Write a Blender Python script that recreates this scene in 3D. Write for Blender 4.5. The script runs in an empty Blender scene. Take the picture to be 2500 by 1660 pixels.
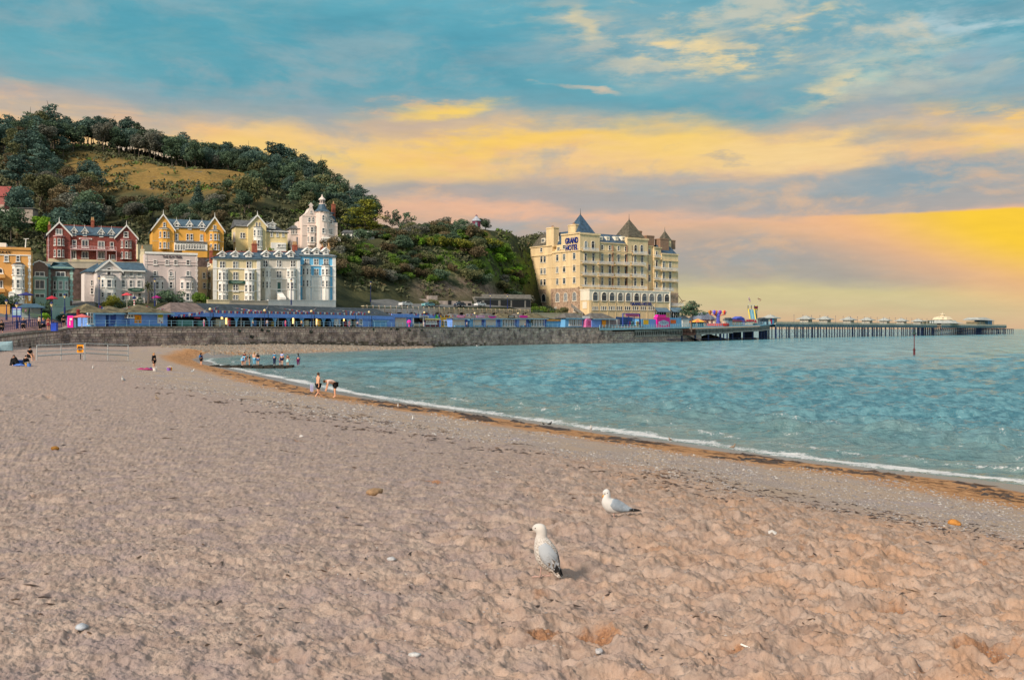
import bpy,math,random
import numpy as np
from mathutils import Vector,Matrix

random.seed(11)
rng=np.random.default_rng(11)
sc=bpy.context.scene
COL=sc.collection

# ------------------------------------------------------------------ camera
F,CX,HY,H=2400.0,1250.0,803.0,5.0 # focal length and horizon in photo pixels, eye height above the sea
cam=bpy.data.cameras.new('camera')
cam.sensor_width=36.0
cam.lens=36.0*F/2500.0
cam.shift_y=-(830.0-HY)/2500.0
cam.clip_start,cam.clip_end=0.1,60000.0
cam_o=bpy.data.objects.new('camera',cam)
COL.objects.link(cam_o)
cam_o.location=(0,0,H)
cam_o.rotation_euler=(math.radians(90),0,0)
sc.camera=cam_o

def lin(r,g,b):
    f=lambda c:(c/255.0/12.92)if c/255.0<=0.04045 else((c/255.0+0.055)/1.055)**2.4
    return(f(r),f(g),f(b),1.0)

# ------------------------------------------------------------------ node helpers
class NT:
    def __init__(s,tree):
        s.t=tree
        tree.nodes.clear()

    def n(s,typ,**kw):
        nd=s.t.nodes.new(typ)
        for k,v in kw.items():
            setattr(nd,k,v)
        return nd

    def put(s,sock,v):
        if v is None:
            return
        if hasattr(v,'is_output'):
            s.t.links.new(v,sock)
        else:
            sock.default_value=v

    def m(s,op,a,b=None,c=None,clamp=False):
        nd=s.n('ShaderNodeMath',operation=op,use_clamp=clamp)
        for i,v in enumerate((a,b,c)):
            s.put(nd.inputs[i],v)
        return nd.outputs[0]

    def comb(s,x,y,z=0.0):
        nd=s.n('ShaderNodeCombineXYZ')
        s.put(nd.inputs[0],x);s.put(nd.inputs[1],y);s.put(nd.inputs[2],z)
        return nd.outputs[0]

    def sep(s,v):
        nd=s.n('ShaderNodeSeparateXYZ')
        s.put(nd.inputs[0],v)
        return nd.outputs

    def noise(s,vec,scale,detail=3.0,rough=0.55,out='Fac',dist=0.0):
        nd=s.n('ShaderNodeTexNoise')
        s.put(nd.inputs['Vector'],vec)
        nd.inputs['Scale'].default_value=scale
        nd.inputs['Detail'].default_value=detail
        nd.inputs['Roughness'].default_value=rough
        nd.inputs['Distortion'].default_value=dist
        return nd.outputs[out]

    def rng(s,v,a,b,c=0.0,d=1.0,smooth=True):
        nd=s.n('ShaderNodeMapRange',interpolation_type='SMOOTHSTEP' if smooth else 'LINEAR')
        s.put(nd.inputs[0],v)
        for i,q in enumerate((a,b,c,d)):
            s.put(nd.inputs[i+1],q)
        return nd.outputs[0]

    def mix(s,fac,a,b,mode='MIX'):
        nd=s.n('ShaderNodeMix',data_type='RGBA',blend_type=mode)
        s.put(nd.inputs[0],fac);s.put(nd.inputs[6],a);s.put(nd.inputs[7],b)
        return nd.outputs[2]

    def scale(s,v,sv):
        nd=s.n('ShaderNodeMapping',vector_type='POINT')
        s.put(nd.inputs[0],v)
        nd.inputs['Scale'].default_value=sv
        return nd.outputs[0]

    def ramp(s,fac,stops):
        nd=s.n('ShaderNodeValToRGB')
        e=nd.color_ramp.elements
        while len(e)>1:
            e.remove(e[-1])
        e[0].position,e[0].color=stops[0]
        for p,c in stops[1:]:
            k=e.new(p)
            k.color=c
        s.put(nd.inputs[0],fac)
        return nd.outputs[0]

# ------------------------------------------------------------------ sky, sun, exposure
SUN_AZ=(-0.60,-0.80) # the sun stands low behind the viewer's left shoulder
SUN_EL=math.radians(33)
EXPO=0.45
world=bpy.data.worlds.new('World')
sc.world=world
world.use_nodes=True
W=NT(world.node_tree)
tc=W.n('ShaderNodeTexCoord')
dx,dy,dz=W.sep(tc.outputs['Generated'])
hyp=W.m('MAXIMUM',W.m('SQRT',W.m('ADD',W.m('MULTIPLY',dx,dx),W.m('MULTIPLY',dy,dy))),0.001)
te=W.m('MAXIMUM',W.m('DIVIDE',dz,hyp),0.0)
az=W.m('ARCTAN2',dx,dy)

def skyp(px,py):
    a=math.atan((px-CX)/F)
    return a,(HY-py)/F*math.cos(a)

flat=W.comb(az,W.m('MULTIPLY',te,3.6))
n1=W.n('ShaderNodeTexNoise');W.put(n1.inputs['Vector'],flat);n1.inputs['Scale'].default_value=5.0;n1.inputs['Detail'].default_value=4.0
n2=W.n('ShaderNodeTexNoise');W.put(n2.inputs['Vector'],flat);n2.inputs['Scale'].default_value=19.0;n2.inputs['Detail'].default_value=5.0;n2.inputs['Roughness'].default_value=0.6
c1=W.sep(n1.outputs['Color']);c2=W.sep(n2.outputs['Color'])
amp=W.rng(te,0.0,0.13,0.25,1.0)

def warp(base,a,b,ka,kb):
    w=W.m('ADD',W.m('MULTIPLY',W.m('SUBTRACT',a,0.5),ka),W.m('MULTIPLY',W.m('SUBTRACT',b,0.5),kb))
    return W.m('ADD',base,W.m('MULTIPLY',w,amp))

azw=warp(az,c1[0],c2[0],0.16,0.075)
tew=warp(te,c1[1],c2[1],0.050,0.026)
wv=W.comb(azw,tew)
tilt=W.m('ADD',tew,W.m('MULTIPLY',az,0.02))
pos=W.m('DIVIDE',tilt,W.m('ADD',tilt,0.5))
pp=lambda py:((HY-py)/F)/((HY-py)/F+0.5)
sky_stops=[(pp(803),lin(203,178,150)),(pp(775),lin(220,184,146)),(pp(735),lin(212,194,150)),(pp(700),lin(214,200,148)),
             (pp(668),lin(176,168,152)),(pp(620),lin(168,162,158)),(pp(560),lin(200,172,150)),(pp(528),lin(232,184,152)),
             (pp(505),lin(196,174,160)),(pp(470),lin(176,168,160)),(pp(430),lin(214,184,156)),(pp(385),lin(247,204,142)),
             (pp(345),lin(250,208,134)),(pp(310),lin(210,186,156)),(pp(270),lin(142,170,176)),(pp(210),lin(104,168,182)),
             (pp(110),lin(88,164,182)),(pp(0),lin(102,174,190)),(0.55,lin(168,194,208)),(0.75,lin(216,216,218)),(1.0,lin(240,230,226))]  # upper stops, out of view, brightened to add ambient light on the land
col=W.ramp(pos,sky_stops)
TEAL,TEAL2,GREY,PEACH,YEL,GOLD,CREAM,MINT=(lin(88,164,180),lin(110,178,190),lin(172,168,162),lin(243,190,146),
                                                    lin(255,214,106),lin(255,212,40),lin(250,222,160),lin(196,216,196))
puff=W.rng(c2[2],0.40,0.62)
soft=W.rng(c1[2],0.36,0.58,0.55,1.0)
# (px, py, half width, half height, tilt in degrees, colour, strength, broken up by the fine noise?)
blobs=[
    (520,120,620,150,0,TEAL,.85,0),(1150,190,320,70,-4,TEAL,.7,0),(120,140,260,60,0,TEAL2,.5,0),
    (60,262,330,60,-6,PEACH,.9,0),(300,262,140,34,0,PEACH,.55,1),(20,225,200,26,0,lin(205,176,160),.6,0),
    (560,345,330,34,-5,YEL,.9,0),(420,300,260,30,-6,lin(244,190,146),.6,0),(660,250,300,34,0,lin(150,168,172),.7,0),
    (1090,282,120,24,4,YEL,1.0,0),(1010,268,130,20,0,lin(235,188,140),.7,1),(980,322,240,30,0,lin(190,170,160),.6,0),
    (920,400,420,50,0,YEL,.55,0),(1250,352,380,26,3,lin(255,208,96),.9,0),(1650,345,210,62,0,YEL,1.0,0),
    (1560,310,130,28,10,lin(252,206,120),.9,1),(1900,370,260,40,0,CREAM,.55,0),
    (1850,252,300,62,-3,TEAL,.95,0),(1480,265,260,66,-4,TEAL,.95,0),(1560,210,250,50,0,TEAL2,.6,0),
    (1850,110,560,120,0,lin(160,182,186),.55,0),(1480,100,230,80,-22,lin(206,200,178),.75,1),(1410,62,46,34,0,CREAM,.95,0),(1770,134,190,46,-6,CREAM,.95,1),
    (1620,120,60,14,0,CREAM,.8,1),(1960,60,110,18,18,CREAM,.95,1),(1780,46,60,16,0,CREAM,.7,1),(1430,214,90,11,-3,lin(255,210,160),.85,0),
    (2130,190,190,58,10,CREAM,.85,1),(2160,205,80,26,0,MINT,.7,0),(2330,80,300,110,6,lin(168,200,206),.75,1),(2380,40,180,24,-6,lin(190,212,216),.7,1),
    (2260,130,260,60,0,TEAL2,.5,0),(2420,160,140,40,0,lin(170,178,186),.6,0),
    (2380,300,210,66,-8,lin(255,206,112),.95,1),(2450,370,110,26,-6,YEL,.9,1),(2220,332,110,28,0,GREY,.8,0),(2080,290,200,30,0,lin(180,178,176),.6,0),
    (2240,420,360,44,4,lin(140,164,174),1.0,0),(1750,470,420,30,2,lin(158,166,168),.8,0),(1900,440,260,26,2,lin(168,172,172),.7,0),(1800,378,110,9,0,GREY,.6,1),
    (2150,485,520,32,2,lin(166,166,166),.75,0),(1500,485,420,30,0,lin(178,168,164),.55,0),
    (1850,560,420,30,0,lin(228,184,146),.6,0),(1250,525,330,26,0,lin(243,188,152),.6,0),
    (2000,650,480,52,-3,lin(172,164,156),.8,0),(1760,615,240,44,-6,lin(170,164,158),.5,0),(2480,700,200,26,0,lin(226,190,136),.4,0),
]
for(px,py,ra,rb,rot,cc,st,fine)in blobs:
    a0,t0=skyp(px,py)
    mp=W.n('ShaderNodeMapping',vector_type='TEXTURE')
    W.put(mp.inputs[0],wv)
    mp.inputs['Location'].default_value=(a0,t0,0)
    mp.inputs['Rotation'].default_value=(0,0,math.radians(rot))
    mp.inputs['Scale'].default_value=(ra/F*math.cos(a0)**2,rb/F,1)
    ln=W.n('ShaderNodeVectorMath',operation='LENGTH')
    W.put(ln.inputs[0],mp.outputs[0])
    k=W.rng(ln.outputs['Value'],1.35,0.25,0.0,st)
    k=W.m('MULTIPLY',k,puff if fine else soft)
    col=W.mix(k,col,cc)
h1=W.noise(W.comb(az,W.m('MULTIPLY',te,2.5),3.7),6.5,7.0,0.60,dist=0.3)
h2=W.noise(W.comb(az,W.m('MULTIPLY',te,2.6),8.1),8.0,7.0,0.62,dist=0.3)
band=W.m('MULTIPLY',W.rng(te,0.03,0.09),W.rng(te,0.34,0.24))
col=W.mix(W.m('MULTIPLY',W.rng(h1,0.50,0.66,0,0.62),band),col,lin(160,170,174))
col=W.mix(W.m('MULTIPLY',W.rng(h2,0.50,0.68,0,0.55),W.m('MULTIPLY',W.rng(te,0.03,0.09),W.rng(te,0.23,0.17))),col,lin(244,192,140))
up=W.rng(te,0.20,0.27)
col=W.mix(W.m('MULTIPLY',W.rng(h1,0.44,0.68,0,0.6),W.m('MULTIPLY',up,W.rng(az,0.12,-0.05,0.5,1.0))),col,lin(142,178,186))
col=W.mix(W.m('MULTIPLY',W.rng(h2,0.50,0.66,0,0.62),W.m('MULTIPLY',up,W.rng(az,-0.10,0.15,0.12,1.0))),col,lin(226,212,182))
col=W.mix(W.m('MULTIPLY',W.rng(h2,0.50,0.30,0,0.40),up),col,lin(78,148,168))
# the bank of evening light low on the right, cut off straight by the grey cloud above it
a0,t0=skyp(2560,560)
mp=W.n('ShaderNodeMapping',vector_type='TEXTURE');W.put(mp.inputs[0],W.comb(az,te))
mp.inputs['Location'].default_value=(a0,t0,0);mp.inputs['Rotation'].default_value=(0,0,math.radians(-14))
mp.inputs['Scale'].default_value=(500/F,130/F,1)
ln=W.n('ShaderNodeVectorMath',operation='LENGTH');W.put(ln.inputs[0],mp.outputs[0])
gold=W.rng(ln.outputs['Value'],1.1,0.25,0.0,1.0)
edge=W.rng(W.m('ADD',te,W.m('MULTIPLY',W.m('SUBTRACT',c2[1],0.5),0.006)),skyp(2200,516)[1],skyp(2200,525)[1])
col=W.mix(W.m('MULTIPLY',W.m('MULTIPLY',W.rng(ln.outputs['Value'],1.75,0.7),0.8),edge),col,lin(252,188,128))
col=W.mix(W.m('MULTIPLY',gold,edge),col,lin(255,206,36))
mott=W.rng(W.noise(W.comb(az,W.m('MULTIPLY',te,5.0)),26.0,5.0,0.6),0.25,0.75,0.965,1.035)
col=W.mix(1.0,col,W.comb(mott,mott,mott),'MULTIPLY')
sky=W.n('ShaderNodeTexSky',sky_type='NISHITA')
sky.sun_disc=False
sky.sun_elevation=SUN_EL
sky.sun_rotation=math.atan2(SUN_AZ[0],SUN_AZ[1])
b1=W.n('ShaderNodeBackground');W.put(b1.inputs[0],sky.outputs[0]);b1.inputs[1].default_value=0.05
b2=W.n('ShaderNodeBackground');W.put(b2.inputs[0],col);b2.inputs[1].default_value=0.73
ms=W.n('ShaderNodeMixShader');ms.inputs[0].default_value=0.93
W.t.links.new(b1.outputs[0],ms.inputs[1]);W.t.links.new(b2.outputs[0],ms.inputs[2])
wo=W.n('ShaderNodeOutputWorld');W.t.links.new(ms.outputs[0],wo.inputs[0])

sun=bpy.data.lights.new('sun','SUN')
sun.energy=3.0
sun.angle=math.radians(9)
sun.color=(1.0,0.84,0.68)
sun_o=bpy.data.objects.new('sun',sun)
COL.objects.link(sun_o)
sv=Vector((SUN_AZ[0],SUN_AZ[1],0)).normalized()*math.cos(SUN_EL)+Vector((0,0,math.sin(SUN_EL)))
sun_o.rotation_euler=sv.to_track_quat('Z','Y').to_euler()

sc.view_settings.view_transform='Standard'
sc.view_settings.look='None'
sc.view_settings.exposure=EXPO
sc.view_settings.gamma=1.0
sc.view_settings.use_curve_mapping=False
sc.cycles.max_bounces=5
sc.cycles.diffuse_bounces=2
sc.cycles.glossy_bounces=2
sc.cycles.transparent_max_bounces=6

# ------------------------------------------------------------------ materials
MATS={}

def principled(name):
    m=bpy.data.materials.new(name)
    m.use_nodes=True
    N=NT(m.node_tree)
    b=N.n('ShaderNodeBsdfPrincipled')
    o=N.n('ShaderNodeOutputMaterial')
    N.t.links.new(b.outputs[0],o.inputs[0])
    return m,N,b,o

def mat(name,c,rough=0.8,var=0.18,scale=1.2,bump=0.0,bscale=8.0,metal=0.0,spec=0.3,tint=None,streak=False,rand=0.0):
    """A painted, rendered or natural surface: base colour broken up by two sizes of noise."""
    if name in MATS:
        return MATS[name]
    m,N,b,o=principled(name)
    c=tuple(c[:3])+(1.0,)
    co=N.n('ShaderNodeTexCoord').outputs['Object']
    if streak:
        co2=N.scale(co,(1.0,1.0,0.22))
    else:
        co2=co
    f1=N.noise(co2,scale,4.0,0.6)
    f2=N.noise(co,scale*7.0,3.0,0.6)
    f=N.m('ADD',N.m('MULTIPLY',f1,0.7),N.m('MULTIPLY',f2,0.3))
    lo=tuple(v*(1-var*1.6)for v in c[:3])+(1,)if tint is None else tuple(tint[:3])+(1,)
    hi=tuple(min(1,v*(1+var*0.8))for v in c[:3])+(1,)
    cc=N.mix(N.rng(f,0.32,0.68),lo,hi)
    if rand:
        oi=N.n('ShaderNodeObjectInfo')
        r=N.rng(oi.outputs['Random'],0,1,1-rand,1+rand,False)
        cc=N.mix(1.0,cc,N.comb(r,r,r),'MULTIPLY')
    N.put(b.inputs['Base Color'],cc)
    b.inputs['Roughness'].default_value=rough
    b.inputs['Metallic'].default_value=metal
    b.inputs['Specular IOR Level'].default_value=spec
    if bump:
        bn=N.n('ShaderNodeBump')
        bn.inputs['Strength'].default_value=bump
        bn.inputs['Distance'].default_value=0.05
        N.put(bn.inputs['Height'],N.noise(co,bscale,4.0,0.6))
        N.put(b.inputs['Normal'],bn.outputs[0])
    MATS[name]=m
    return m

# ------------------------------------------------------------------ mesh building
class MB:
    def __init__(s):
        s.v,s.f,s.mi=[],[],[]

    def add(s,vs,fs,m=0):
        o=len(s.v)
        s.v+=[tuple(p)for p in vs]
        s.f+=[tuple(i+o for i in f)for f in fs]
        s.mi+=[m]*len(fs)
        return s

    def box(s,x0,x1,y0,y1,z0,z1,m=0):
        return s.add([(x0,y0,z0),(x1,y0,z0),(x1,y1,z0),(x0,y1,z0),(x0,y0,z1),(x1,y0,z1),(x1,y1,z1),(x0,y1,z1)],
                     [(0,3,2,1),(4,5,6,7),(0,1,5,4),(1,2,6,5),(2,3,7,6),(3,0,4,7)],m)

    def obox(s,c,ax,ay,az,m=0):
        c,ax,ay,az=Vector(c),Vector(ax),Vector(ay),Vector(az)
        vs=[c+i*ax+j*ay+k*az for k in(-1,1)for(i,j)in((-1,-1),(1,-1),(1,1),(-1,1))]
        return s.add(vs,[(0,3,2,1),(4,5,6,7),(0,1,5,4),(1,2,6,5),(2,3,7,6),(3,0,4,7)],m)

    def poly_y(s,pts,y0,y1,m=0):
        """a polygon in x,z pulled along y"""
        n=len(pts)
        vs=[(p[0],y0,p[1])for p in pts]+[(p[0],y1,p[1])for p in pts]
        fs=[tuple(range(n)),tuple(range(2*n-1,n-1,-1))]+[(i,i+n,(i+1)%n+n,(i+1)%n)for i in range(n)]
        return s.add(vs,fs,m)

    def poly_x(s,pts,x0,x1,m=0):
        n=len(pts)
        vs=[(x0,p[0],p[1])for p in pts]+[(x1,p[0],p[1])for p in pts]
        fs=[tuple(range(n-1,-1,-1)),tuple(range(n,2*n))]+[((i+1)%n,(i+1)%n+n,i+n,i)for i in range(n)]
        return s.add(vs,fs,m)

    def poly_z(s,pts,z0,z1,m=0,top=1.0):
        n=len(pts)
        cx=sum(p[0]for p in pts)/n;cy=sum(p[1]for p in pts)/n
        vs=[(p[0],p[1],z0)for p in pts]+[(cx+(p[0]-cx)*top,cy+(p[1]-cy)*top,z1)for p in pts]
        fs=[tuple(range(n-1,-1,-1)),tuple(range(n,2*n))]+[(i,(i+1)%n,(i+1)%n+n,i+n)for i in range(n)]
        return s.add(vs,fs,m)

    def tube(s,p0,p1,r0,r1=None,n=6,m=0):
        r1=r0 if r1 is None else r1
        p0,p1=Vector(p0),Vector(p1)
        d=(p1-p0)
        if d.length<1e-6:
            return s
        d.normalize()
        u=d.orthogonal().normalized();w=d.cross(u)
        vs=[]
        for p,r in((p0,r0),(p1,r1)):
            for i in range(n):
                a=2*math.pi*i/n
                vs.append(p+r*(math.cos(a)*u+math.sin(a)*w))
        fs=[tuple(range(n-1,-1,-1)),tuple(range(n,2*n))]+[(i,(i+1)%n,(i+1)%n+n,i+n)for i in range(n)]
        return s.add(vs,fs,m)

    def lathe(s,prof,c=(0,0),n=10,m=0):
        """profile [(r, z)] turned about a vertical axis"""
        vs,fs=[],[]
        for r,z in prof:
            for i in range(n):
                a=2*math.pi*i/n
                vs.append((c[0]+r*math.cos(a),c[1]+r*math.sin(a),z))
        for k in range(len(prof)-1):
            for i in range(n):
                j=(i+1)%n
                fs.append((k*n+i,k*n+j,(k+1)*n+j,(k+1)*n+i))
        fs.append(tuple(range(n-1,-1,-1)))
        fs.append(tuple(range((len(prof)-1)*n,len(prof)*n)))
        return s.add(vs,fs,m)

    def ball(s,c,r,n=8,k=5,m=0):
        r=r if isinstance(r,(tuple,list))else(r,r,r)
        vs,fs=[(c[0],c[1],c[2]-r[2])],[]
        for j in range(1,k):
            t=math.pi*j/k
            for i in range(n):
                a=2*math.pi*i/n
                vs.append((c[0]+r[0]*math.sin(t)*math.cos(a),c[1]+r[1]*math.sin(t)*math.sin(a),c[2]-r[2]*math.cos(t)))
        vs.append((c[0],c[1],c[2]+r[2]))
        for i in range(n):
            fs.append((0,1+(i+1)%n,1+i))
        for j in range(k-2):
            for i in range(n):
                a,b=1+j*n+i,1+j*n+(i+1)%n
                fs.append((a,b,b+n,a+n))
        L=len(vs)-1
        for i in range(n):
            fs.append((L,L-n+i,L-n+(i+1)%n))
        return s.add(vs,fs,m)

    def mesh(s,name,mats,smooth=False):
        me=bpy.data.meshes.new(name)
        me.from_pydata(s.v,[],s.f)
        for mm in(mats if isinstance(mats,(list,tuple))else[mats]):
            me.materials.append(mm)
        me.polygons.foreach_set('material_index',s.mi)
        if smooth:
            me.polygons.foreach_set('use_smooth',[True]*len(me.polygons))
        me.update()
        return me

    def build(s,name,mats,parent=None,loc=(0,0,0),rotz=0.0,smooth=False):
        return link(name,s.mesh(name,mats,smooth),parent,loc,rotz)

def link(name,data,parent=None,loc=(0,0,0),rotz=0.0):
    o=bpy.data.objects.new(name,data)
    COL.objects.link(o)
    o.location=loc
    o.rotation_euler=(0,0,rotz)
    if parent is not None:
        o.parent=parent
    return o

def thing(name,label,cat,loc=(0,0,0),rotz=0.0,group=None):
    o=link(name,None,None,loc,rotz)
    return tag(o,label,cat,group)

def tag(o,label,cat,group=None,kind=None):
    o['label']=label
    o['category']=cat
    if group:
        o['group']=group
    if kind:
        o['kind']=kind
    return o

def struct(o):
    o['kind']='structure'
    return o

def grid_mesh(name,V,nr,nc,attrs=None,smooth=True,keep=None):
    """V: (nr*nc, 3) points of a sheet, row by row"""
    i=np.arange(nr*nc).reshape(nr,nc)
    q=np.stack([i[:-1,:-1],i[:-1,1:],i[1:,1:],i[1:,:-1]],-1).reshape(-1,4)
    if keep is not None:
        q=q[keep.reshape(-1)[q].any(1)]
    me=bpy.data.meshes.new(name)
    me.vertices.add(len(V));me.vertices.foreach_set('co',np.asarray(V,dtype=np.float32).ravel())
    me.loops.add(q.size);me.loops.foreach_set('vertex_index',q.astype(np.int32).ravel())
    me.polygons.add(len(q))
    me.polygons.foreach_set('loop_start',(np.arange(len(q))*4).astype(np.int32))
    me.polygons.foreach_set('use_smooth',np.full(len(q),smooth))
    me.update(calc_edges=True)
    for k,a in(attrs or{}).items():
        at=me.attributes.new(k,'FLOAT','POINT')
        at.data.foreach_set('value',np.asarray(a,dtype=np.float32).ravel())
    return me

# ------------------------------------------------------------------ numeric noise
def _hash(ix,iy,seed):
    h=(ix.astype(np.int64)*374761393+iy.astype(np.int64)*668265263+seed*974711)&0x7FFFFFFF
    h=((h^(h>>13))*1274126177)&0x7FFFFFFF
    return((h^(h>>16))&0xFFFFFF)/float(0xFFFFFF)

def vnoise(x,y,seed=0):
    ix,iy=np.floor(x),np.floor(y)
    fx,fy=x-ix,y-iy
    ux,uy=fx*fx*(3-2*fx),fy*fy*(3-2*fy)
    a,b=_hash(ix,iy,seed),_hash(ix+1,iy,seed)
    c,d=_hash(ix,iy+1,seed),_hash(ix+1,iy+1,seed)
    return(a*(1-ux)+b*ux)*(1-uy)+(c*(1-ux)+d*ux)*uy

def fbm(x,y,o=4,seed=0,gain=0.5):
    s,a,t=0.0,1.0,0.0
    for k in range(o):
        s=s+a*vnoise(x*2**k+13.7*k,y*2**k-7.1*k,seed+k)
        t+=a
        a*=gain
    return s/t

def cell(x,y,seed=0):
    """distance to the nearest of scattered points"""
    ix,iy=np.floor(x),np.floor(y)
    best=np.full(x.shape,9.0)
    for i in(-1,0,1):
        for j in(-1,0,1):
            cx,cy=ix+i,iy+j
            px=cx+_hash(cx,cy,seed);py=cy+_hash(cx,cy,seed+57)
            best=np.minimum(best,(px-x)**2+(py-y)**2)
    return np.sqrt(best)

def P(px,py,Y):
    return((px-CX)/F*Y,Y,H-(py-HY)/F*Y)

# ================================================================== the lie of the land
# waterline, as points (photo x, photo y) at sea level
shore_px=[(2900,1262),(2488,1182),(2223,1152),(1959,1121),(1694,1084),(1482,1054),(1270,1022),(1059,993),(950,977),(847,959),
            (741,937),(635,915),(575,902),(520,890),(497,881),(512,874),(560,869),(640,866),(740,863),(847,859),(950,854),(1059,849.5)]
SHORE=[((px-CX)/F*(H*F/(py-HY)),H*F/(py-HY))for px,py in shore_px]
NSH=len(SHORE)
SHORE+=[((px-CX)/F*y,y)for px,y in((1059,273),(1200,297),(1340,324),(1470,345),(1560,362),(1640,385),(1700,430))]+[(10.0,700.0),(-3000.0,3000.0)]
SHORE=np.array(SHORE)

def seg_dist(X,Y,pts):
    """distance from points to a polyline, and the side (positive on the left when walking along it)"""
    X,Y=np.asarray(X,float),np.asarray(Y,float)
    best=np.full(X.shape,1e18);side=np.ones(X.shape)
    for(ax,ay),(bx,by)in zip(pts[:-1],pts[1:]):
        ex,ey=bx-ax,by-ay
        L2=ex*ex+ey*ey
        t=np.clip(((X-ax)*ex+(Y-ay)*ey)/L2,0,1)
        qx,qy=X-(ax+t*ex),Y-(ay+t*ey)
        d=qx*qx+qy*qy
        m=d<best
        best=np.where(m,d,best)
        side=np.where(m,np.sign(ex*(Y-ay)-ey*(X-ax)),side)
    return np.sqrt(best),side

# top of the sea wall: photo x -> distance
WALL_PX=np.array([-260,0,145,300,500,700,900,1059,1200,1340,1470,1560,1660,1800,2000.])
WALL_Y=np.array([78,122,174,187,201,223,249,273,297,324,345,362,388,425,470.])
Yw=lambda px:np.interp(px,WALL_PX,WALL_Y)
WALL_TZ=lambda px:np.interp(px,[-260,0,145,160,300,1470,1600],[4.1,4.36,4.95,5.45,5.5,5.62,5.7])

def wallp(px,off=0.0):
    """a point on the wall's line, off metres behind it"""
    q=px
    for _ in range(5):
        y=float(Yw(q));y2=float(Yw(q+4))
        a=Vector(((q-CX)/F*y,y,0));b=Vector(((q+4-CX)/F*y2,y2,0))
        d=(b-a).normalized();nrm=Vector((-d.y,d.x,0))
        p=a+nrm*off
        q+=px-(CX+F*p.x/p.y)
    return p.x,p.y,math.atan2(d.y,d.x)

# beach: thin-plate sheet through measured points
ctl=[(0,0,3.32),(-6,2,3.4),(6,1,3.1),(-2.9,7.0,3.22),(0.3,7.75,3.02),(1.15,10.9,2.84),(5,9,2.55),(-6.2,12,3.1),(-2,16,2.75),(3,18,2.0),
       (-15,29,2.55),(-8,30,2.15),(-30,56,2.0),(-20,56,1.55),(-44,86,1.85),(-36,100,1.05),(-30,96,0.7),(-49,108,1.85),(-60,106,2.35),(-65,122,2.7),(-72,145,2.35),
       (-79,170,2.05),(-72.5,184,1.6),(-62,199,1.5),(-50,220,1.35),(-43,233,1.0),(-35.5,247,0.5),(-28,258,0.15),(-55,150,1.2),(-55,178,1.1),
       (20,5,1.5),(-40,20,3.3),(-60,60,2.9),(-80,90,3.2),(-20,-10,3.9),(20,-10,2.6),(30,8,0.8)]
for i,(x,y)in enumerate(SHORE[:NSH]):
    ctl.append((x,y,0.0))
    a,b=SHORE[max(0,i-1)],SHORE[min(len(SHORE)-1,i+1)]
    d=(b-a)/np.linalg.norm(b-a)
    nx,ny=d[1],-d[0]
    ctl.append((x+nx*9,y+ny*9,-0.75))
ctl=np.array(ctl)

def tps_fit(c,reg=0.02):
    n=len(c)
    d=np.hypot(c[:,None,0]-c[None,:,0],c[:,None,1]-c[None,:,1])
    K=np.where(d>0,d*d*np.log(np.maximum(d,1e-9)),0)+np.eye(n)*reg
    Pm=np.c_[np.ones(n),c[:,:2]]
    A=np.zeros((n+3,n+3));A[:n,:n]=K;A[:n,n:]=Pm;A[n:,:n]=Pm.T
    return np.linalg.solve(A,np.r_[c[:,2],0,0,0])

_w=tps_fit(ctl)

def beach_z(X,Y):
    X,Y=np.asarray(X,float),np.asarray(Y,float)
    z=_w[-3]+_w[-2]*X+_w[-1]*Y
    for(cx,cy,_z),w in zip(ctl,_w):
        d2=(X-cx)**2+(Y-cy)**2
        z=z+w*0.5*d2*np.log(np.maximum(d2,1e-12))
    return z

def relief(X,Y,d):
    """footprints and trampled lumps in the dry sand; d = metres above the waterline"""
    wx=X+0.16*(fbm(X*3,Y*3,2,31)-.5);wy=Y+0.16*(fbm(X*3,Y*3,2,41)-.5)
    dry=np.clip((d-12.5)/5.0,0,1)
    dry=dry*dry*(3-2*dry)
    big=cell(wx/0.34,wy/0.26,3);mid=cell(wx/0.15+5,wy/0.12,9);tiny=cell(wx/0.06,wy/0.05,12)
    soft=fbm(X*0.9,Y*0.9,3,5)-.5
    rough_zone=0.38+0.85*np.clip((X+2.2)/4.5+0.55*(fbm(X*.5,Y*.5,2,77)-.5),0,1)
    lumps=0.085*np.clip(.25+(X+3)/5+1.2*(fbm(X*.6,Y*.6,2,54)-.5),.25,1.05)*(np.minimum(big,0.85)-0.42)*np.clip(.4+1.3*fbm(X*1.1,Y*1.1,2,88),0,1.6)+0.042*(np.minimum(mid,.8)-.4)+0.022*np.minimum(tiny,.8)
    fine=0.034*(fbm(X*9,Y*9,3,15)-.5)+0.034*(fbm(X*30,Y*30,3,19,.7)-.5)
    z=dry*1.25*(lumps*rough_zone+fine)+0.10*soft*np.clip(d/10,0,1)
    z+=(1-dry)*np.clip(d/3,0,1)*0.035*(fbm(X*8,Y*8,4,15,.65)-.5)
    return z

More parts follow.
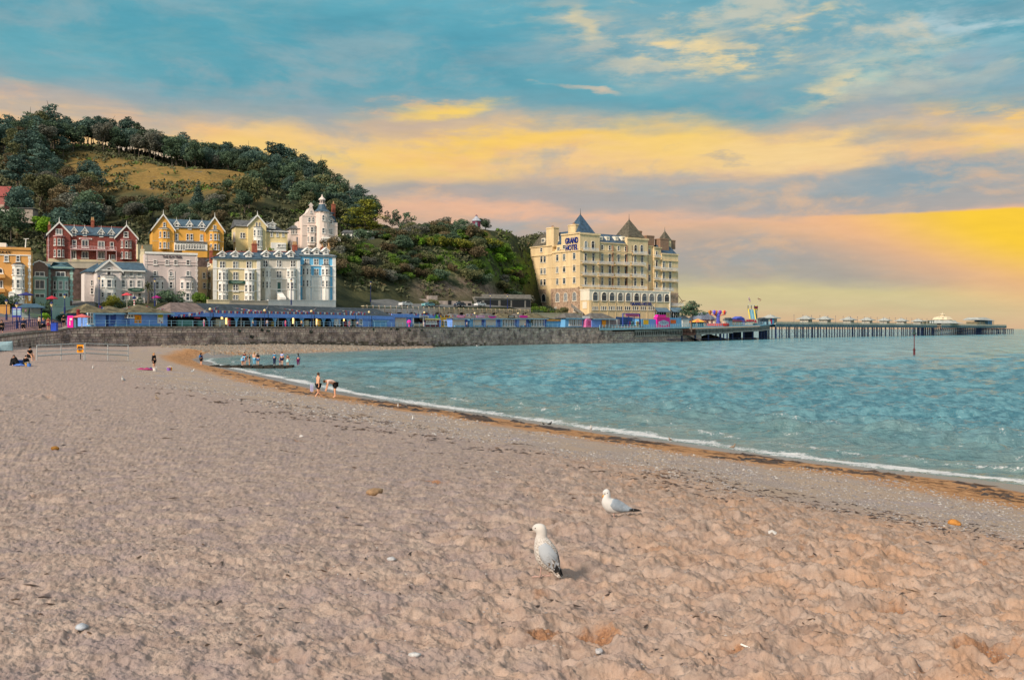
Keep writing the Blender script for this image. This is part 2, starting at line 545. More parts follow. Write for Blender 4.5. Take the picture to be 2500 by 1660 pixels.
# rows run from the viewer's feet to the sea wall, closer together where they are near
yy=np.geomspace(1.2,300,4000)
zz=beach_z(-0.12*yy,yy)
pyref=np.minimum.accumulate(HY-(np.minimum(zz,3.3)-H)/yy*F)
rows_py=np.concatenate([np.linspace(pyref[0],1720,14)[:-1],np.arange(1720,838,-1.55)])
rows_Y=np.interp(-rows_py,-pyref,yy)
rows_Y=np.concatenate([[-14,-6,-2,0.2],rows_Y])
rows_Y=np.unique(np.round(rows_Y,5))
cu=np.concatenate([np.linspace(-1.9,-0.60,26)[:-1],np.linspace(-0.60,0.56,1080),np.linspace(0.56,1.9,26)[1:]])
UU,YY=np.meshgrid(cu,rows_Y)
XX=UU*(np.maximum(YY,0)+1.2)
PXg=CX+F*XX/np.maximum(YY,1)
dist,sd=seg_dist(XX,YY,SHORE)
land=dist*sd
DUG=[(1430,1556,.24,1),(1330,1560,.16,1),(2410,1600,.32,1),(2290,1640,.2,.7),(2170,1490,.26,.6),(1060,1180,.30,1),(690,1612,.26,.6),(2330,1383,.42,.8),(2130,1360,.3,.6),(1600,1355,.14,.8),(1660,1290,.12,.6),(1450,1300,.12,.7),(860,1085,.5,.8),(730,1077,.5,.8),(130,1218,.3,.6),(60,970,1.3,.7),(1880,1470,.2,.5),(2060,1235,.3,.6),(1790,1590,.12,.6)]
dug=np.zeros_like(XX);pit=np.zeros_like(XX)
for px,py,r_,k_ in DUG:
    r_*=.62
    u_=(px-CX)/F
    yq=np.interp(-py,-pyref,yy)
    for _ in range(6):
        yq=(H-float(beach_z(np.array([u_*yq]),np.array([yq]))[0]))*F/(py-HY)
    q=np.hypot((XX-u_*yq)/(1.5*r_),(YY-yq)/r_)+.9*(fbm(XX/r_*1.6,YY/r_*1.6,3,int(px))-.5)
    dug=np.maximum(dug,k_*np.clip(1.35-q,0,1));pit+=r_*.42*(np.exp(-((q-1.0)/.35)**2)*.5-np.exp(-(q/.62)**2))
zb=beach_z(XX,YY)
Zb=zb+relief(XX,YY,land)+pit
keep=(land>-14)&(YY<Yw(PXg)+1.5)
orange=np.clip((XX+1.5)/6.0,0,1)
beach=link('sand_beach',grid_mesh('sand_beach',np.stack([XX,YY,Zb],-1).reshape(-1,3),len(rows_Y),len(cu),{'shore':land,'dug':dug},keep=keep))
struct(beach)

def sand_h(x,y):
    a,b=np.array([x],float),np.array([y],float)
    d,s=seg_dist(a,b,SHORE)
    return float((beach_z(a,b)+relief(a,b,d*s))[0])

def sand_at(px,py):
    """where the line of sight through a photo point meets the beach"""
    u=(px-CX)/F
    ys=np.geomspace(3,260,700)
    f=(HY-(beach_z(u*ys,ys)-H)/ys*F)-py
    k=np.where(f<0)[0]
    y=ys[k[0]]if len(k)else 200.0
    if len(k)and k[0]>0:
        j=k[0]
        y=ys[j-1]+(ys[j]-ys[j-1])*f[j-1]/(f[j-1]-f[j])
    return u*y,y,sand_h(u*y,y)

# sand: dry buff sand, a band of grey shingle, rusty wet sand and weed by the water
m,N,b,o=principled('sand')
co=N.n('ShaderNodeTexCoord').outputs['Object']
sh=N.n('ShaderNodeAttribute',attribute_name='shore').outputs['Fac']
lx,ly,lz=N.sep(co)
wob=N.m('ADD',sh,N.m('MULTIPLY',N.m('SUBTRACT',N.noise(co,0.22,4.0,0.6),0.5),7.0))
wob2=N.m('ADD',sh,N.m('MULTIPLY',N.m('SUBTRACT',N.noise(co,0.9,5.0,0.65),0.5),4.0))
fineN=N.noise(co,60.0,3.0,0.7)
medN=N.noise(co,5.0,5.0,0.65)
bigN=N.noise(co,0.5,4.0,0.6)
dry=N.mix(N.rng(medN,0.3,0.7),(0.305,0.228,0.188,1),(0.51,0.392,0.322,1))
dry=N.mix(N.rng(N.noise(N.scale(co,(1,2.2,1)),4.2,5.0,0.7),0.54,0.66,0,0.75),dry,(0.185,0.135,0.115,1))
side=N.rng(N.m('ADD',N.m('SUBTRACT',lx,N.m('MULTIPLY',ly,0.02)),N.m('MULTIPLY',N.m('SUBTRACT',bigN,.5),4.0)),-2.2,3.2)
dry=N.mix(N.m('MULTIPLY',side,N.rng(N.noise(co,1.7,5.0,0.7),0.40,0.66,0.08,0.66)),dry,(0.50,0.285,0.165,1))
dry=N.mix(N.rng(N.noise(co,0.9,3.0,0.55,dist=0.6),0.69,0.77,0,0.75),dry,(0.34,0.155,0.062,1))
dry=N.mix(N.m('MULTIPLY',N.m('SUBTRACT',1.0,side),N.rng(N.noise(co,2.6,4.0,0.6),0.42,0.66,0.1,0.8)),dry,(0.315,0.25,0.245,1))
dry=N.mix(N.rng(N.m('ADD',N.n('ShaderNodeAttribute',attribute_name='dug').outputs['Fac'],N.m('MULTIPLY',N.m('SUBTRACT',medN,.5),1.8)),.3,.8,0,.8),dry,N.mix(N.rng(fineN,.35,.65),(0.20,0.085,0.036,1),(0.38,0.18,0.08,1)))
sp=N.noise(co,17.0,5.0,0.75)
shing=N.mix(N.rng(sp,0.32,0.68),(0.17,0.135,0.12,1),(0.52,0.43,0.385,1))
shing=N.mix(N.rng(N.noise(co,0.6,3.0,0.6),0.36,0.60,0,0.8),shing,(0.41,0.305,0.225,1))
shing=N.mix(N.rng(N.noise(co,0.35,2.0,0.6),0.60,0.72,0,0.5),shing,(0.30,0.28,0.35,1))
base=N.mix(N.rng(wob,15.5,12.5),dry,shing)
weed=N.rng(N.noise(N.scale(co,(1.0,1.4,1)),2.6,6.0,0.75),0.56,0.64)
tide=N.m('MULTIPLY',N.rng(wob,12.3,13.6),N.rng(wob,16.8,15.0))
base=N.mix(N.m('MULTIPLY',N.m('MULTIPLY',tide,weed),0.85),base,(0.085,0.05,0.035,1))
rust=N.mix(N.rng(medN,0.35,0.65),(0.33,0.15,0.058,1),(0.54,0.30,0.14,1))
base=N.mix(N.m('MULTIPLY',N.rng(wob2,7.6,5.2),N.rng(bigN,0.2,0.5,0.75,1.0)),base,rust)
weed2=N.m('MULTIPLY',N.rng(N.noise(co,1.7,6.0,0.78),0.50,0.60),N.m('MULTIPLY',N.rng(wob2,5.6,4.4),N.rng(sh,1.4,2.4)))
base=N.mix(N.m('MULTIPLY',weed2,0.9),base,(0.055,0.026,0.012,1))
wet=N.rng(N.m('ADD',sh,N.m('MULTIPLY',N.m('SUBTRACT',bigN,.5),1.2)),2.3,1.5)
base=N.mix(wet,base,(0.25,0.215,0.20,1))
base=N.mix(1.0,base,N.mix(fineN,(0.80,0.80,0.80,1),(1.16,1.16,1.16,1)),'MULTIPLY')
N.put(b.inputs['Base Color'],base)
N.put(b.inputs['Roughness'],N.rng(wet,0,1,0.95,0.28))
b.inputs['Specular IOR Level'].default_value=0.25
bn=N.n('ShaderNodeBump');bn.inputs['Strength'].default_value=0.7;bn.inputs['Distance'].default_value=0.022
N.put(bn.inputs['Height'],N.m('ADD',N.m('MULTIPLY',fineN,0.5),N.noise(co,17.0,4.0,0.7)))
N.put(b.inputs['Normal'],bn.outputs[0])
beach.data.materials.append(m)

# ------------------------------------------------------------------ sea
spy=np.concatenate([[803.12,803.3,803.6],np.arange(804,1216,1.0),[1240,1280,1340,1420]])[::-1]
sY=H*F/(spy-HY)
su=np.concatenate([np.linspace(-1.6,-0.36,20)[:-1],np.linspace(-0.36,0.545,1120),np.linspace(0.545,1.6,20)[1:]])
UU,YY=np.meshgrid(su,sY)
XX=UU*YY
dist,sd=seg_dist(XX,YY,SHORE)
off=-dist*sd # metres out from the waterline
Zs=np.zeros_like(XX)
row_step=np.gradient(sY)[:,None]*-1.0
row_step=np.abs(row_step)
r2=np.random.default_rng(5)
grow=np.clip(off/9.0,0.05,1)
for k in range(46):
    lam=0.7*1.105**k*r2.uniform(.9,1.1) # 0.7 m chop to long swell
    th=math.radians(r2.normal(252,26)) # runs in towards the beach from the right
    kx,ky=math.cos(th)*2*math.pi/lam,math.sin(th)*2*math.pi/lam
    amp=0.034*(min(lam,2.5)**0.45)*(max(lam,2.5)/2.5)**0.15*(0.5 if lam>14 else 1.0)
    fade=np.clip((lam/(row_step*2.2))-0.55,0,1)
    ph=kx*XX+ky*YY+r2.uniform(0,6.28)+0.8*fbm(XX/(lam*4),YY/(lam*4),2,100+k)
    Zs+=amp*fade*(np.exp(np.sin(ph))/1.27-1.0)*(0.55+0.9*fbm(XX/(lam*3),YY/(lam*3),2,300+k))
Zs*=grow
Zs-=np.clip(Zs.mean(),-1,1)
# small breakers along the edge
brk=np.zeros_like(XX);crest=np.zeros_like(XX)
along=XX*-0.62+YY*0.78
for c0,hgt,wdt,lo,hi,sd0 in((2.6,0.20,0.55,-5,22,1),(6.0,0.15,0.7,30,56,2),(6.0,0.12,0.8,5,34,3),(12.5,0.14,1.1,15,60,4),(3.8,0.12,.6,40,70,6)):
    c=c0+1.6*(fbm(along/9,along*0+sd0,3,50+sd0)-.5)
    t=(off-c)/wdt
    on=np.clip((along-lo)/5,0,1)*np.clip((hi-along)/5,0,1)*(0.35+0.9*fbm(along/4,along*0,3,60+sd0))
    ridge=np.where(t<0,np.exp(-(t*2.6)**2),np.exp(-(t*1.0)**2))*on
    brk+=hgt*ridge
    crest=np.maximum(crest,np.clip(np.where(t<0.15,np.exp(-(np.minimum(t,0)*1.5)**2),np.exp(-((t-.15)*3.2)**2)),0,1)*on*(1.0 if hgt>.17 else 0.45))
Zs+=brk
Zs+=0.012
edge_w=0.25+2.1*fbm(XX/2.5,YY/2.5,3,90)*np.clip(YY/45,.5,1.2)
foam=np.clip(1-np.abs(off-0.55)/edge_w,0,1)*np.clip((off+1.2),0,1)
farshore=np.clip((YY-140)/30,0,1)
foam*=(1-0.55*farshore)*np.clip(.35+1.1*fbm(XX/3.5,YY/3.5,4,91),0,1.1)
foam=np.maximum(foam,0.52*np.exp(-((off-2.3-2.2*fbm(XX/6,YY/6,3,97))/.45)**2)*fbm(XX/3,YY/3,3,98)*1.3)
foam=np.maximum(foam,0.62*crest)
shallow=np.clip(1-off/28,0,1)
keep=off>-3.2
keep&=~((XX<-82)|((YY>Yw(CX+F*XX/YY)+14)&(CX+F*XX/YY<1640)))
sea=link('sea',grid_mesh('sea',np.stack([XX,YY,Zs],-1).reshape(-1,3),len(sY),len(su),{'foam':foam,'shallow':shallow},keep=keep))
struct(sea)
m,N,b,o=principled('sea_water')
co=N.n('ShaderNodeTexCoord').outputs['Object']
fo=N.n('ShaderNodeAttribute',attribute_name='foam').outputs['Fac']
sw=N.n('ShaderNodeAttribute',attribute_name='shallow').outputs['Fac']
lx,ly,lz=N.sep(co)
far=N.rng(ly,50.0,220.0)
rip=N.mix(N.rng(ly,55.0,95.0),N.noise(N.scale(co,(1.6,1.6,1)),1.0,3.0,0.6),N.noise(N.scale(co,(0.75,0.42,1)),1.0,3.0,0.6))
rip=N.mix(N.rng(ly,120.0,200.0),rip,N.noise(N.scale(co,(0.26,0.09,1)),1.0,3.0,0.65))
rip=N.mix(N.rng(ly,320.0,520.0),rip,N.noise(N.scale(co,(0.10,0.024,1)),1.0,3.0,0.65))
wk=N.rng(rip,0.38,0.62)  # light and dark ripple faces, painted into the water's base colour
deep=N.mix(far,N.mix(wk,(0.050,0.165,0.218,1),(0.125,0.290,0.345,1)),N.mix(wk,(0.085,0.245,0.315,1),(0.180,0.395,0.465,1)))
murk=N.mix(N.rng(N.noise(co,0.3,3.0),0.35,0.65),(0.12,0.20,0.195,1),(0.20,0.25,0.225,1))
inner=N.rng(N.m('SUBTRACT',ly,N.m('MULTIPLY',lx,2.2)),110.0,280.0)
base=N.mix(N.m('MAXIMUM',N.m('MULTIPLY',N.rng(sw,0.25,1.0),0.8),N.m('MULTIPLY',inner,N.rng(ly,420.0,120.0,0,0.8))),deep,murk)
lace=N.m('ADD',N.m('MULTIPLY',N.noise(co,2.2,5.0,0.7),0.6),N.m('MULTIPLY',N.noise(co,9.0,3.0,0.7),0.4))
fm=N.rng(N.m('ADD',fo,N.m('MULTIPLY',N.m('SUBTRACT',lace,0.5),3.4)),0.40,0.76)
base=N.mix(fm,base,(0.66,0.665,0.67,1))
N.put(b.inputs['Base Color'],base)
N.put(b.inputs['Roughness'],N.rng(fm,0,1,0.14,0.9))
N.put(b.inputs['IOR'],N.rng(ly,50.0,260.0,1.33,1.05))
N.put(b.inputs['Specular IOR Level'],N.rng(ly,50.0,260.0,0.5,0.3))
bn=N.n('ShaderNodeBump');bn.inputs['Strength'].default_value=0.8;bn.inputs['Distance'].default_value=0.4
hh=N.m('ADD',N.noise(N.scale(co,(1,1.0,1)),1.6,5.0,0.62),N.m('MULTIPLY',N.noise(N.scale(co,(0.16,0.5,1)),0.55,5.0,0.65),2.6))
N.put(bn.inputs['Height'],hh)
N.put(b.inputs['Normal'],bn.outputs[0])
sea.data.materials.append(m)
bed=MB();bed.add([(-9000,-400,-3.0),(30000,-400,-3.0),(30000,40000,-3.0),(-9000,40000,-3.0)],[(0,1,2,3)])
struct(bed.build('sea_bed',mat('bed_sand',(0.06,0.12,0.13))))

# ------------------------------------------------------------------ land behind the wall: columns of (metres behind the wall, height)
def colm(px,*pts):
    y0=float(Yw(px))
    out=[]
    for a,b_ in pts:
        s=a-y0
        out.append((s,b_ if b_<150 else H-(b_-HY)/F*a))
    return px,out

LAND=[
    colm(-260,(78,4.0),(110,6),(150,9),(190,12),(250,18),(300,36),(400,72),(470,94),(520,96),(700,60)),
    colm(0,(122,4.3),(140,4.9),(152,785),(176,766),(196,748),(208,738),(225,720),(262,690),(300,560),(330,480),(400,400),(470,345),(520,96),(700,60)),
    colm(110,(161,4.8),(166,4.9),(176,785),(194,766),(208,748),(216,738),(235,725),(268,642),(300,590),(340,500),(400,420),(470,340),(520,97),(700,60)),
    colm(220,(180,5.3),(200,5.4),(214,745),(225,737),(245,730),(272,650),(300,600),(340,510),(400,430),(440,395),(480,352),(530,95),(700,60)),
    colm(330,(189,5.4),(212,5.4),(214.5,745),(232,737),(255,725),(284,640),(310,580),(350,490),(400,425),(430,412),(490,372),(540,93),(700,60)),
    colm(430,(196,5.4),(219,5.4),(221.5,745),(240,737),(262,715),(290,620),(320,560),(360,490),(400,430),(425,404),(445,75.5),(500,392),(550,90),(700,55)),
    colm(540,(205,5.4),(228,5.4),(230.5,745),(246,735),(268,700),(297,612),(325,550),(365,480),(400,440),(425,413),(450,73),(500,407),(550,87),(700,50)),
    colm(640,(216,5.4),(239,5.4),(241.5,745),(250,732),(272,690),(306,604),(330,560),(370,490),(410,440),(430,430),(455,72),(500,424),(550,82),(700,50)),
    colm(720,(225,5.4),(248,5.4),(250.5,745),(259,730),(285,670),(314,608),(340,570),(380,500),(430,455),(480,440),(540,76),(700,45)),
    colm(800,(235,5.4),(258,5.4),(260.5,745),(270,727),(295,640),(317,598),(345,560),(390,520),(430,495),(470,475),(520,68),(700,40)),
    colm(870,(245,5.4),(268,5.4),(270.5,748),(282,735),(300,680),(325,605),(345,588),(400,555),(450,520),(500,58),(700,35)),
    colm(940,(254,5.4),(277,5.4),(279.5,750),(292,738),(310,680),(340,590),(365,577),(420,557),(460,46),(700,25)),
    colm(1000,(263,5.4),(286,5.4),(288.5,750),(306,741),(318,690),(345,600),(375,566),(430,42),(700,20)),
    colm(1080,(277,5.4),(300,5.4),(302.5,750),(318,742),(330,690),(355,600),(380,564),(420,41),(700,15)),
    colm(1163,(290,5.4),(313,5.4),(315.5,750),(331,742),(343,690),(365,600),(385,553),(410,45),(480,35),(700,10)),
    colm(1240,(305,5.4),(328,5.4),(330.5,750),(360,742),(372,690),(388,605),(400,566),(420,42),(700,10)),
    colm(1320,(320,5.4),(343,5.4),(346,775),(402,769),(410,690),(420,620),(432,572),(470,42),(700,5)),
    colm(1420,(337,5.4),(362,5.5),(380,776),(425,768),(440,640),(452,598),(480,32),(700,0)),
    colm(1560,(362,5.4),(376,6),(400,8),(430,7),(700,-3)),
    colm(1660,(388,3.0),(400,2),(430,1),(700,-4)),
    colm(1760,(415,-3),(700,-5)),
]
LPX=np.array([c[0]for c in LAND],float)

def land_z(px,Y,rough=True):
    px,Y=np.broadcast_arrays(np.asarray(px,float),np.asarray(Y,float))
    s=Y-Yw(px)
    Z=np.stack([np.interp(s,[q[0]for q in c[1]],[q[1]for q in c[1]])for c in LAND])
    k=np.clip(np.searchsorted(LPX,px)-1,0,len(LPX)-2)
    w=np.clip((px-LPX[k])/(LPX[k+1]-LPX[k]),0,1)
    w=w*w*(3-2*w)
    idx=np.indices(px.shape)
    z=Z[(k,)+tuple(idx)]*(1-w)+Z[(k+1,)+tuple(idx)]*w
    if rough:
        X=(px-CX)/F*Y
        z=z+np.clip((z-18)/12,0,1)*(4.0*(fbm(X/16,Y/16,4,8)-.5))
    return z

lpx=np.concatenate([np.arange(-330,1690,5.0),[1720,1760]])
ls=np.concatenate([np.linspace(0.15,120,130),np.linspace(122,330,130),np.linspace(340,560,20)])
PXl,Sl=np.meshgrid(lpx,ls)
Yl=Yw(PXl)+Sl
Zl=land_z(PXl,Yl)
Xl=(PXl-CX)/F*Yl
knob=np.clip((PXl-150)/40,0,1)*np.clip((650-PXl)/30,0,1)*np.clip((Yl-352-12*fbm(Xl/20,Yl/20,2,4))/18,0,1)*np.clip((462-Yl)/10,0,1)
knob=np.maximum(knob,np.clip(1-np.hypot((PXl-1150)/60,(Yl-384)/9),0,1)*1.6)
paved=np.clip((24-Zl)/4,0,1)*np.clip((60-Sl)/8,0,1)*np.where(PXl<232,1,0.0)+np.clip((5.8-Zl)/.3,0,1)*(PXl>232)
cliff=np.clip((PXl-980)/60,0,1)*np.clip(1-np.abs(Yl-(Yw(PXl)+52))/12,0,1)
bright=np.clip((PXl-960)/60,0,1)*np.clip((1330-PXl)/40,0,1)*np.clip(1.6-np.abs(Zl-31)/8,0,1)
hill=struct(link('hillside',grid_mesh('hillside',np.stack([Xl,Yl,Zl],-1).reshape(-1,3),len(ls),len(lpx),
                                         {'knob':np.clip(knob,0,1),'paved':paved,'cliff':cliff,'bright':bright})))
m,N,b,o=principled('hill_ground')
co=N.n('ShaderNodeTexCoord').outputs['Object']
A=lambda nm:N.n('ShaderNodeAttribute',attribute_name=nm).outputs['Fac']
f1=N.noise(co,0.12,6.0,0.65);f2=N.noise(co,0.9,4.0,0.65)
scrub=N.mix(N.rng(f1,0.35,0.65),(0.035,0.045,0.026,1),(0.085,0.085,0.04,1))
grass=N.mix(N.rng(f2,0.3,0.7),(0.20,0.125,0.038,1),(0.31,0.205,0.066,1))
grass=N.mix(N.rng(f1,0.52,0.64,0,0.8),grass,(0.105,0.10,0.033,1))
grass=N.mix(N.rng(N.noise(co,0.22,6.0,0.7),0.60,0.68,0,0.8),grass,(0.15,0.13,0.12,1))
green=N.mix(N.rng(f2,0.3,0.7),(0.06,0.11,0.018,1),(0.13,0.20,0.03,1))
rock=N.mix(N.rng(f2,0.35,0.65),(0.13,0.095,0.075,1),(0.27,0.21,0.17,1))
pave=N.mix(N.rng(f2,0.35,0.65),(0.15,0.15,0.15,1),(0.21,0.20,0.195,1))
c=N.mix(N.m('MULTIPLY',A('bright'),N.rng(f1,0.36,0.55)),scrub,green)
c=N.mix(N.m('MULTIPLY',A('cliff'),N.rng(f1,0.38,0.5)),c,rock)
c=N.mix(A('knob'),c,grass)
c=N.mix(A('paved'),c,pave)
N.put(b.inputs['Base Color'],c)
b.inputs['Roughness'].default_value=0.95
b.inputs['Specular IOR Level'].default_value=0.1
bn=N.n('ShaderNodeBump');bn.inputs['Strength'].default_value=0.8;bn.inputs['Distance'].default_value=0.6
N.put(bn.inputs['Height'],N.noise(co,0.8,5.0,0.7));N.put(b.inputs['Normal'],bn.outputs[0])
hill.data.materials.append(m)

def gz(px,Y):
    return float(land_z(np.array([px]),np.array([Y]))[0])

def draped(name,pxs,s0,s1,lift,material,n=14):
    """a sheet that follows the ground, between two distances behind the wall"""
    pxa=np.linspace(pxs[0],pxs[1],60);w=np.linspace(0,1,n)
    PX,Wt=np.meshgrid(pxa,w)
    S=(1-Wt)*np.interp(PX,*s0)+Wt*np.interp(PX,*s1)
    Y=Yw(PX)+S
    Z=land_z(PX,Y)+lift
    me=grid_mesh(name,np.stack([(PX-CX)/F*Y,Y,Z],-1).reshape(-1,3),n,60)
    me.materials.append(material)
    return struct(link(name,me))

asphalt=mat('asphalt',(0.16,0.165,0.165),0.9,0.15,0.6)
redpave=mat('red_paving',(0.30,0.17,0.16),0.9,0.2,0.7)
greypave=mat('grey_paving',(0.27,0.255,0.24),0.9,0.15,0.7)
draped('promenade',(-230,228),([-230,0,150,228],[.5,.5,.5,.5]),([-230,0,110,228],[30,44,20,22]),0.03,redpave)
draped('road',(-230,228),([-230,0,110,228],[30.2,44.2,20.2,22.2]),([-230,0,110,228],[60,69,44,38]),0.035,asphalt)
draped('seafront_walk',(228.5,1560),([228,1560],[.5,.5]),([228,430,1000,1560],[21,22,22,12]),0.03,greypave)
draped('upper_road',(905,1400),([905,1000,1320,1400],[26,26,26,36]),([905,1000,1320,1400],[38,41,39,40]),0.04,asphalt)

# ================================================================== trees and bushes
def leaf_cloud(lumps,n,size,seed,squash=1.0,flat=0.0,out=0.6):
    """leaf-sprig faces spread through a set of lumps (centre, radii); returns verts, faces"""
    r=np.random.default_rng(seed)
    vol=np.array([max(1e-6,l[1][0]*l[1][1]+l[1][0]*l[1][2])for l in lumps]);vol/=vol.sum()
    ids=r.choice(len(lumps),n,p=vol)
    C=np.array([l[0]for l in lumps])[ids];R=np.array([l[1]for l in lumps])[ids]
    d=r.normal(size=(n,3));d/=np.linalg.norm(d,axis=1)[:,None]
    rad=r.uniform(0,1,n)**0.33
    rad=0.45+0.6*rad
    rad*=np.where(r.uniform(0,1,n)<.22,r.uniform(.9,1.45,n),1.0)
    p=C+d*R*rad[:,None]
    nrm=d*out+r.normal(size=(n,3))*0.45
    nrm[:,2]+=flat
    nrm/=np.linalg.norm(nrm,axis=1)[:,None]
    a=np.cross(nrm,r.normal(size=(n,3)));a/=np.linalg.norm(a,axis=1)[:,None]
    b_=np.cross(nrm,a)
    s=size*r.uniform(0.55,1.35,n)[:,None]
    k=r.uniform(0.35,0.8,n)[:,None]
    bend=nrm*s*0.25
    V=np.stack([p-a*s,p-b_*s*k+bend,p+a*s,p+b_*s*k+bend],1).reshape(-1,3)
    V=V*np.array([1,1,squash])
    Fc=np.arange(4*n).reshape(n,4)
    return V,Fc

def raw_mesh(name,V,Fc,m,smooth=False):
    me=bpy.data.meshes.new(name)
    n=len(Fc)
    me.vertices.add(len(V));me.vertices.foreach_set('co',np.asarray(V,np.float32).ravel())
    me.loops.add(Fc.size);me.loops.foreach_set('vertex_index',Fc.astype(np.int32).ravel())
    me.polygons.add(n);me.polygons.foreach_set('loop_start',(np.arange(n)*Fc.shape[1]).astype(np.int32))
    me.update(calc_edges=True)
    if m is not None:
        me.materials.append(m)
    return me

def leaf_mat(name,c,c2,rand=0.35):
    m,N,b,o=principled(name)
    co=N.n('ShaderNodeTexCoord').outputs['Object']
    oi=N.n('ShaderNodeObjectInfo')
    f=N.noise(co,7.0,3.0,0.6)
    cc=N.mix(N.rng(f,0.36,0.64),tuple(c)+(1,),tuple(c2)+(1,))
    r=N.rng(oi.outputs['Random'],0,1,1.62*(1-rand),1.62*(1+rand),False)
    cc=N.mix(1.0,cc,N.comb(r,r,r),'MULTIPLY')
    N.put(b.inputs['Base Color'],cc)
    b.inputs['Roughness'].default_value=0.75
    b.inputs['Specular IOR Level'].default_value=0.2
    tr=N.n('ShaderNodeBsdfTranslucent');N.put(tr.inputs[0],cc)
    mx=N.n('ShaderNodeMixShader');mx.inputs[0].default_value=0.25
    N.t.links.new(b.outputs[0],mx.inputs[1]);N.t.links.new(tr.outputs[0],mx.inputs[2]);N.t.links.new(mx.outputs[0],o.inputs[0])
    return m

LM={
    'dark':leaf_mat('leaves_dark',(0.036,0.064,0.042),(0.085,0.125,0.075)),
    'blue':leaf_mat('needles_bluegreen',(0.032,0.062,0.054),(0.075,0.120,0.098)),
    'olive':leaf_mat('leaves_olive',(0.060,0.072,0.032),(0.125,0.125,0.060)),
    'grey':leaf_mat('leaves_grey',(0.075,0.082,0.068),(0.145,0.145,0.118)),
    'rust':leaf_mat('leaves_rust',(0.075,0.060,0.034),(0.135,0.105,0.058)),
    'green':leaf_mat('leaves_green',(0.055,0.105,0.018),(0.125,0.200,0.032)),
    'lime':leaf_mat('leaves_lime',(0.11,0.22,0.020),(0.21,0.36,0.035),0.15),
    'gold':leaf_mat('leaves_gold',(0.070,0.085,0.018),(0.20,0.20,0.03),0.15),
}
BARK=mat('bark',(0.15,0.125,0.105),0.9,0.3,6.0)
BARKP=mat('bark_pale',(0.30,0.27,0.24),0.9,0.25,6.0)

def trunk_mesh(name,h0,spread,seed,r0=0.022,nb=5):
    rr=random.Random(seed)
    mb=MB()
    p=Vector((0,0,-0.06));lean=Vector((rr.uniform(-.05,.05),rr.uniform(-.05,.05),0))
    seg=4
    pts=[p]
    for k in range(1,seg+1):
        pts.append(Vector((lean.x*k/seg+rr.uniform(-.012,.012),lean.y*k/seg+rr.uniform(-.012,.012),h0*k/seg)))
    for k in range(seg):
        mb.tube(pts[k],pts[k+1],r0*(1-.17*k),r0*(1-.17*(k+1)),6)
    for k in range(nb):
        a=rr.uniform(0,6.28);q=pts[rr.choice((2,3,4))]
        e=q+Vector((math.cos(a)*spread*rr.uniform(.5,1),math.sin(a)*spread*rr.uniform(.5,1),rr.uniform(.12,.30)))
        mid=(q+e)/2+Vector((0,0,-.03))
        mb.tube(q,mid,r0*.5,r0*.36,5);mb.tube(mid,e,r0*.36,r0*.12,5)
    return mb.mesh(name,BARK)

def lumps_round(seed,n,rad,cz,sp,zs):
    rr=random.Random(seed)
    L=[]
    for _ in range(n):
        a=rr.uniform(0,6.28);q=rr.uniform(0,1)**.6
        r=rad*rr.uniform(.6,1.15)
        L.append(((math.cos(a)*q*sp,math.sin(a)*q*sp,cz+rr.uniform(-zs,zs)),(r,r,r*.8)))
    return L

def lumps_pine(seed,n,top=1.0,low=0.5,sp=0.3):
    rr=random.Random(seed)
    L=[]
    for k in range(n):
        t=k/(n-1)
        z=low+(top-low-.05)*t
        a=rr.uniform(0,6.28);q=sp*(1-.65*t)*rr.uniform(.25,1)
        r=0.15*(1.15-.5*t)*rr.uniform(.7,1.25)
        L.append(((math.cos(a)*q,math.sin(a)*q,z),(r*1.25,r*1.25,r*.38)))
    return L

def lumps_cone(n,low=0.08,w=0.24):
    L=[]
    rr=random.Random(3)
    for k in range(n):
        t=k/(n-1)
        for j in range(5):
            a=j*1.257+k*.7
            q=w*(1-t)*.62*rr.uniform(.7,1.15)
            r=w*(1-t)*.46+.015
            L.append(((math.cos(a)*q,math.sin(a)*q,low+(0.96-low)*t),(r,r,r*.45)))
    return L

def lumps_cedar(seed):
    rr=random.Random(seed)
    L=[]
    for k in range(9):
        z=.28+.68*k/8
        w=.36*math.sin(math.pi*(0.30+.66*k/8))+.04
        for j in range(7):
            a=rr.uniform(0,6.28);q=w*rr.uniform(.2,1)
            L.append(((math.cos(a)*q,math.sin(a)*q,z+rr.uniform(-.02,.02)),(.12,.12,.030)))
    return L

PROTO={}

def proto(kind,crown_v,trunk=None,mk='dark'):
    PROTO[kind]=(raw_mesh(kind+'_crown',*crown_v,None),trunk)
    PROTO[kind][0].materials.append(LM[mk])

for i in range(4):
    proto('broad%d'%i,leaf_cloud(lumps_round(20+i,18,.145,.66,.28,.24),2300,.030,40+i),trunk_mesh('broad_trunk',.5,.2,i))
    proto('pine%d'%i,leaf_cloud(lumps_pine(30+i,15,1.0,.42+.04*i,.27),1900,.026,60+i,flat=.5),trunk_mesh('pine_trunk',.92,.16,20+i,.02,4))
    proto('bush%d'%i,leaf_cloud(lumps_round(80+i,15,.19,.40,.46,.22),1900,.042,90+i),trunk_mesh('bush_stem',.35,.2,50+i,.02,5))
proto('open',leaf_cloud(lumps_round(7,22,.085,.66,.34,.24),1100,.024,12),trunk_mesh('open_trunk',.6,.34,9,.02,14))
proto('cone',leaf_cloud(lumps_cone(13),2600,.026,5,flat=.25),trunk_mesh('cone_trunk',.9,.05,3,.018,0))
proto('cedar',leaf_cloud(lumps_cedar(4),3800,.022,6,flat=1.3),trunk_mesh('cedar_trunk',.85,.22,5,.03,8))
proto('column',leaf_cloud([((0,0,.12+.1*k),(.17,.17,.1))for k in range(9)],1600,.035,14),trunk_mesh('column_trunk',.6,.05,6,.03,2))
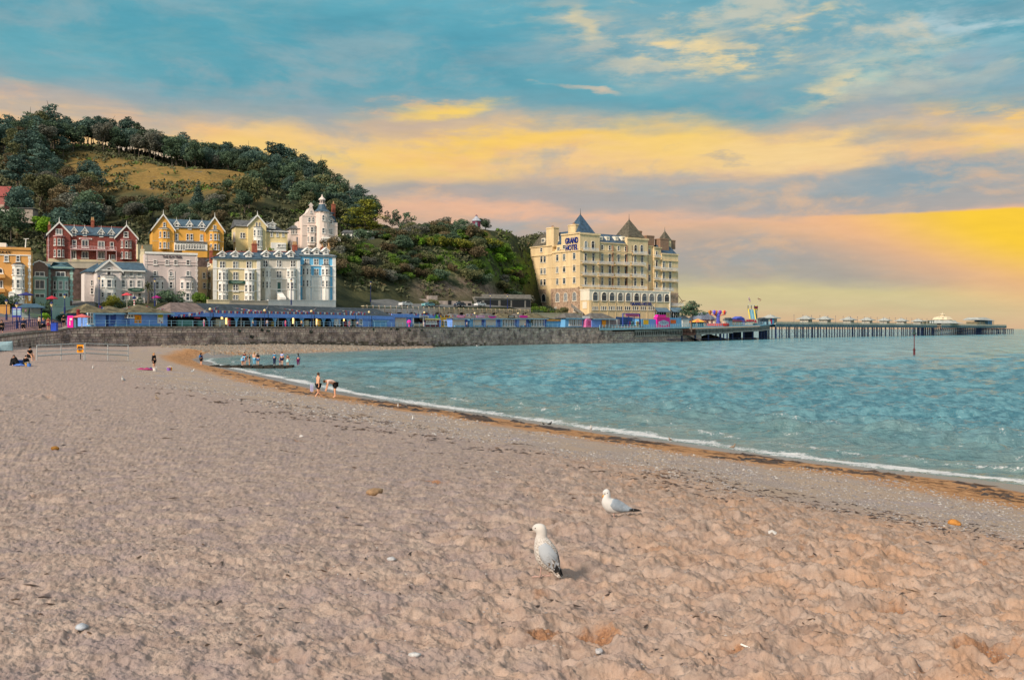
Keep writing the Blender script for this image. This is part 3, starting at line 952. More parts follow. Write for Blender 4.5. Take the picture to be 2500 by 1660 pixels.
proto('dome',leaf_cloud([((0,0,.35),(.48,.48,.48)),((.1,0,.3),(.45,.45,.4))],2600,.05,15),trunk_mesh('dome_stem',.3,.1,7,.03,3))
_pv,_pf=[],[]
rr_=random.Random(8)
for k in range(46): # strap-leaved palm head
    a=rr_.uniform(0,6.28);e=rr_.uniform(-.35,1.4)
    d=Vector((math.cos(a)*math.cos(e),math.sin(a)*math.cos(e),math.sin(e)))
    w=d.cross(Vector((0,0,1))).normalized()*.018
    o_=Vector((0,0,.62));L_=.38*rr_.uniform(.8,1.1)
    m_=o_+d*L_*.6;t_=o_+d*L_-Vector((0,0,.10))
    i0=len(_pv);_pv+=[o_-w*.5,o_+w*.5,m_+w,m_-w,t_+w*.2,t_-w*.2]
    _pf+=[(i0,i0+1,i0+2,i0+3),(i0+3,i0+2,i0+4,i0+5)]
proto('palm',(np.array([tuple(v)for v in _pv]),np.array(_pf)),trunk_mesh('palm_trunk',.62,.02,8,.045,0))

COPIES={}

def crown_data(kind,mk):
    k=(kind,mk)
    if k not in COPIES:
        me=PROTO[kind][0].copy()
        me.materials.clear();me.materials.append(LM[mk])
        COPIES[k]=me
    return COPIES[k]

def tree(name,label,cat,kind,mk,loc,h,group=None,wide=1.0,rot=None,stem='trunk',crown='crown'):
    t=thing(name,label,cat,loc,random.uniform(0,6.28)if rot is None else rot,group)
    t.scale=(h*wide,h*wide,h)
    if PROTO[kind][1]is not None:
        link(stem,PROTO[kind][1],t)
    link(crown,crown_data(kind,mk),t)
    return t

def hill_tree(px,Y,*a,**k):
    return tree(*a[:5],((px-CX)/F*Y,Y,gz(px,Y)-.2),*a[5:],**k)

R=random.Random(21)
CREST_Y=lambda px:np.interp(px,[-80,0,110,220,330,430,540,640,720,800,870,920],[470,470,470,482,492,502,500,500,480,468,448,430])
# the wood along the crest
for k in range(96):
    px=-40+950*(k+R.uniform(-.4,.4))/96.0
    if 655<px<712 or px>905:
        continue
    cy=float(CREST_Y(px))
    Y=cy+R.uniform(-26,14)
    if R.random()<.45:
        hill_tree(px,Y,'pine_tree','dark pine in the wood along the hill crest','tree','pine%d'%R.randrange(4),R.choice(('blue','blue','dark')),R.uniform(11,16),'pines along the hill crest',wide=1.0)
    else:
        hill_tree(px,Y,'broadleaf_tree','dark bushy tree in the wood along the hill crest','tree','broad%d'%R.randrange(4),R.choice(('dark','dark','blue','olive')),R.uniform(9,13.5),'leafy trees along the hill crest',wide=1.1)
# second row in front of the crest, behind the grass knob
for k in range(34):
    px=215+430*(k+R.uniform(-.3,.3))/34.0
    Y=R.uniform(462,482)
    hill_tree(px,Y,'broadleaf_tree','greyish tree at the upper edge of the dry grass slope','tree','broad%d'%R.randrange(4),R.choice(('dark','dark','grey','blue','grey')),R.uniform(11,15)*(1 if px<480 else .8),'trees along the top of the grass slope',wide=1.05)
# the left-hand slope
for k in range(74):
    px=R.uniform(-50,235);Y=R.uniform(292,455 if px<165 else 372)
    if 75<px<135 and Y<310:
        continue
    if px<40 and 296<Y<336:
        continue
    if px>165 and 405<Y<455 and R.random()<.85:
        continue
    if R.random()<.5:
        hill_tree(px,Y,'conifer_tree','dark bluish conifer on the wooded slope behind the brick hotel','tree',R.choice(('pine0','pine1','broad1','cone')),'blue',R.uniform(9,15),'conifers on the wooded slope',wide=1.15)
    else:
        hill_tree(px,Y,'broadleaf_tree','leafy tree on the wooded slope behind the brick hotel','tree','broad%d'%R.randrange(4),R.choice(('dark','olive','rust','dark','grey')),R.uniform(8,13),'leafy trees on the wooded slope',wide=1.15)
for k in range(34):
    px=R.uniform(190,600);Y=R.uniform(315,343)if px<540 else R.uniform(330,385)
    if 440<px<520 and Y>335:
        continue
    hill_tree(px,Y,'broadleaf_tree','dark tree on the slope below the dry grass','tree','broad%d'%R.randrange(4),R.choice(('dark','olive','dark','rust','grey')),R.uniform(4.5,8),'trees below the dry grass',wide=1.25)
for k in range(62):
    px=R.uniform(575,905);lo=338 if px<700 else 345 if px<830 else 375
    Y=R.uniform(lo,float(CREST_Y(px))-12)
    hill_tree(px,Y,'broadleaf_tree','dark tree on the slope behind the white turreted house','tree',R.choice(('broad0','broad1','broad2','broad3','pine2')),R.choice(('dark','blue','dark','olive')),R.uniform(8,13),'trees behind the white turreted house',wide=1.15)
# trees one can pick out
hill_tree(432,470,'broadleaf_tree','bright lime green tree standing out in the dark hill wood','tree','broad0','lime',11.5,wide=1.05)
hill_tree(106,298,'broadleaf_tree','lime green tree on the slope above the dark brick hotel','tree','broad2','lime',8.0,wide=1.2)
hill_tree(28,262,'broadleaf_tree','bright green tree behind the yellow hotel at the left edge','tree','broad1','lime',6.0,wide=1.5)
hill_tree(483,352,'spruce_tree','lone dark spruce on the grass slope above the orange house','tree','cone','blue',10.2,wide=1.1)
hill_tree(310,492,'pine_tree','tall pine rising above the others on the crest','tree','pine1','blue',18)
hill_tree(125,478,'pine_tree','broad pine at the highest point of the wooded crest','tree','pine0','blue',19,wide=1.2)
for i,(px,h)in enumerate(((664,19),(690,17.5),(712,15),(738,14))):
    hill_tree(px,472+3*i,'cypress_tree',('tallest layered cypress where the crest drops','second layered cypress on the falling crest','third layered cypress on the falling crest','smallest layered cypress above the turreted house')[i],'tree','pine%d'%i,'blue',h,'layered cypresses on the crest',wide=1.15)
hill_tree(787,455,'pine_tree','thin lone pine with flat branches against the sky','tree','pine2','dark',17,wide=.85)
hill_tree(893,352,'cedar_tree','great spreading cedar in front of the low white house','tree','cedar','gold',14.2,wide=1.28)
hill_tree(862,380,'cedar_tree','dark cedar close behind the turreted house','tree','cedar','blue',13,wide=1.2)
hill_tree(985,412,'ash_tree','open branched tree with sky showing through its crown','tree','open','dark',13,wide=1.25)
hill_tree(958,410,'ash_tree','smaller open branched tree left of the open crowned one','tree','open','grey',9.5,wide=1.2)
hill_tree(1022,412,'ash_tree','low open branched tree right of the open crowned one','tree','open','dark',8.5,wide=1.4)
hill_tree(1085,398,'broadleaf_tree','round tree on the ridge left of the red lookout hut','tree','broad3','grey',8.5,wide=1.5)
hill_tree(1128,404,'broadleaf_tree','low dark tree on the ridge beside the lookout hut','tree','broad1','dark',6.5,wide=1.6)
hill_tree(1182,408,'broadleaf_tree','small dark tree just behind the red lookout hut','tree','broad2','dark',6.5,wide=1.3)

# bushes on the hump to the right
for k in range(215):
    px=R.uniform(800,1345);t=R.random()
    lo=float(np.interp(px,[800,870,940,1000,1163,1330],[286,296,304,316,342,372]));hi=float(np.interp(px,[800,870,940,1000,1163,1330],[318,338,362,373,380,402]))
    Y=lo+(hi-lo)*t
    if 1100<px<1200 and t>.9:
        continue
    if px<860 and t>.8:
        continue
    z=gz(px,Y)
    if px>1010 and 25<z<37 and R.random()<.62:
        mk,lab,gr=R.choice(('green','green','lime','gold')),'bright green bush on the slope left of the big hotel','bright bushes on the slope'
    elif R.random()<.38:
        mk,lab,gr='green','green bush among the dark scrub of the slope','green bushes among the scrub'
    else:
        mk,lab,gr=R.choice(('dark','grey','olive','rust','dark','olive')),'dark bush on the scrubby slope left of the big hotel','dark bushes on the slope'
    if px>1080 and z<24 and R.random()<.4:
        continue
    hill_tree(px,Y,'hill_bush',lab,'bush','bush%d'%R.randrange(4),mk,R.uniform(3.2,6.4)*(1.0 if mk not in('green','lime')else .75),gr,wide=1.35,stem='stem',crown='foliage')

# undergrowth: low scrub nobody could count
r3=np.random.default_rng(77)
n_=80000
upx=r3.uniform(-60,1350,n_);us=r3.uniform(30,320,n_)
uy=Yw(upx)+us
uz=land_z(upx,uy)
kn=(upx>170)&(upx<640)&(uy>352)&(uy<458)
ux_=(upx-CX)/F*uy
dens=fbm(ux_/9,uy/9,3,66)
kn2=(np.abs(upx-1150)<60)&(uy>374)
cl=(upx>1000)&(np.abs(uy-(Yw(upx)+52))<9)
m_=(uz>np.where(upx>840,12.6,14.5))&(us>np.where(upx>840,44,62))&~(kn&(dens<.60))&~kn2&~(cl&(dens<.56))&(dens>.36)&(uz<100)
upx,uy,uz=upx[m_],uy[m_],uz[m_]
n_=len(upx)
cpt=np.stack([(upx-CX)/F*uy,uy,uz+r3.uniform(.1,1.1,n_)],-1)
nr_=r3.normal(size=(n_,3));nr_[:,2]+=.7;nr_[:,1]-=.4
nr_/=np.linalg.norm(nr_,axis=1)[:,None]
a_=np.cross(nr_,r3.normal(size=(n_,3)));a_/=np.linalg.norm(a_,axis=1)[:,None];b__=np.cross(nr_,a_)
s_=r3.uniform(.35,.95,n_)[:,None]
Vu=np.stack([cpt-a_*s_,cpt-b__*s_*.6,cpt+a_*s_,cpt+b__*s_*.6],1).reshape(-1,3)
mu,N,b,o=principled('undergrowth_leaves')
co=N.n('ShaderNodeTexCoord').outputs['Object']
f1=N.noise(co,0.09,5.0,0.65);f2=N.noise(co,0.5,3.0,0.6)
cu_=N.mix(N.rng(f2,.35,.65),(0.060,0.074,0.040,1),(0.150,0.150,0.085,1))
cu_=N.mix(N.rng(f1,.54,.62,0,.9),cu_,(0.095,0.17,0.03,1))
cu_=N.mix(N.rng(N.noise(co,.2,3.0),.60,.68,0,.8),cu_,(0.13,0.085,0.045,1))
N.put(b.inputs['Base Color'],cu_);b.inputs['Roughness'].default_value=.85;b.inputs['Specular IOR Level'].default_value=.1
ug=link('undergrowth',raw_mesh('undergrowth',Vu,np.arange(4*n_).reshape(n_,4),mu))
tag(ug,'low dark scrub covering the hillside between the trees','undergrowth',kind='stuff')

# ================================================================== houses
def paint(name,r,g,b_,**k):
    return mat(name,lin(r,g,b_)[:3],k.pop('rough',.75),k.pop('var',.10),k.pop('scale',.35),streak=True,**k)

WHITE=paint('white_paint',244,242,237)
CREAMW=paint('cream_paint',226,212,178)
SLATE=mat('blue_slate',(0.060,0.115,0.165),.55,.3,1.4,spec=.4)
SLATEG=mat('grey_slate',(0.125,0.13,0.135),.7,.3,1.2)
SLATET=mat('teal_slate',(0.055,0.125,0.155),.55,.25,1.4,spec=.4)
LEAD=mat('lead_flashing',(0.11,0.12,0.13),.6,.2,2)
BRICKR=mat('red_brick',(0.30,0.085,0.068),.85,.28,2.5)
CHIMB=mat('chimney_brick',(0.36,0.105,0.065),.85,.25,2.5)
POT=mat('clay_pot',(0.55,0.33,0.16),.8,.15,3)
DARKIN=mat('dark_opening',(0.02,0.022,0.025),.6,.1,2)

def glass(name,c,rough=.12):
    return mat(name,c,rough,.35,1.1,spec=.6,rand=.35)

GLASS=[glass('glass_dark',(0.030,0.040,0.055)),glass('glass_blue',(0.075,0.105,0.135)),glass('glass_curtain',(0.30,0.32,0.33),.4),glass('glass_grey',(0.14,0.165,0.18))]
_WC={}
RW=random.Random(5)

def window_meshes(w,h,style,fm):
    k=(round(w,1),round(h,1),style,fm.name)
    if k in _WC:
        return _WC[k]
    w,h=max(.3,k[0]),max(.4,k[1])
    f=MB();p=MB()
    t=min(.16,w*.14)
    arch='arch' in style
    if arch:
        n=8
        zc=h-w/2
        out=[(w/2*math.cos(math.pi*i/n),zc+w/2*math.sin(math.pi*i/n))for i in range(n+1)]
        inn=[((w/2-t)*math.cos(math.pi*i/n),zc+(w/2-t)*math.sin(math.pi*i/n))for i in range(n+1)]
        for i in range(n):
            f.poly_y([out[i],out[i+1],inn[i+1],inn[i]],-.14,.02)
        f.box(-w/2,-w/2+t,-.14,.02,0,zc);f.box(w/2-t,w/2,-.14,.02,0,zc)
        p.poly_y([(-w/2+t*.5,t*.5),(w/2-t*.5,t*.5)]+[(q[0],q[1])for q in inn],-.05,.0)
    else:
        f.box(-w/2,-w/2+t,-.14,.02,0,h);f.box(w/2-t,w/2,-.14,.02,0,h)
        f.box(-w/2+t,w/2-t,-.14,.02,h-t,h)
        p.box(-w/2+t*.6,w/2-t*.6,-.05,.0,t*.6,h-t*.6)
    f.box(-w/2-.12,w/2+.12,-.24,.02,-.12,t*.8) # sill
    if 'sash' in style:
        f.box(-w/2+t,w/2-t,-.11,-.03,h*.5-.05,h*.5+.05)
    if 'cross' in style:
        f.box(-w/2+t,w/2-t,-.11,-.03,h*.66-.045,h*.66+.045)
    if 'mull' in style:
        f.box(-.06,.06,-.115,-.028,t*.8,h-t)
    _WC[k]=(f.mesh('window',fm),[p.mesh('pane',g)for g in GLASS])
    return _WC[k]

class House:
    """A building whose front stands on a line through the street; x runs along the front, y back, z up."""

    def __init__(s,name,label,pxL,Y,a,pyB,cat='house',group=None,sink=3.0):
        s.O=Vector(P(pxL,pyB,Y));s.a=math.radians(a)
        s.lx=Vector((math.cos(s.a),math.sin(s.a),0));s.ly=Vector((-math.sin(s.a),math.cos(s.a),0))
        s.root=thing(name,label,cat,s.O,s.a,group)
        s.sink=sink
        s.acc={}

    def t(s,px,yo=0.0):
        u=(px-CX)/F
        o=s.O+s.ly*yo
        return(u*o.y-o.x)/(s.lx.x-u*s.lx.y)

    def depth(s,px,yo=0.0):
        return s.O.y+s.ly.y*yo+s.lx.y*s.t(px,yo)

    def z(s,px,py,yo=0.0):
        return H-(py-HY)/F*s.depth(px,yo)-s.O.z

    def side(s,px,x0=0.0):
        """distance back along the left wall (at x = x0) for a photo x"""
        u=(px-CX)/F
        o=s.O+s.lx*x0
        return(u*o.y-o.x)/(s.ly.x-u*s.ly.y)

    def zs(s,px,py,x0=0.0):
        y=s.O.y+s.lx.y*x0+s.ly.y*s.side(px,x0)
        return H-(py-HY)/F*y-s.O.z

    # ---- gathering geometry into named parts
    def part(s,name,m):
        k=(name,m.name)
        if k not in s.acc:
            s.acc[k]=(MB(),m)
        return s.acc[k][0]

    def done(s):
        for(nm,_k),(mb,m)in s.acc.items():
            if mb.v:
                o=mb.build(nm,m,s.root)
                if nm in('quoin','balcony_railing'):
                    o['kind']='stuff'
        s.acc={}
        return s

    def sub(s,name,mb,m,parent=None,smooth=False):
        return mb.build(name,m,parent or s.root,smooth=smooth)

    # ---- pieces
    def block(s,px0,px1,pyT,m,dep=9.0,yo=0.0,pyB=None,name='wall'):
        x0,x1=s.t(px0,yo),s.t(px1,yo)
        zt=s.z((px0+px1)/2,pyT,yo)
        zb=-s.sink if pyB is None else s.z((px0+px1)/2,pyB,yo)
        s.part(name,m).box(x0,x1,yo,yo+dep,zb,zt)
        return x0,x1,zb,zt

    def win(s,px0,px1,py0,py1,style='sash',yo=0.0,fm=None,g=None,x=None,rot=0.0):
        pc=(px0+px1)/2
        xc=s.t(pc,yo);w=abs(s.t(px1,yo)-s.t(px0,yo));z0=s.z(pc,py1,yo);h=s.z(pc,py0,yo)-z0
        return s.win_at(xc,yo,z0,w,h,style,fm,g,rot)

    def win_at(s,x,y,z0,w,h,style='sash',fm=None,g=None,rot=0.0):
        fmesh,panes=window_meshes(w,h,style,fm or WHITE)
        o=link('window',fmesh,s.root,(x,y,z0),rot)
        link('pane',panes[g if g is not None else RW.choice((0,0,1,1,2,3))],o)
        return o

    def swin(s,px0,px1,py0,py1,style='sash',x0=0.0,fm=None,g=None):
        """a window in the left-hand side wall"""
        pc=(px0+px1)/2
        y=s.side(pc,x0);w=abs(s.side(px0,x0)-s.side(px1,x0));z0=s.zs(pc,py1,x0);h=s.zs(pc,py0,x0)-z0
        return s.win_at(x0,y,z0,w,h,style,fm,g,-math.pi/2)

    def band(s,px0,px1,py,m,th=.28,pr=.14,yo=0.0,name='string_course'):
        x0,x1=s.t(px0,yo),s.t(px1,yo);z=s.z((px0+px1)/2,py,yo)
        s.part(name,m).box(x0-.05,x1+.05,yo-pr,yo+.01,z-th/2,z+th/2)

    def quoins(s,px,py0,py1,m,w=.5):
        x=s.t(px);z0,z1=s.z(px,py1),s.z(px,py0)
        n=max(4,int((z1-z0)/.62));k=(z1-z0)/n
        for i in range(n):
            ww=w*(1.0 if i%2 else .62)
            s.part('quoin',m).box(x-ww/2,x+ww/2,-.07,.03,z0+k*i+.03,z0+k*(i+1)-.03)

    def roof_x(s,x0,x1,y0,y1,ze,zr,m,hipL=0.0,hipR=0.0,over=.35,name='roof'):
        """ridge along the front"""
        yc=(y0+y1)/2
        a,b_,c,d=(x0-over,y0-over,ze),(x1+over,y0-over,ze),(x1+over,y1+over,ze),(x0-over,y1+over,ze)
        r0,r1=(x0-over+hipL,yc,zr),(x1+over-hipR,yc,zr)
        lo=[(p[0],p[1],p[2]-.22)for p in(a,b_,c,d)]
        s.part(name,m).add([a,b_,c,d,r0,r1]+lo,[(0,1,5,4),(2,3,4,5),(3,0,4),(1,2,5),(0,6,7,1),(1,7,8,2),(2,8,9,3),(3,9,6,0),(9,8,7,6)])

    def gable(s,px0,px1,pyE,pyA,wall_m,roof_m,dep=9.0,yo=0.0,trim=None,finial=True,pxA=None):
        """a wall with its gable to the front, its two roof slopes, and barge boards"""
        x0,x1=s.t(px0,yo),s.t(px1,yo);pc=(px0+px1)/2
        ze,za=s.z(pc,pyE,yo),s.z(pc,pyA,yo);xc=(x0+x1)/2
        s.part('wall',wall_m).poly_y([(x0,-s.sink),(x1,-s.sink),(x1,ze),(xc,za),(x0,ze)],yo,yo+dep)
        ov=.45;th=.2
        sl=(za-ze)/(xc-x0)
        for sg in(-1,1):
            xe=xc+sg*(xc-x0+ov);zl=ze-sl*ov
            s.part('roof',roof_m).poly_y([(xc,za+.02),(xc,za+.02+th),(xe,zl+.02+th),(xe,zl+.02)],yo-.3,yo+dep+.2)
            if trim is not None:
                s.part('barge_board',trim).poly_y([(xc,za-.25),(xc,za+.30),(xe,zl+.30),(xe,zl-.25)],yo-.46,yo-.31)
        if finial:
            s.part('finial',trim or WHITE).tube((xc,yo-.38,za),(xc,yo-.38,za+1.3),.11,.04,6)
        return xc,ze,za

    def dormer(s,px,w_px,pyB,pyA,yo,wall_m=None,roof_m=None,style='sash',fin=True):
        wall_m=wall_m or WHITE;roof_m=roof_m or WHITE
        x0,x1=s.t(px-w_px/2,yo),s.t(px+w_px/2,yo);xc=(x0+x1)/2
        zb,za=s.z(px,pyB,yo),s.z(px,pyA,yo);ze=zb+(za-zb)*.62
        mb=MB()
        mb.poly_y([(x0,zb-.6),(x1,zb-.6),(x1,ze),(xc,za-.1),(x0,ze)],yo,yo+2.6)
        d=s.sub('dormer',mb,wall_m)
        rf=MB()
        for sg in(-1,1):
            xe=xc+sg*(xc-x0+.28);zl=ze-.28*(za-ze)/(xc-x0)
            rf.poly_y([(xc,za-.1),(xc,za+.12),(xe,zl+.12),(xe,zl-.1)],yo-.28,yo+2.7)
        if fin:
            rf.tube((xc,yo-.2,za),(xc,yo-.2,za+.9),.07,.03,5)
        s.sub('dormer_roof',rf,roof_m,d)
        w=(x1-x0)*.62;h=(ze-zb)*.95
        s.win_at(xc,yo,zb+.1,w,h,style)

    def bay(s,px0,px1,py0,py1,rows,m,pr=.9,roof=None,side=True,cant=.5,style='sash',cw=.42,trim=None):
        """a canted bay with a row of windows on each floor; rows = [(py top, py bottom), ...]"""
        x0,x1=s.t(px0),s.t(px1);pc=(px0+px1)/2
        zb,zt=s.z(pc,py1),s.z(pc,py0);c=cant
        pts=[(x0,.01),(x0+c,-pr),(x1-c,-pr),(x1,.01)]
        mb=MB();mb.poly_z(pts,zb,zt)
        b_=s.sub('bay',mb,m)
        cap=MB();cap.poly_z([(x0-.15,.012),(x0+c-.1,-pr-.18),(x1-c+.1,-pr-.18),(x1+.15,.012)],zt+.001,zt+.2)
        s.sub('bay_cornice',cap,trim or m,b_)
        if roof is not None:
            rf=MB();rf.poly_z([(x0-.12,.013),(x0+c-.1,-pr-.15),(x1-c+.1,-pr-.15),(x1+.12,.013)],zt+.2,zt+.55,top=.72)
            s.sub('bay_roof',rf,roof,b_)
        ang=math.atan2(pr,c);L=math.hypot(pr,c)
        for(a0,a1)in rows:
            z0=s.z(pc,a1);h=s.z(pc,a0)-z0
            wd=(x1-x0-2*c)
            s.win_at((x0+x1)/2,-pr,z0,wd*cw*1.5 if side else wd*.8,h,style)
            if side:
                for sg in(-1,1):
                    xm=(x0+c/2)if sg<0 else(x1-c/2)
                    s.win_at(xm,-pr/2+.005,z0,L*.6,h,style,rot=sg*ang)

    def chimney(s,px0,px1,pyT,pyB,yo,m=None,pots=2,dep=1.3):
        x0,x1=s.t(px0,yo),s.t(px1,yo);zt,zb=s.z(px0,pyT,yo),s.z(px0,pyB,yo)
        mb=MB();mb.box(x0,x1,yo,yo+dep,zb-1.5,zt);mb.box(x0-.1,x1+.1,yo-.1,yo+dep+.1,zt-.28,zt-.06)
        c=s.sub('chimney',mb,m or CHIMB)
        if pots:
            pb=MB()
            for i in range(pots):
                xx=x0+(x1-x0)*(i+.5)/pots
                pb.lathe([(.2,zt),(.24,zt+.12),(.16,zt+.85),(.2,zt+.95)],(xx,yo+dep/2),7)
            s.sub('chimney_pot',pb,POT,c)

    def text(s,body,px,py,hpx,m,yo=-.12,name='lettering',wpx=None,off=0.02,rot=0.0,x=None,side=None):
        dpt=s.depth(px,0)if side is None else s.O.y
        me=text_mesh(body,hpx/F*dpt,m,off,None if wpx is None else wpx/F*dpt/(math.cos(s.a)if side is None else math.sin(s.a)*1.05))
        if side is None:
            o=link(name,me,s.root,(s.t(px,0),yo,s.z(px,py,0)))
            o.rotation_euler=(math.radians(90),0,0)
        else:
            o=link(name,me,s.root,(-.12,s.side(px),s.zs(px,py)))
            o.rotation_euler=(math.radians(90),0,math.radians(-90))
        return o

def text_mesh(body,h,m,off=0.02,w=None):
    """raised lettering, h metres tall and w wide, centred on its origin"""
    cu=bpy.data.curves.new('lettering','FONT')
    cu.body=body;cu.align_x='CENTER';cu.extrude=.04;cu.offset=off;cu.resolution_u=2;cu.size=1.0
    o=bpy.data.objects.new('lettering',cu)
    me=bpy.data.meshes.new_from_object(o)
    bpy.data.objects.remove(o)
    n=len(me.vertices);co=np.empty(n*3,np.float32);me.vertices.foreach_get('co',co);co=co.reshape(-1,3)
    lo,hi=co.min(0),co.max(0)
    k=h/(hi[1]-lo[1]);kx=k if w is None else w/(hi[0]-lo[0])
    co=(co-(lo+hi)/2)*np.array([kx,k,1.5*k])
    me.vertices.foreach_set('co',co.astype(np.float32).ravel())
    me.materials.clear();me.materials.append(m)
    me.update()
    return me

NAVY=mat('navy_letters',lin(30,50,130)[:3],.6,.05)
BLACKP=mat('black_paint',(0.02,0.02,0.022),.5,.1)

# ---- yellow hotel at the left edge
YELLOW=paint('ochre_render',226,168,98)
h=House('seaside_hotel','ochre yellow hotel with white quoins cut by the left edge',-70,192,24,740,'hotel')
h.block(-70,75,608,YELLOW,10)
h.band(-70,75,622,WHITE,.2);h.band(-70,75,606,YELLOW,.5,.2,name='parapet');h.quoins(72,625,735,WHITE,.55)
h.block(-70,15,592,WHITE,4,3.0,608,name='roof_room')
h.part('roof',SLATEG).poly_y([(h.t(18),h.z(20,608)),(h.t(48),h.z(48,610)),(h.t(36),h.z(36,599)),(h.t(18),h.z(20,598))],3,7)
for a,b_ in((10,21),(39,49)):
    h.win(a,b_,624,639)
h.bay(30,60,650,742,[(656,672),(683,704),(718,730)],WHITE,.9,LEAD)
for py in(669,704):
    h.block(-70,12,py,YELLOW,1.2,-1.2,py+9,name='balcony')
h.win(-8,8,684,704,'mull');h.win(-30,-14,684,704,'mull');h.win(-8,8,655,668,'arch')
h.part('porch',WHITE).box(h.t(22),h.t(36),-1.6,0,0,h.z(30,716));h.part('porch',WHITE).poly_y([(h.t(21),h.z(30,716)),(h.t(37),h.z(30,716)),(h.t(29),h.z(30,711))],-1.7,0)
h.win(24,34,721,738,'mull',yo=-1.6)
h.text('ONT',9,616,5.5,BLACKP,wpx=30)
h.part('flagpole',WHITE).tube((h.t(61),1,h.z(61,610)),(h.t(63),1,h.z(63,583)),.12,.08)
h.part('flagpole',WHITE).tube((h.t(57),1,h.z(61,583)),(h.t(70),1,h.z(63,582)),.06,.06)
h.done()

# ---- pair of brown houses with pale green bays
BROWN=mat('brown_pebbledash',lin(132,112,104)[:3],.9,.15,3)
MINTP=paint('mint_paint',164,200,190)
for i,(x0,x1,lab)in enumerate(((75,118,'brown house with shaped gable and pale green square bay'),(118,177,'brown house with hipped teal roof and pale green canted bay'))):
    h=House('bay_fronted_house',lab,x0,206+4.2*i,24,738,'house','pair of brown houses')
    if i==0:
        xa,xb,zb,zt=h.block(75,117.6,651,BROWN,10)
        pts=[(h.t(75.5),zt),(h.t(117),zt),(h.t(111),h.z(100,646)),(h.t(108),h.z(100,642)),(h.t(103),h.z(100,641)),(h.t(96),h.z(100,638)),(h.t(89),h.z(100,641)),(h.t(83),h.z(90,643)),(h.t(82),h.z(90,647))]
        h.part('wall',BROWN).poly_y(pts,0,.6)
        h.part('gable_coping',WHITE).poly_y([(p[0],p[1]+.25)for p in pts[1:]]+[(p[0],p[1]-.02)for p in reversed(pts[1:])],-.12,.7)
        h.roof_x(xa,xb,.6,10,zt,h.z(96,640),SLATET)
        h.win(85,109,663,675,'mull',fm=WHITE)
        h.bay(81,114,680,740,[(684,706),(717,729)],MINTP,.9,None,False,.12,'mull',trim=MINTP)
        h.band(75,117,677,MINTP,.15)
    else:
        xa,xb,zb,zt=h.block(118,176,655,BROWN,9)
        h.roof_x(xa,xb,0,9,zt,h.z(147,637),SLATET,4.2,4.2,.5)
        h.band(118,177,654,MINTP,.35,.4,name='eaves')
        h.quoins(120.5,657,735,MINTP,.7);h.quoins(174.5,657,735,MINTP,.7)
        h.win(136,160,664,676,'mull')
        h.bay(129,167,678,740,[(686,707),(716,735)],MINTP,1.1,None,True,.9,'sash',trim=MINTP)
    h.part('lean_to',MINTP).box(h.t(x0+12),h.t(x1-6),-3.2,0,-1,1.0)
    h.done()

# ---- grey gabled house with the blue roof
PALEG=paint('pale_grey_render',228,218,214)
h=House('gabled_house','pale grey gabled house with blue slate roof and lens shaped sign',237,222,30,736,'guest house')
h.gable(237,296,660,636,PALEG,SLATE,12,0,WHITE)
xa,xb,zb,zt=h.block(296,354,661,PALEG,10,.4)
h.roof_x(xa-2,xb,.4,10.4,zt,h.z(325,638),SLATE)
h.block(206,237,663,PALEG,6,6.0)
h.roof_x(h.t(207,6),h.t(240,6),6,12,h.z(222,663,6),h.z(222,640,6),SLATE,3.5)
h.band(240,354,661,WHITE,.3,.3,name='eaves');h.band(240,354,707,WHITE,.2)
h.quoins(239,665,733,PALEG,.6);h.quoins(294,665,733,PALEG,.5)
h.win(260,272,654,672)
h.bay(246,284,677,738,[(683,702),(714,726)],WHITE,1.0,SLATEG,True,.8)
for a,b_ in((296,306),(315,325),(334,345)):
    h.win(a,b_,664,675,yo=.4);h.win(a,b_,684,702,yo=.4,g=2)
h.win(297,305,714,734,'cross',yo=.4);h.win(316,326,715,733,yo=.4,g=2);h.win(336,345,715,733,yo=.4)
h.win(221,227,684,697,yo=6.0);h.win(221,228,703,718,yo=6.0)
sg=MB()
pts=[(1.9*math.cos(t),.52*math.sin(t))for t in np.linspace(0,2*math.pi,13)[:-1]]
sg.poly_y([(p[0]*(1 if abs(p[1])<.3 else .95),p[1])for p in pts],-.1,0)
so=h.sub('hanging_sign',sg,mat('sign_green',lin(52,88,78)[:3],.5,.1));so.location=(h.t(332),-.3,h.z(332,708))
ln_=MB();ln_.box(-.9,.9,-.13,-.11,-.08,.12)
h.sub('sign_panel',ln_,mat('sign_pale_green',lin(150,176,160)[:3],.5),so)
h.done()

# ---- the pub with its name along the parapet
MAUVE=paint('mauve_render',218,202,198)
h=House('public_house','mauve rendered flat roofed building lettered THE ELM TREE',354,234,25,738,'pub')
xa,xb,zb,zt=h.block(354,482,621,MAUVE,11)
h.block(343,354,620,CREAMW,2.5,5.0,700,name='rear_wing');h.chimney(344,352,608,625,5.2,CREAMW,1)
h.band(354,482,619,WHITE,.5,.22,name='parapet');h.band(354,482,646,MAUVE,.22);h.band(354,482,640,MAUVE,.12)
h.quoins(356.5,625,735,PALEG,.6);h.quoins(480,625,735,PALEG,.6)
for a,b_ in((374,383),(403,412),(424,433),(454,464)):
    h.win(a,b_,635,647)
for a,b_ in((374,383),(454,464)):
    h.win(a,b_,662,673)
h.win(413,421,663,674,'arch sash');h.win(413,422,688,704);h.win(413,422,718,736)
x0,x1=h.t(410),h.t(427);zc=h.z(418,664)
pts=[((x0+x1)/2+(x1-x0)/2*math.cos(q),zc+(x1-x0)/2*math.sin(q))for q in np.linspace(0,math.pi,9)]
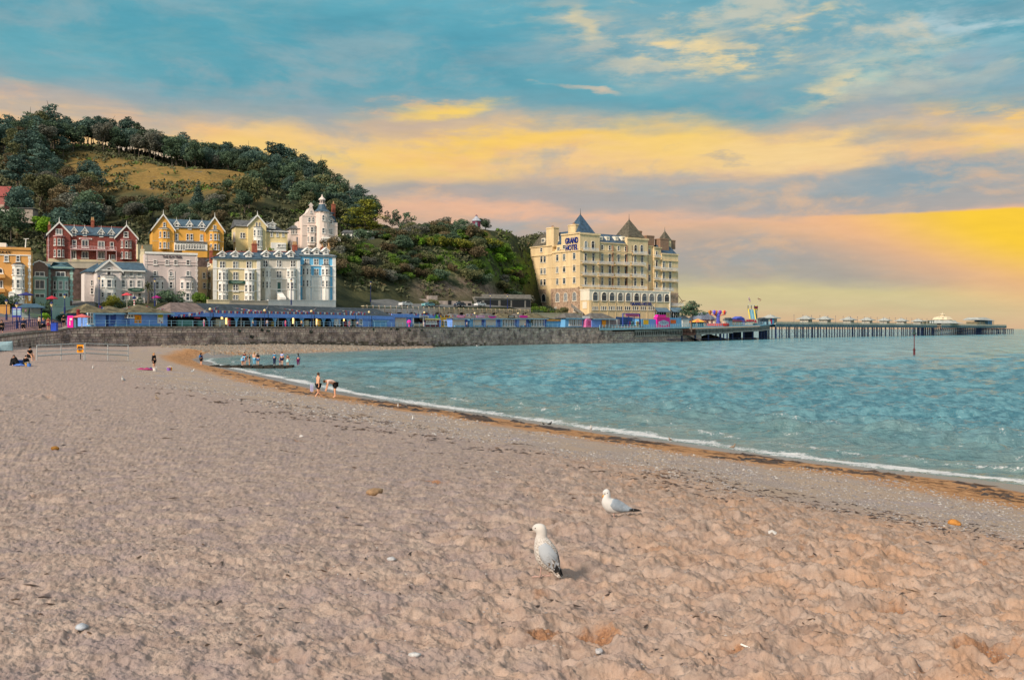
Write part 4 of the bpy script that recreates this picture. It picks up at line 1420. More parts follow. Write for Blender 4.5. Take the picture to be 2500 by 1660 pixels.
for q in range(8):
    h.part('arched_surround',PALEG).poly_y([pts[q],pts[q+1],(pts[q+1][0]*.86+.14*(x0+x1)/2,pts[q+1][1]-.25*math.sin(math.pi*(q+1)/8)),(pts[q][0]*.86+.14*(x0+x1)/2,pts[q][1]-.25*math.sin(math.pi*q/8))],-.12,.01)
h.part('arched_surround',PALEG).box(x0,x0+.3,-.12,.01,0,zc);h.part('arched_surround',PALEG).box(x1-.3,x1,-.12,.01,0,zc)
h.part('name_band',WHITE).box(h.t(411),h.t(426),-.1,.0,h.z(418,683),h.z(418,678))
h.text('THE ELM TREE',418.5,681,2.4,BLACKP,wpx=13,off=0)
h.bay(366,400,680,740,[(688,706),(716,732)],PALEG,1.0,LEAD,True,.9)
h.bay(440,474,682,740,[(689,706),(716,734)],PALEG,1.0,LEAD,True,.9)
h.text('THE ELM TREE',420,627.4,5.4,mat('maroon_letters',lin(62,36,58)[:3],.6),wpx=41,off=0)
h.done()

# ---- terrace of three houses
WARMC=paint('warm_cream',232,214,172);GREIGE=paint('greige',220,212,200);SKYB=paint('sky_blue_paint',120,200,244);PEACHW=paint('peach_render',230,204,164)
h=House('terraced_house','cream end of terrace house with hipped blue roof and green oval sign',523,241,25,736,'house','terrace of three tall houses')
h.block(523,633,631,WARMC,11)
h.block(484,505,652,PEACHW,5,6.5)
h.win(494,502,665,680,yo=6.5,g=3);h.win(495,503,690,704,yo=6.5,g=0)
h.roof_x(h.t(523),h.t(633.4),0,11,h.z(578,630),h.z(578,611),SLATE,5.0,.0,.5)
h.part('ridge_tiles',BRICKR).tube((h.t(523)+4.5,5.5,h.z(578,611)+.05),(h.t(633),5.5,h.z(578,611)+.05),.16)
h.part('ridge_tiles',BRICKR).tube((h.t(523)-.4,-.5,h.z(578,630)+.08),(h.t(523)+4.5,5.5,h.z(578,611)+.08),.16)
WT=WHITE
for pxq in(524.5,631):
    h.part('pilaster',WT).box(h.t(pxq)-.45,h.t(pxq)+.45,-.12,.01,-1,h.z(pxq,633))
for py,th in((632,.5),(656,.25),(686,.22),(710,.22)):
    h.band(520,633,py,WT,th,.2)
for px in(543,575,608):
    h.dormer(px,15,628,613,.2,WT,WT)
    for d in(-3.6,3.4):
        h.win(px+d-3.2,px+d+3.2,638,655,'sash')
for px in(575,):
    for(a,b_)in((664,683),(694,712),(720,731)):
        for d in(-3.2,3.2):
            h.win(px+d-3,px+d+3,a,b_)
h.bay(533,557,660,740,[(665,684),(693,712),(720,732)],WT,1.0,None,True,.75,trim=WT)
h.bay(597,621,660,740,[(666,684),(695,713),(722,732)],WT,1.0,None,True,.75,trim=WT)
sg=MB();sg.poly_y([(-2.0,-.3),(-1.7,-.42),(1.7,-.42),(2.0,-.3),(2.0,.3),(1.7,.42),(-1.7,.42),(-2.0,.3)],-.1,0)
so=h.sub('name_board',sg,mat('sign_green',(0,0,0)));so.location=(h.t(578),-.25,h.z(578,689))
ln_=MB();ln_.box(-1.4,1.4,-.13,-.11,.02,.16);ln_.box(-1.1,1.1,-.13,-.11,-.2,-.1)
h.sub('sign_lines',ln_,mat('sign_pale_green',(0,0,0)),so)
h.chimney(513,519,612,628,3.0,CHIMB,2)
for(a,b_)in((640,650),(664,676),(692,706)):
    h.swin(508,514,a,b_)
h.done()
h=House('terraced_house','greige middle terrace house with dark green door and white bays',633,249.6,25,735,'house','terrace of three tall houses')
h.block(633,730,631,GREIGE,11)
h.roof_x(h.t(633.4),h.t(731),0,11,h.z(680,630),h.z(680,611),SLATE,0,0,.4)
h.part('ridge_tiles',BRICKR).tube((h.t(634),5.5,h.z(680,611)+.05),(h.t(731),5.5,h.z(680,611)+.05),.16)
for py,th in((632,.5),(655,.25),(681,.22),(707,.22)):
    h.band(634,730,py,WT,th,.2)
h.part('pilaster',WT).box(h.t(729)-.4,h.t(729)+.4,-.12,.01,-1,h.z(729,633))
for px in(650,681,711):
    h.dormer(px,14,628,612,.2,WT,WT)
for px in(648,681,715):
    for d in(-2.9,2.9):
        h.win(px+d-2.7,px+d+2.7,636,652)
for d in(-3,3):
    h.win(681+d-2.7,681+d+2.7,662,678)
h.bay(639,661,657,740,[(662,677),(688,704)],WT,1.0,None,True,.7,trim=WT)
h.bay(700,722,657,740,[(662,677),(690,706)],WT,1.0,None,True,.7,trim=WT)
dr=MB();dr.box(h.t(677),h.t(685),-.1,.02,h.z(680,712),h.z(680,690))
dd=h.sub('door',dr,mat('door_green',lin(64,104,98)[:3],.5,.1))
df=MB();df.box(h.t(675.2),h.t(676.8),-.18,.02,h.z(680,712),h.z(680,688));df.box(h.t(685.2),h.t(686.8),-.18,.02,h.z(680,712),h.z(680,688));df.box(h.t(674.5),h.t(687.5),-.3,.02,h.z(680,688),h.z(680,685.5))
h.sub('door_frame',df,WT,dd)
h.chimney(616.5,628,595,620,3.5,CHIMB,3)
h.part('front_steps',WT).poly_x([(0,h.z(680,712)),(-5.2,h.z(680,728)),(-5.2,h.z(680,733)),(0,h.z(680,733))],h.t(674),h.t(688))
h.done()
h=House('terraced_house','sky blue end terrace house with white bays and dormers',731,257.4,25,733,'house','terrace of three tall houses')
h.block(731,817,626,SKYB,11)
h.roof_x(h.t(731),h.t(817),0,11,h.z(774,624),h.z(774,604),SLATE,0,5,.5)
for py,th in((625,.6),(649,.25),(674,.2),(700,.22)):
    h.band(731,818,py,WT,th,.22)
h.part('pilaster',WT).box(h.t(815.5)-.45,h.t(815.5)+.45,-.14,.01,-1,h.z(815,627))
for px in(750,773,796):
    h.dormer(px,13,621,605,.2,WT,WT)
for px in(749,772,796):
    for d in(-2.9,2.9):
        h.win(px+d-2.7,px+d+2.7,632,647,g=2 if d>0 else 1)
    h.part('window_surround',WT).box(h.t(px-7),h.t(px-5.9),-.1,.01,h.z(px,648),h.z(px,630))
for d in(-2.9,2.9):
    h.win(772+d-2.6,772+d+2.6,656,672)
h.bay(738,759,650,740,[(656,671),(684,700)],WT,1.0,LEAD,True,.7,trim=WT)
h.bay(785,806,651,740,[(657,672),(685,701)],WT,1.0,LEAD,True,.7,trim=WT)
h.part('ground_floor_facing',WT).box(h.t(760),h.t(784),-.08,.01,-1,h.z(772,676))
h.win(768,777,685,709,'mull cross')
h.chimney(716,726,598,618,3.5,CHIMB,3);h.chimney(786,791,603,616,6,CHIMB,1);h.chimney(802,806,601,616,8,POT,1)
h.done()

# ---- red brick hotel
h=House('brick_hotel','dark red brick hotel with white dormers and two end gables',117,262,27,640,'hotel')
PINKW=paint('pink_white',214,176,178)
h.gable(117,172,571,543,BRICKR,SLATE,11,0,WHITE)
h.gable(283,334,579,551,BRICKR,SLATE,11,0,WHITE)
xa,xb,zb,zt=h.block(172,283,573,BRICKR,10,.6)
zl,zr=h.z(172,569),h.z(283,578)
h.roof_x(xa-3.0,xb+3.0,.6,10.6,(zl+zr)/2,(h.z(160,545)+h.z(300,553))/2,SLATE,0,0,.2)
h.part('ridge_tiles',BRICKR).tube((xa-3,5.6,(h.z(160,545)+h.z(300,553))/2+.08),(xb+3,5.6,(h.z(160,545)+h.z(300,553))/2+.08),.15)
h.part('base_course',CREAMW).box(h.t(117),h.t(283),-.12,.62,-3,h.z(180,633));h.quoins(118,572,632,PINKW,.4);h.quoins(333,585,632,PINKW,.4)
BRL=mat('pale_brick',lin(166,92,84)[:3],.85,.2,2)
for py in(584,606,593,618):
    h.band(117,172,py,BRL,.12,.04);h.band(283,334,py+5,BRL,.12,.04);h.band(173,283,py+3,BRL,.12,.04,yo=.6)
h.win(136,152,559,573,'mull');h.win(302,313,566,580,'sash')
h.bay(131,157,578,632,[(583,600),(610,628)],BRICKR,.8,None,True,.7,trim=PINKW)
h.bay(295,321,587,634,[(589,606),(615,632)],BRICKR,.8,None,True,.7,trim=PINKW)
for px,py in((181,576),(207,577),(247,579.5),(272,581)):
    h.dormer(px,12.5,py,py-21,.7,WHITE,WHITE)
h.win(176,187,586,606,'sash',yo=.6);h.win(199,216,586,605,'mull',yo=.6);h.win(239,255,589,607,'mull',yo=.6);h.win(268,278,591,609,yo=.6)
h.win(174,186,612,632,'mull',yo=.6);h.win(199,216,614,631,'mull',yo=.6);h.win(239,255,615,632,'mull',yo=.6);h.win(271,281,622,634,'mull',yo=.6)
h.part('balcony',PINKW).box(h.t(171),h.t(283),-1.2,.62,h.z(227,612),h.z(227,610))
for i in range(30):
    x=h.t(171)+(h.t(283)-h.t(171))*i/29
    h.part('balcony_railing',PINKW).box(x-.05,x+.05,-1.2,-1.12,h.z(227,610),h.z(227,603))
h.part('balcony_railing',PINKW).box(h.t(171),h.t(283),-1.22,-1.1,h.z(227,603),h.z(227,602))
for px in(172,236,258,283):
    h.part('balcony_post',PINKW).box(h.t(px)-.08,h.t(px)+.08,-1.15,-1.0,-1,h.z(px,612))
h.part('name_board',WHITE).box(h.t(193),h.t(225),.42,.56,h.z(209,584.5),h.z(209,581))
h.part('name_board_lines',mat('sign_red',lin(190,60,80)[:3],.6)).box(h.t(196),h.t(222),.38,.415,h.z(209,583.6),h.z(209,582.2))
h.chimney(223,230,538,552,5,CHIMB,2);h.chimney(117.5,124,549,572,4,CHIMB,1)
dr=MB();dr.box(h.t(205),h.t(213),.3,.5,h.z(209,649),h.z(209,638));h.sub('basement_door',dr,mat('door_grey_blue',lin(120,140,150)[:3]))
h.done()

# ---- orange house
ORANGE=paint('orange_render',238,178,84)
h=House('gabled_villa','orange yellow villa with blue roof, three dormers and white conservatory',372,282,24,619,'house')
h.gable(372,425,559,524,ORANGE,SLATE,11,0,WHITE)
h.gable(502,546,561,531,ORANGE,SLATE,11,0,WHITE)
xa,xb,zb,zt=h.block(425,502,556,ORANGE,10,.6)
h.roof_x(xa-4,xb+4,.6,10.6,zt,h.z(463,532),SLATE)
h.band(425,502,556,WHITE,.3,.3,.6,'eaves')
for py in(589,):
    h.band(372,425,py,CREAMW,.12,.05);h.band(502,546,py+1,CREAMW,.12,.05)
h.win(397.5,405,543,555);h.win(520,528,550,561)
h.bay(388,414,561,610,[(566,581),(592,607)],ORANGE,.9,LEAD,True,.8,trim=CREAMW)
h.bay(512,537,566,612,[(571,587),(596,611)],ORANGE,.9,LEAD,True,.8,trim=CREAMW)
for px,py in((431,560),(463,561),(493,563)):
    h.dormer(px,12.5,py,py-22,.65,WHITE,WHITE)
h.win(427,435,570,588,yo=.6,g=2);h.win(455,461,571,587,yo=.6);h.win(464,471,571,587,yo=.6);h.win(488,496,572,589,yo=.6)
mb=MB();mb.box(h.t(425),h.t(503),-3.2,.6,h.z(463,613),h.z(463,594.5))
cv=h.sub('conservatory',mb,WHITE)
rf=MB();x0,x1=h.t(424),h.t(504)
rf.add([(x0,-3.5,h.z(463,594)),(x1,-3.5,h.z(463,594)),(x1-.6,.58,h.z(463,588)),(x0+.6,.58,h.z(463,588)),(x0,-3.5,h.z(463,595)),(x1,-3.5,h.z(463,595))],[(0,1,2,3),(4,5,1,0),(1,5,2),(0,3,4)])
h.sub('conservatory_roof',rf,LEAD,cv)
for i in range(7):
    px=456+6.6*i
    h.win(px-2.8,px+2.8,597,608,'cross',yo=-3.2,g=3 if i%2 else 2)
for px in(429,436,443,449):
    h.win(px-2.4,px+2.4,597,611,'cross',yo=-3.2,g=3)
h.part('terrace_wall',ORANGE).box(h.t(440),h.t(500),-6,-5.6,-3,h.z(470,613,-6))
h.done()

# ---- pale yellow house
PALEY=paint('pale_yellow_render',232,212,160)
h=House('gabled_villa','pale yellow villa with a tall bay and grey hipped roofs',606,297,24,608,'house')
h.gable(606,650,550,526,PALEY,SLATEG,11,0,WHITE)
xa,xb,zb,zt=h.block(575,606,552,PALEY,8,1.5)
h.roof_x(xa,xb+3,1.5,9.5,zt,h.z(590,534,1.5),SLATEG,.3)
xa,xb,zb,zt=h.block(650,702,566,PALEY,8,.8)
h.roof_x(xa-1,xb,.8,8.8,zt,h.z(675,555),SLATEG,0,2)
h.roof_x(h.t(645),h.t(690),4,13,h.z(668,556),h.z(668,534),SLATEG,3,4)
h.dormer(665,15,554,542,2.2,WHITE,WHITE)
h.band(651,702,565,WHITE,.25,.25,.8,'eaves');h.band(577,606,552,WHITE,.25,.25,1.5,'eaves')
h.win(624,628.6,543,553,g=0);h.win(631.5,636,543,553,g=0)
h.bay(619,641,558,612,[(562,577),(587,603)],WHITE,.9,LEAD,True,.7,trim=WHITE)
h.win(592,599,568,582,yo=1.5,g=0);h.win(586,592,568,582,yo=1.5,g=1)
for px in(663,677,691):
    h.win(px-3,px+3,568,578,yo=.8,g=2)
h.part('garage_front',WHITE).box(h.t(662),h.t(698),-.3,.82,-2,h.z(680,593));h.win(677,686,596,604,'mull',yo=-.3,g=3);h.win(688,696,596,604,'mull',yo=-.3,g=2)
h.part('side_bay',PALEG).box(h.t(571,3),h.t(578,3),2,4.5,h.z(575,590),h.z(575,565))
h.done()

# ---- white turreted house
OFFW=paint('off_white_render',234,216,206)
h=House('turreted_house','white turreted house with a slate cone, cupola and tall red chimney',738,310,24,600,'house')
x0,x1=h.t(738),h.t(781)
zg,za=h.z(760,529),h.z(760,508)
xc=(x0+x1)/2
zs_=-3.0
h.part('wall',OFFW).poly_y([(x0,zs_),(x1,zs_),(x1,zg),(xc+1.15,zg+(za-zg)*.5),(xc+.4,za),(xc-.4,za),(xc-1.15,zg+(za-zg)*.5),(x0,zg)],0,4.5)
h.part('gable_finial',OFFW).poly_y([(xc-.55,za),(xc+.55,za),(xc+.3,za+.5),(xc+.75,za+.8),(xc,za+1.7),(xc-.75,za+.8),(xc-.3,za+.5)],-.05,.6)
h.block(781,824,543,OFFW,8,.4)
h.block(708,730,558,OFFW,4.5,3.2)
h.roof_x(h.t(708,3.2),h.t(730,3.2),3.2,7.7,h.z(718,558,3.2),h.z(718,549,3.2),SLATEG,1.6,.2)
h.block(727,739,541,OFFW,5,3.0,name='rear_wing')
# round turret
tx,ty,tr=h.t(787.5),.6,2.3
tb=MB();tb.lathe([(tr,-3),(tr,h.z(787,520)),(tr+.3,h.z(787,519)),(tr+.3,h.z(787,517.5))],(tx,ty),12)
tu=h.sub('turret',tb,OFFW)
rf=MB();zt0,zt1=h.z(787,517.5),h.z(787,499)
rf.lathe([(tr+.5,zt0),(tr*.72,zt0+(zt1-zt0)*.35),(tr*.42,zt1)],(tx,ty),10)
h.sub('turret_roof',rf,SLATE,tu)
cp=MB();z0=zt1
z5=h.z(787,488);z6=h.z(787,480);z7=h.z(787,474)
cp.lathe([(1.05,z0),(1.05,z0+.3),(.8,z0+.35),(.8,z5-.3),(1.15,z5),(.95,z5+.4),(.75,(z5+z6)/2),(.28,z6),(.2,z6+.2),(.26,z6+.3),(.04,z7)],(tx,ty),8)
h.sub('cupola',cp,OFFW,tu)
dk=MB()
for i in range(8):
    q=2*math.pi*i/8+.39
    c_=(tx+.78*math.cos(q),ty+.78*math.sin(q))
    dk.obox((c_[0],c_[1],(z0+z5)/2),(-.16*math.sin(q),.16*math.cos(q),0),(.03*math.cos(q),.03*math.sin(q),0),(0,0,(z5-z0)*.3))
h.sub('cupola_opening',dk,DARKIN,tu)
# mansard on the right
rm=MB();xa,xb=h.t(797),h.t(824)
rm.poly_y([(xa,h.z(810,543)),(xb,h.z(810,543)),(xb-.8,h.z(810,527)),(xa,h.z(810,527))],.7,8)
h.sub('mansard_roof',rm,SLATE)
h.part('wall',OFFW).box(h.t(800),h.t(816),2.5,7,h.z(810,529),h.z(810,517));h.roof_x(h.t(797),h.t(818),2.5,7.5,h.z(808,518),h.z(808,512),SLATE,.5,1)
h.dormer(808.5,11,547,531,.35,OFFW,OFFW,fin=False)
h.chimney(811.5,819,498,530,3.5,CHIMB,1);h.chimney(791,796,500,515,5,OFFW,1)
for py in(528,551,575):
    h.band(738,781,py,OFFW,.22,.12)
    if py!=528:
        h.band(781,824,py,OFFW,.22,.12,.4)
h.win(757.5,761,514,521,'arch');h.win(752,758,531,543,'arch sash');h.win(761.5,767,531,543,'arch sash')
h.bay(750,771,552,600,[(555,568),(578,592)],OFFW,.8,None,True,.6,trim=OFFW)
h.win_at(tx-.1,ty-tr,h.z(787,540),1.0,h.z(787,526)-h.z(787,540),'arch sash');h.win_at(tx+tr*.87,ty-tr*.5,h.z(787,540),.8,h.z(787,526)-h.z(787,540),'sash',rot=.9)
h.win_at(tx-.1,ty-tr,h.z(787,571),1.0,h.z(787,558)-h.z(787,571));h.win_at(tx+tr*.87,ty-tr*.5,h.z(787,572),.8,h.z(787,558)-h.z(787,572),'sash',rot=.9)
h.win(806,812,559,574,'mull cross',yo=.4,g=0)
for px in(712.5,717,723,729):
    h.win(px-2,px+2,560,572,'cross',yo=3.2,g=0)
dr=MB();dr.box(h.t(724,3.2),h.t(731,3.2),3.05,3.2,0,h.z(727,579,3.2));h.sub('front_door',dr,mat('door_dark_blue',lin(66,84,104)[:3],.5))
mb=MB();mb.box(h.t(783),h.t(826),-3,.4,-2,h.z(800,581));cv=h.sub('conservatory',mb,WHITE)
for px in(785.5,789.5,793.5,797.5,801.5,805.5):
    h.win(px-1.7,px+1.7,582,589,'cross',yo=-3,g=0)
h.done()

# ---- low white house under the cedar
h=House('low_white_house','long low white house half hidden under the great cedar',836,338,12,586,'house')
h.block(836,880,568,WHITE,7);h.roof_x(h.t(836),h.t(880),0,7,h.z(858,568),h.z(858,560),SLATEG,1,2)
h.block(893,914,567,WHITE,7,-.8);h.part('roof',WHITE).poly_y([(h.t(893),h.z(903,567)),(h.t(914),h.z(903,568)),(h.t(911),h.z(903,564.5)),(h.t(895),h.z(903,564))],-.8,6)
for px in(841,850,861,868):
    h.win(px-2.2,px+2.2,570,580,'cross',g=1)
h.win(896,901,570,578,'mull',yo=-.8,g=1);h.win(907,911,570,579,'mull',yo=-.8,g=0)
h.part('stair',WHITE).poly_y([(h.t(838),h.z(845,583)),(h.t(862),h.z(850,590)),(h.t(838),h.z(845,590))],-3.2,-1)
h.done()

# ---- red roofed house at the far left, stone walls up the hill
h=House('hillside_house','red roofed pink house high on the slope at the left edge',-60,318,10,520,'house')
REDT=mat('red_tile',(0.33,0.085,0.075),.8,.2,2)
h.block(-60,12,478,mat('pink_brick',lin(176,110,104)[:3],.85,.2,3),9);h.roof_x(h.t(-60),h.t(14),0,9,h.z(-20,478),h.z(-20,450),REDT)
h.block(-60,9,499,paint('buff_render',190,165,150),.6,-.6);h.win(-12,-5,484,494);h.win(-30,-22,484,494)
h.block(-30,22,512,WHITE,5,-5.5,524,name='terrace')
h.done()
h=House('garden_house','low stone building with flat grey roof beside the lime tree',43,306,8,521,'outbuilding')
h.block(43,80,508,mat('pale_stone',lin(172,160,150)[:3],.9,.2,1.5),5);h.roof_x(h.t(43),h.t(80),0,5,h.z(60,508),h.z(60,505),SLATEG,1,1)
h.win(47,52,510,517);h.done()

# ---- lookout hut on the ridge
a_=P(1163,553,386)
t=thing('lookout_hut','small dark red round hut with pale conical roof on the ridge','hut',(a_[0],a_[1],a_[2]-.5))
MAROON=mat('maroon_boards',lin(118,48,78)[:3],.7,.15,2)
mb=MB();mb.lathe([(1.65,0),(1.65,2.6)],n=8);mb.build('wall',MAROON,t)
mb=MB();mb.lathe([(1.95,2.55),(1.9,2.7),(.45,4.3),(.45,4.6)],n=8);mb.build('roof',mat('zinc_roof',lin(176,180,192)[:3],.5,.15),t)
mb=MB();mb.lathe([(.5,4.6),(.3,4.95),(.02,5.1)],n=8);mb.build('roof_cap',MAROON,t)
mb=MB();mb.box(-.45,.45,-1.72,-1.6,.1,2.0);mb.build('door',mat('door_grey_blue',(0,0,0)),t)

# ================================================================== the big hotel on the point
HCREAM=paint('hotel_cream',232,206,162,var=.14)
HSTONE=mat('hotel_stone',lin(184,158,136)[:3],.9,.3,1.0)
HWHITE=paint('hotel_white',240,232,214)
HROOF=mat('hotel_slate',(0.050,0.100,0.165),.5,.3,1.0,spec=.4)
HROOFB=mat('hotel_slate_mossy',(0.13,0.115,0.085),.8,.35,1.0)
HBROWN=mat('hotel_brown_render',lin(150,120,100)[:3],.9,.15,1.0)
RAILW=paint('railing_white',200,210,218)
AWN=mat('awning_canvas',lin(96,122,140)[:3],.8,.15,.6)
X5=lambda x:CX*0+1260+x/4.752
Y5=lambda y:490+y/4.752
h=House('grand_seafront_hotel','huge cream hotel with pointed slate turrets above the pier entrance',X5(741),386,37,778,'hotel',sink=5)
xT1,xM,xT2,xR0,xR1,xE=h.t(X5(970)),h.t(X5(1290)),h.t(X5(1530)),h.t(X5(1608)),h.t(X5(1690)),h.t(X5(1880))
D=h.side(X5(525));D2=h.side(X5(420));D3=h.side(X5(168))
zf=lambda x,y,yo=0.0:h.z(X5(x),Y5(y),yo)
zsd=lambda x,y:h.zs(X5(x),Y5(y))
w=h.part('wall',HCREAM)
zc1=zf(741,372)
w.box(0,xT1,0,D,-5,zc1) # corner tower
w.box(xT1,xM,.6,14,-5,zf(1130,500))
w.box(xM,xT2,0,9,-5,zf(1410,432))
w.box(xT2,xR0,1.2,14,-5,zf(1570,520))
w.box(xR0,xR1,.4,14,-5,zf(1650,545))
w.box(xR1,xE,.0,13,-5,zf(1785,622))
w.box(.02,12,D,D2,-5,zsd(470,585))
w.box(.0,12,D2,D3,-5,zsd(290,533))
# stone lower floors on the left side (2 cm proud)
zst=zsd(450,1022)
h.part('stone_base',HSTONE).box(-.06,.0,.0,D3+.02,-5,zst)
h.part('stone_pilaster',HSTONE).box(-.35,-.06,h.side(X5(735)),.9,-5,zst+.3);h.part('stone_pilaster',HSTONE).box(-.3,-.06,h.side(X5(425)),h.side(X5(408)),-5,zst)
# cornices
for(y0,y1,zz,th,m)in((-.2,D2,zsd(600,590),.45,HCREAM),(D2,D3+.4,zsd(290,635),.5,HCREAM),(-.2,D,zsd(640,385),.6,HCREAM),(D2,D3+.2,zsd(290,533),.4,HCREAM),(-.1,D3,zsd(450,775),.14,HCREAM),(-.1,D3,zsd(450,905),.14,HCREAM)):
    h.part('cornice',m).box(-.35 if th>.3 else-.1,.03,y0,y1,zz-th/2,zz+th/2)
for(x0,x1,yo,x,y,th)in((0,xT1,0,850,388,.7),(xM,xT2,0,1410,445,.7),(0,xT2,0,1100,598,.4),(xR1,xE,0,1785,700,.4),(xR1,xE,0,1785,622,.5),(xR0,xR1,.4,1650,545,.4),(xT2,xR0,1.2,1570,525,.4),(xT1,xM,.6,1130,495,.4)):
    zz=zf(x,y)
    h.part('cornice',HCREAM).box(x0-.25,x1+.25,yo-.4,yo+.02,zz-th/2,zz+th/2)
for x in(970,1065+62,1290,1345,1530):
    xx=h.t(X5(x));h.part('downpipe',HBROWN).box(xx-.09,xx+.09,-.14,.6,4,zf(x,520))

def pyramid(x0,x1,y0,y1,zb,za,m,spike=2.2):
    mb=MB();xc,yc=(x0+x1)/2,(y0+y1)/2
    mb.add([(x0,y0,zb),(x1,y0,zb),(x1,y1,zb),(x0,y1,zb),(xc,yc,za)],[(0,1,4),(1,2,4),(2,3,4),(3,0,4),(3,2,1,0)])
    t_=h.sub('turret_roof',mb,m)
    sp=MB();sp.tube((xc,yc,za-.3),(xc,yc,za+spike),.16,.05,6);sp.ball((xc,yc,za+.1),.22,6,4)
    h.sub('turret_finial',sp,LEAD,t_)

def apex_fit(px_c,half,yfrom):
    """centre a square turret so that its apex falls on the photo x"""
    yc=yfrom+half
    return h.t(px_c,yc),yc

hw=4.3
cx,cy=apex_fit(X5(746),hw,.6)
pyramid(cx-hw,cx+hw,cy-hw,cy+hw,zc1+.1,H-(Y5(155)-HY)/F*(h.O.y+cx*h.lx.y+cy*h.ly.y)-h.O.z,HROOF)
hw=4.6
cx,cy=apex_fit(X5(1311),hw,.4)
pyramid(cx-hw,cx+hw,cy-hw,cy+hw,zf(1410,425),H-(Y5(215)-HY)/F*(h.O.y+cx*h.lx.y+cy*h.ly.y)-h.O.z,HROOFB)
hw=2.1
cx,cy=apex_fit(X5(1725),hw,2.5)
pyramid(cx-hw,cx+hw,cy-hw,cy+hw,zf(1725,445),H-(Y5(348)-HY)/F*(h.O.y+cx*h.lx.y+cy*h.ly.y)-h.O.z,HROOFB,1.6)
w.box(cx-1.9,cx+1.9,cy-1.9,cy+1.9,zf(1725,620),zf(1725,445))
# main mansard between the towers
rm=MB();zb_,zt_=zf(1130,498),zf(1130,382)
rm.add([(xT1-.5,.3,zb_),(xM+.5,.3,zb_),(xM+.5,14,zb_),(xT1-.5,14,zb_),(xT1-.5,4.2,zt_),(xM+.5,4.2,zt_),(xM+.5,10,zt_),(xT1-.5,10,zt_)],
       [(0,1,5,4),(1,2,6,5),(2,3,7,6),(3,0,4,7),(4,5,6,7),(3,2,1,0)])
h.sub('mansard_roof',rm,HROOF)
for x in(986,1066,1166,1246):
    yo=1.6
    xc=h.t(X5(x),yo);mb=MB();zb2,zt2=zf(x,466,yo),zf(x,415,yo)
    mb.box(xc-1.0,xc+1.0,yo,yo+3,zb2,zt2);d_=h.sub('dormer',mb,HWHITE)
    h.win_at(xc,yo,zb2+.25,1.4,zt2-zb2-.5,'mull',HWHITE)
# roofs behind on the left side
rm=MB();zb_=zsd(290,530);yb=D3
rm.add([(.3,D2+1.2,zb_),(.3,yb,zb_),(12,yb,zb_),(12,D2+1.2,zb_),(3.2,D2+1.2,zb_+5.2),(3.2,yb-2.8,zb_+5.2),(9,yb-2.8,zb_+5.2),(9,D2+1.2,zb_+5.2)],[(0,4,5,1),(1,5,6,2),(2,6,7,3),(3,7,4,0),(4,7,6,5),(0,1,2,3)])
h.sub('mansard_roof',rm,HROOFB)
rm=MB();zb_=zsd(480,510);zt_=zsd(480,355)
rm.add([(1.6,D-.5,zb_),(1.6,D2+2.2,zb_),(11,D2+2.2,zb_),(11,D-.5,zb_),(4,D-.5,zt_),(4,D2+2.2,zt_),(9,D2+2.2,zt_),(9,D-.5,zt_)],[(0,4,5,1),(1,5,6,2),(2,6,7,3),(3,7,4,0),(4,7,6,5),(0,1,2,3)])
h.sub('mansard_roof',rm,HROOF)
w.box(1.4,10,D,D2+1.5,zsd(470,590),zb_)
# chimneys
for(ya,yb_,x0_,x1_,zt,zb)in((h.side(X5(440)),h.side(X5(352)),-.1,2.6,zsd(395,312),zsd(395,540)),(h.side(X5(684)),h.side(X5(596)),.3,2.4,zsd(640,277),zsd(640,372))):
    mb=MB();mb.box(x0_,x1_,ya,yb_,zb,zt);mb.box(x0_-.15,x1_+.15,ya-.15,yb_+.15,zt-.5,zt-.15)
    c_=h.sub('chimney',mb,HCREAM)
    pb=MB();pb.lathe([(.5,zt),(.55,zt+.3),(.35,zt+.8)],((x0_+x1_)/2,(ya+yb_)/2),8);h.sub('chimney_pot',pb,HBROWN,c_)
w.box(-.1,2.6,h.side(X5(418)),h.side(X5(352)),-5,zsd(395,520))
for(xa,xb,yt,yb_,yo,dp)in((1517,1603,402,520,3,3),(1672,1772,437,615,1.4,3.2),(1783,1848,455,560,5,2.5),(1425,1460,350,430,6,2)):
    x0,x1=h.t(X5(xa),yo),h.t(X5(xb),yo)
    mb=MB();mb.box(x0,x1,yo,yo+dp,zf(xa,yb_,yo),zf(xa,yt,yo));mb.box(x0-.12,x1+.12,yo-.12,yo+dp+.12,zf(xa,yt,yo)-.55,zf(xa,yt,yo)-.2)
    h.sub('chimney',mb,HBROWN)
rm=MB();x0,x1=h.t(X5(1600),3),xE-.3
zb_,zt_=zf(1785,618),zf(1785,525,3)
rm.add([(xR1+.2,.3,zb_),(x1,.3,zb_),(x1,12,zb_),(xR1+.2,12,zb_),(xR1+.2,3,zt_),(x1-2,3,zt_),(x1-2,9,zt_),(xR1+.2,9,zt_)],[(0,1,5,4),(1,2,6,5),(2,3,7,6),(3,0,4,7),(4,5,6,7),(3,2,1,0)])
h.sub('mansard_roof',rm,HROOF)
rm=MB();rm.box(xT2+3,xR1,5,12,zf(1640,530,5),zf(1640,470,5));h.sub('flat_roof',rm,HROOF)

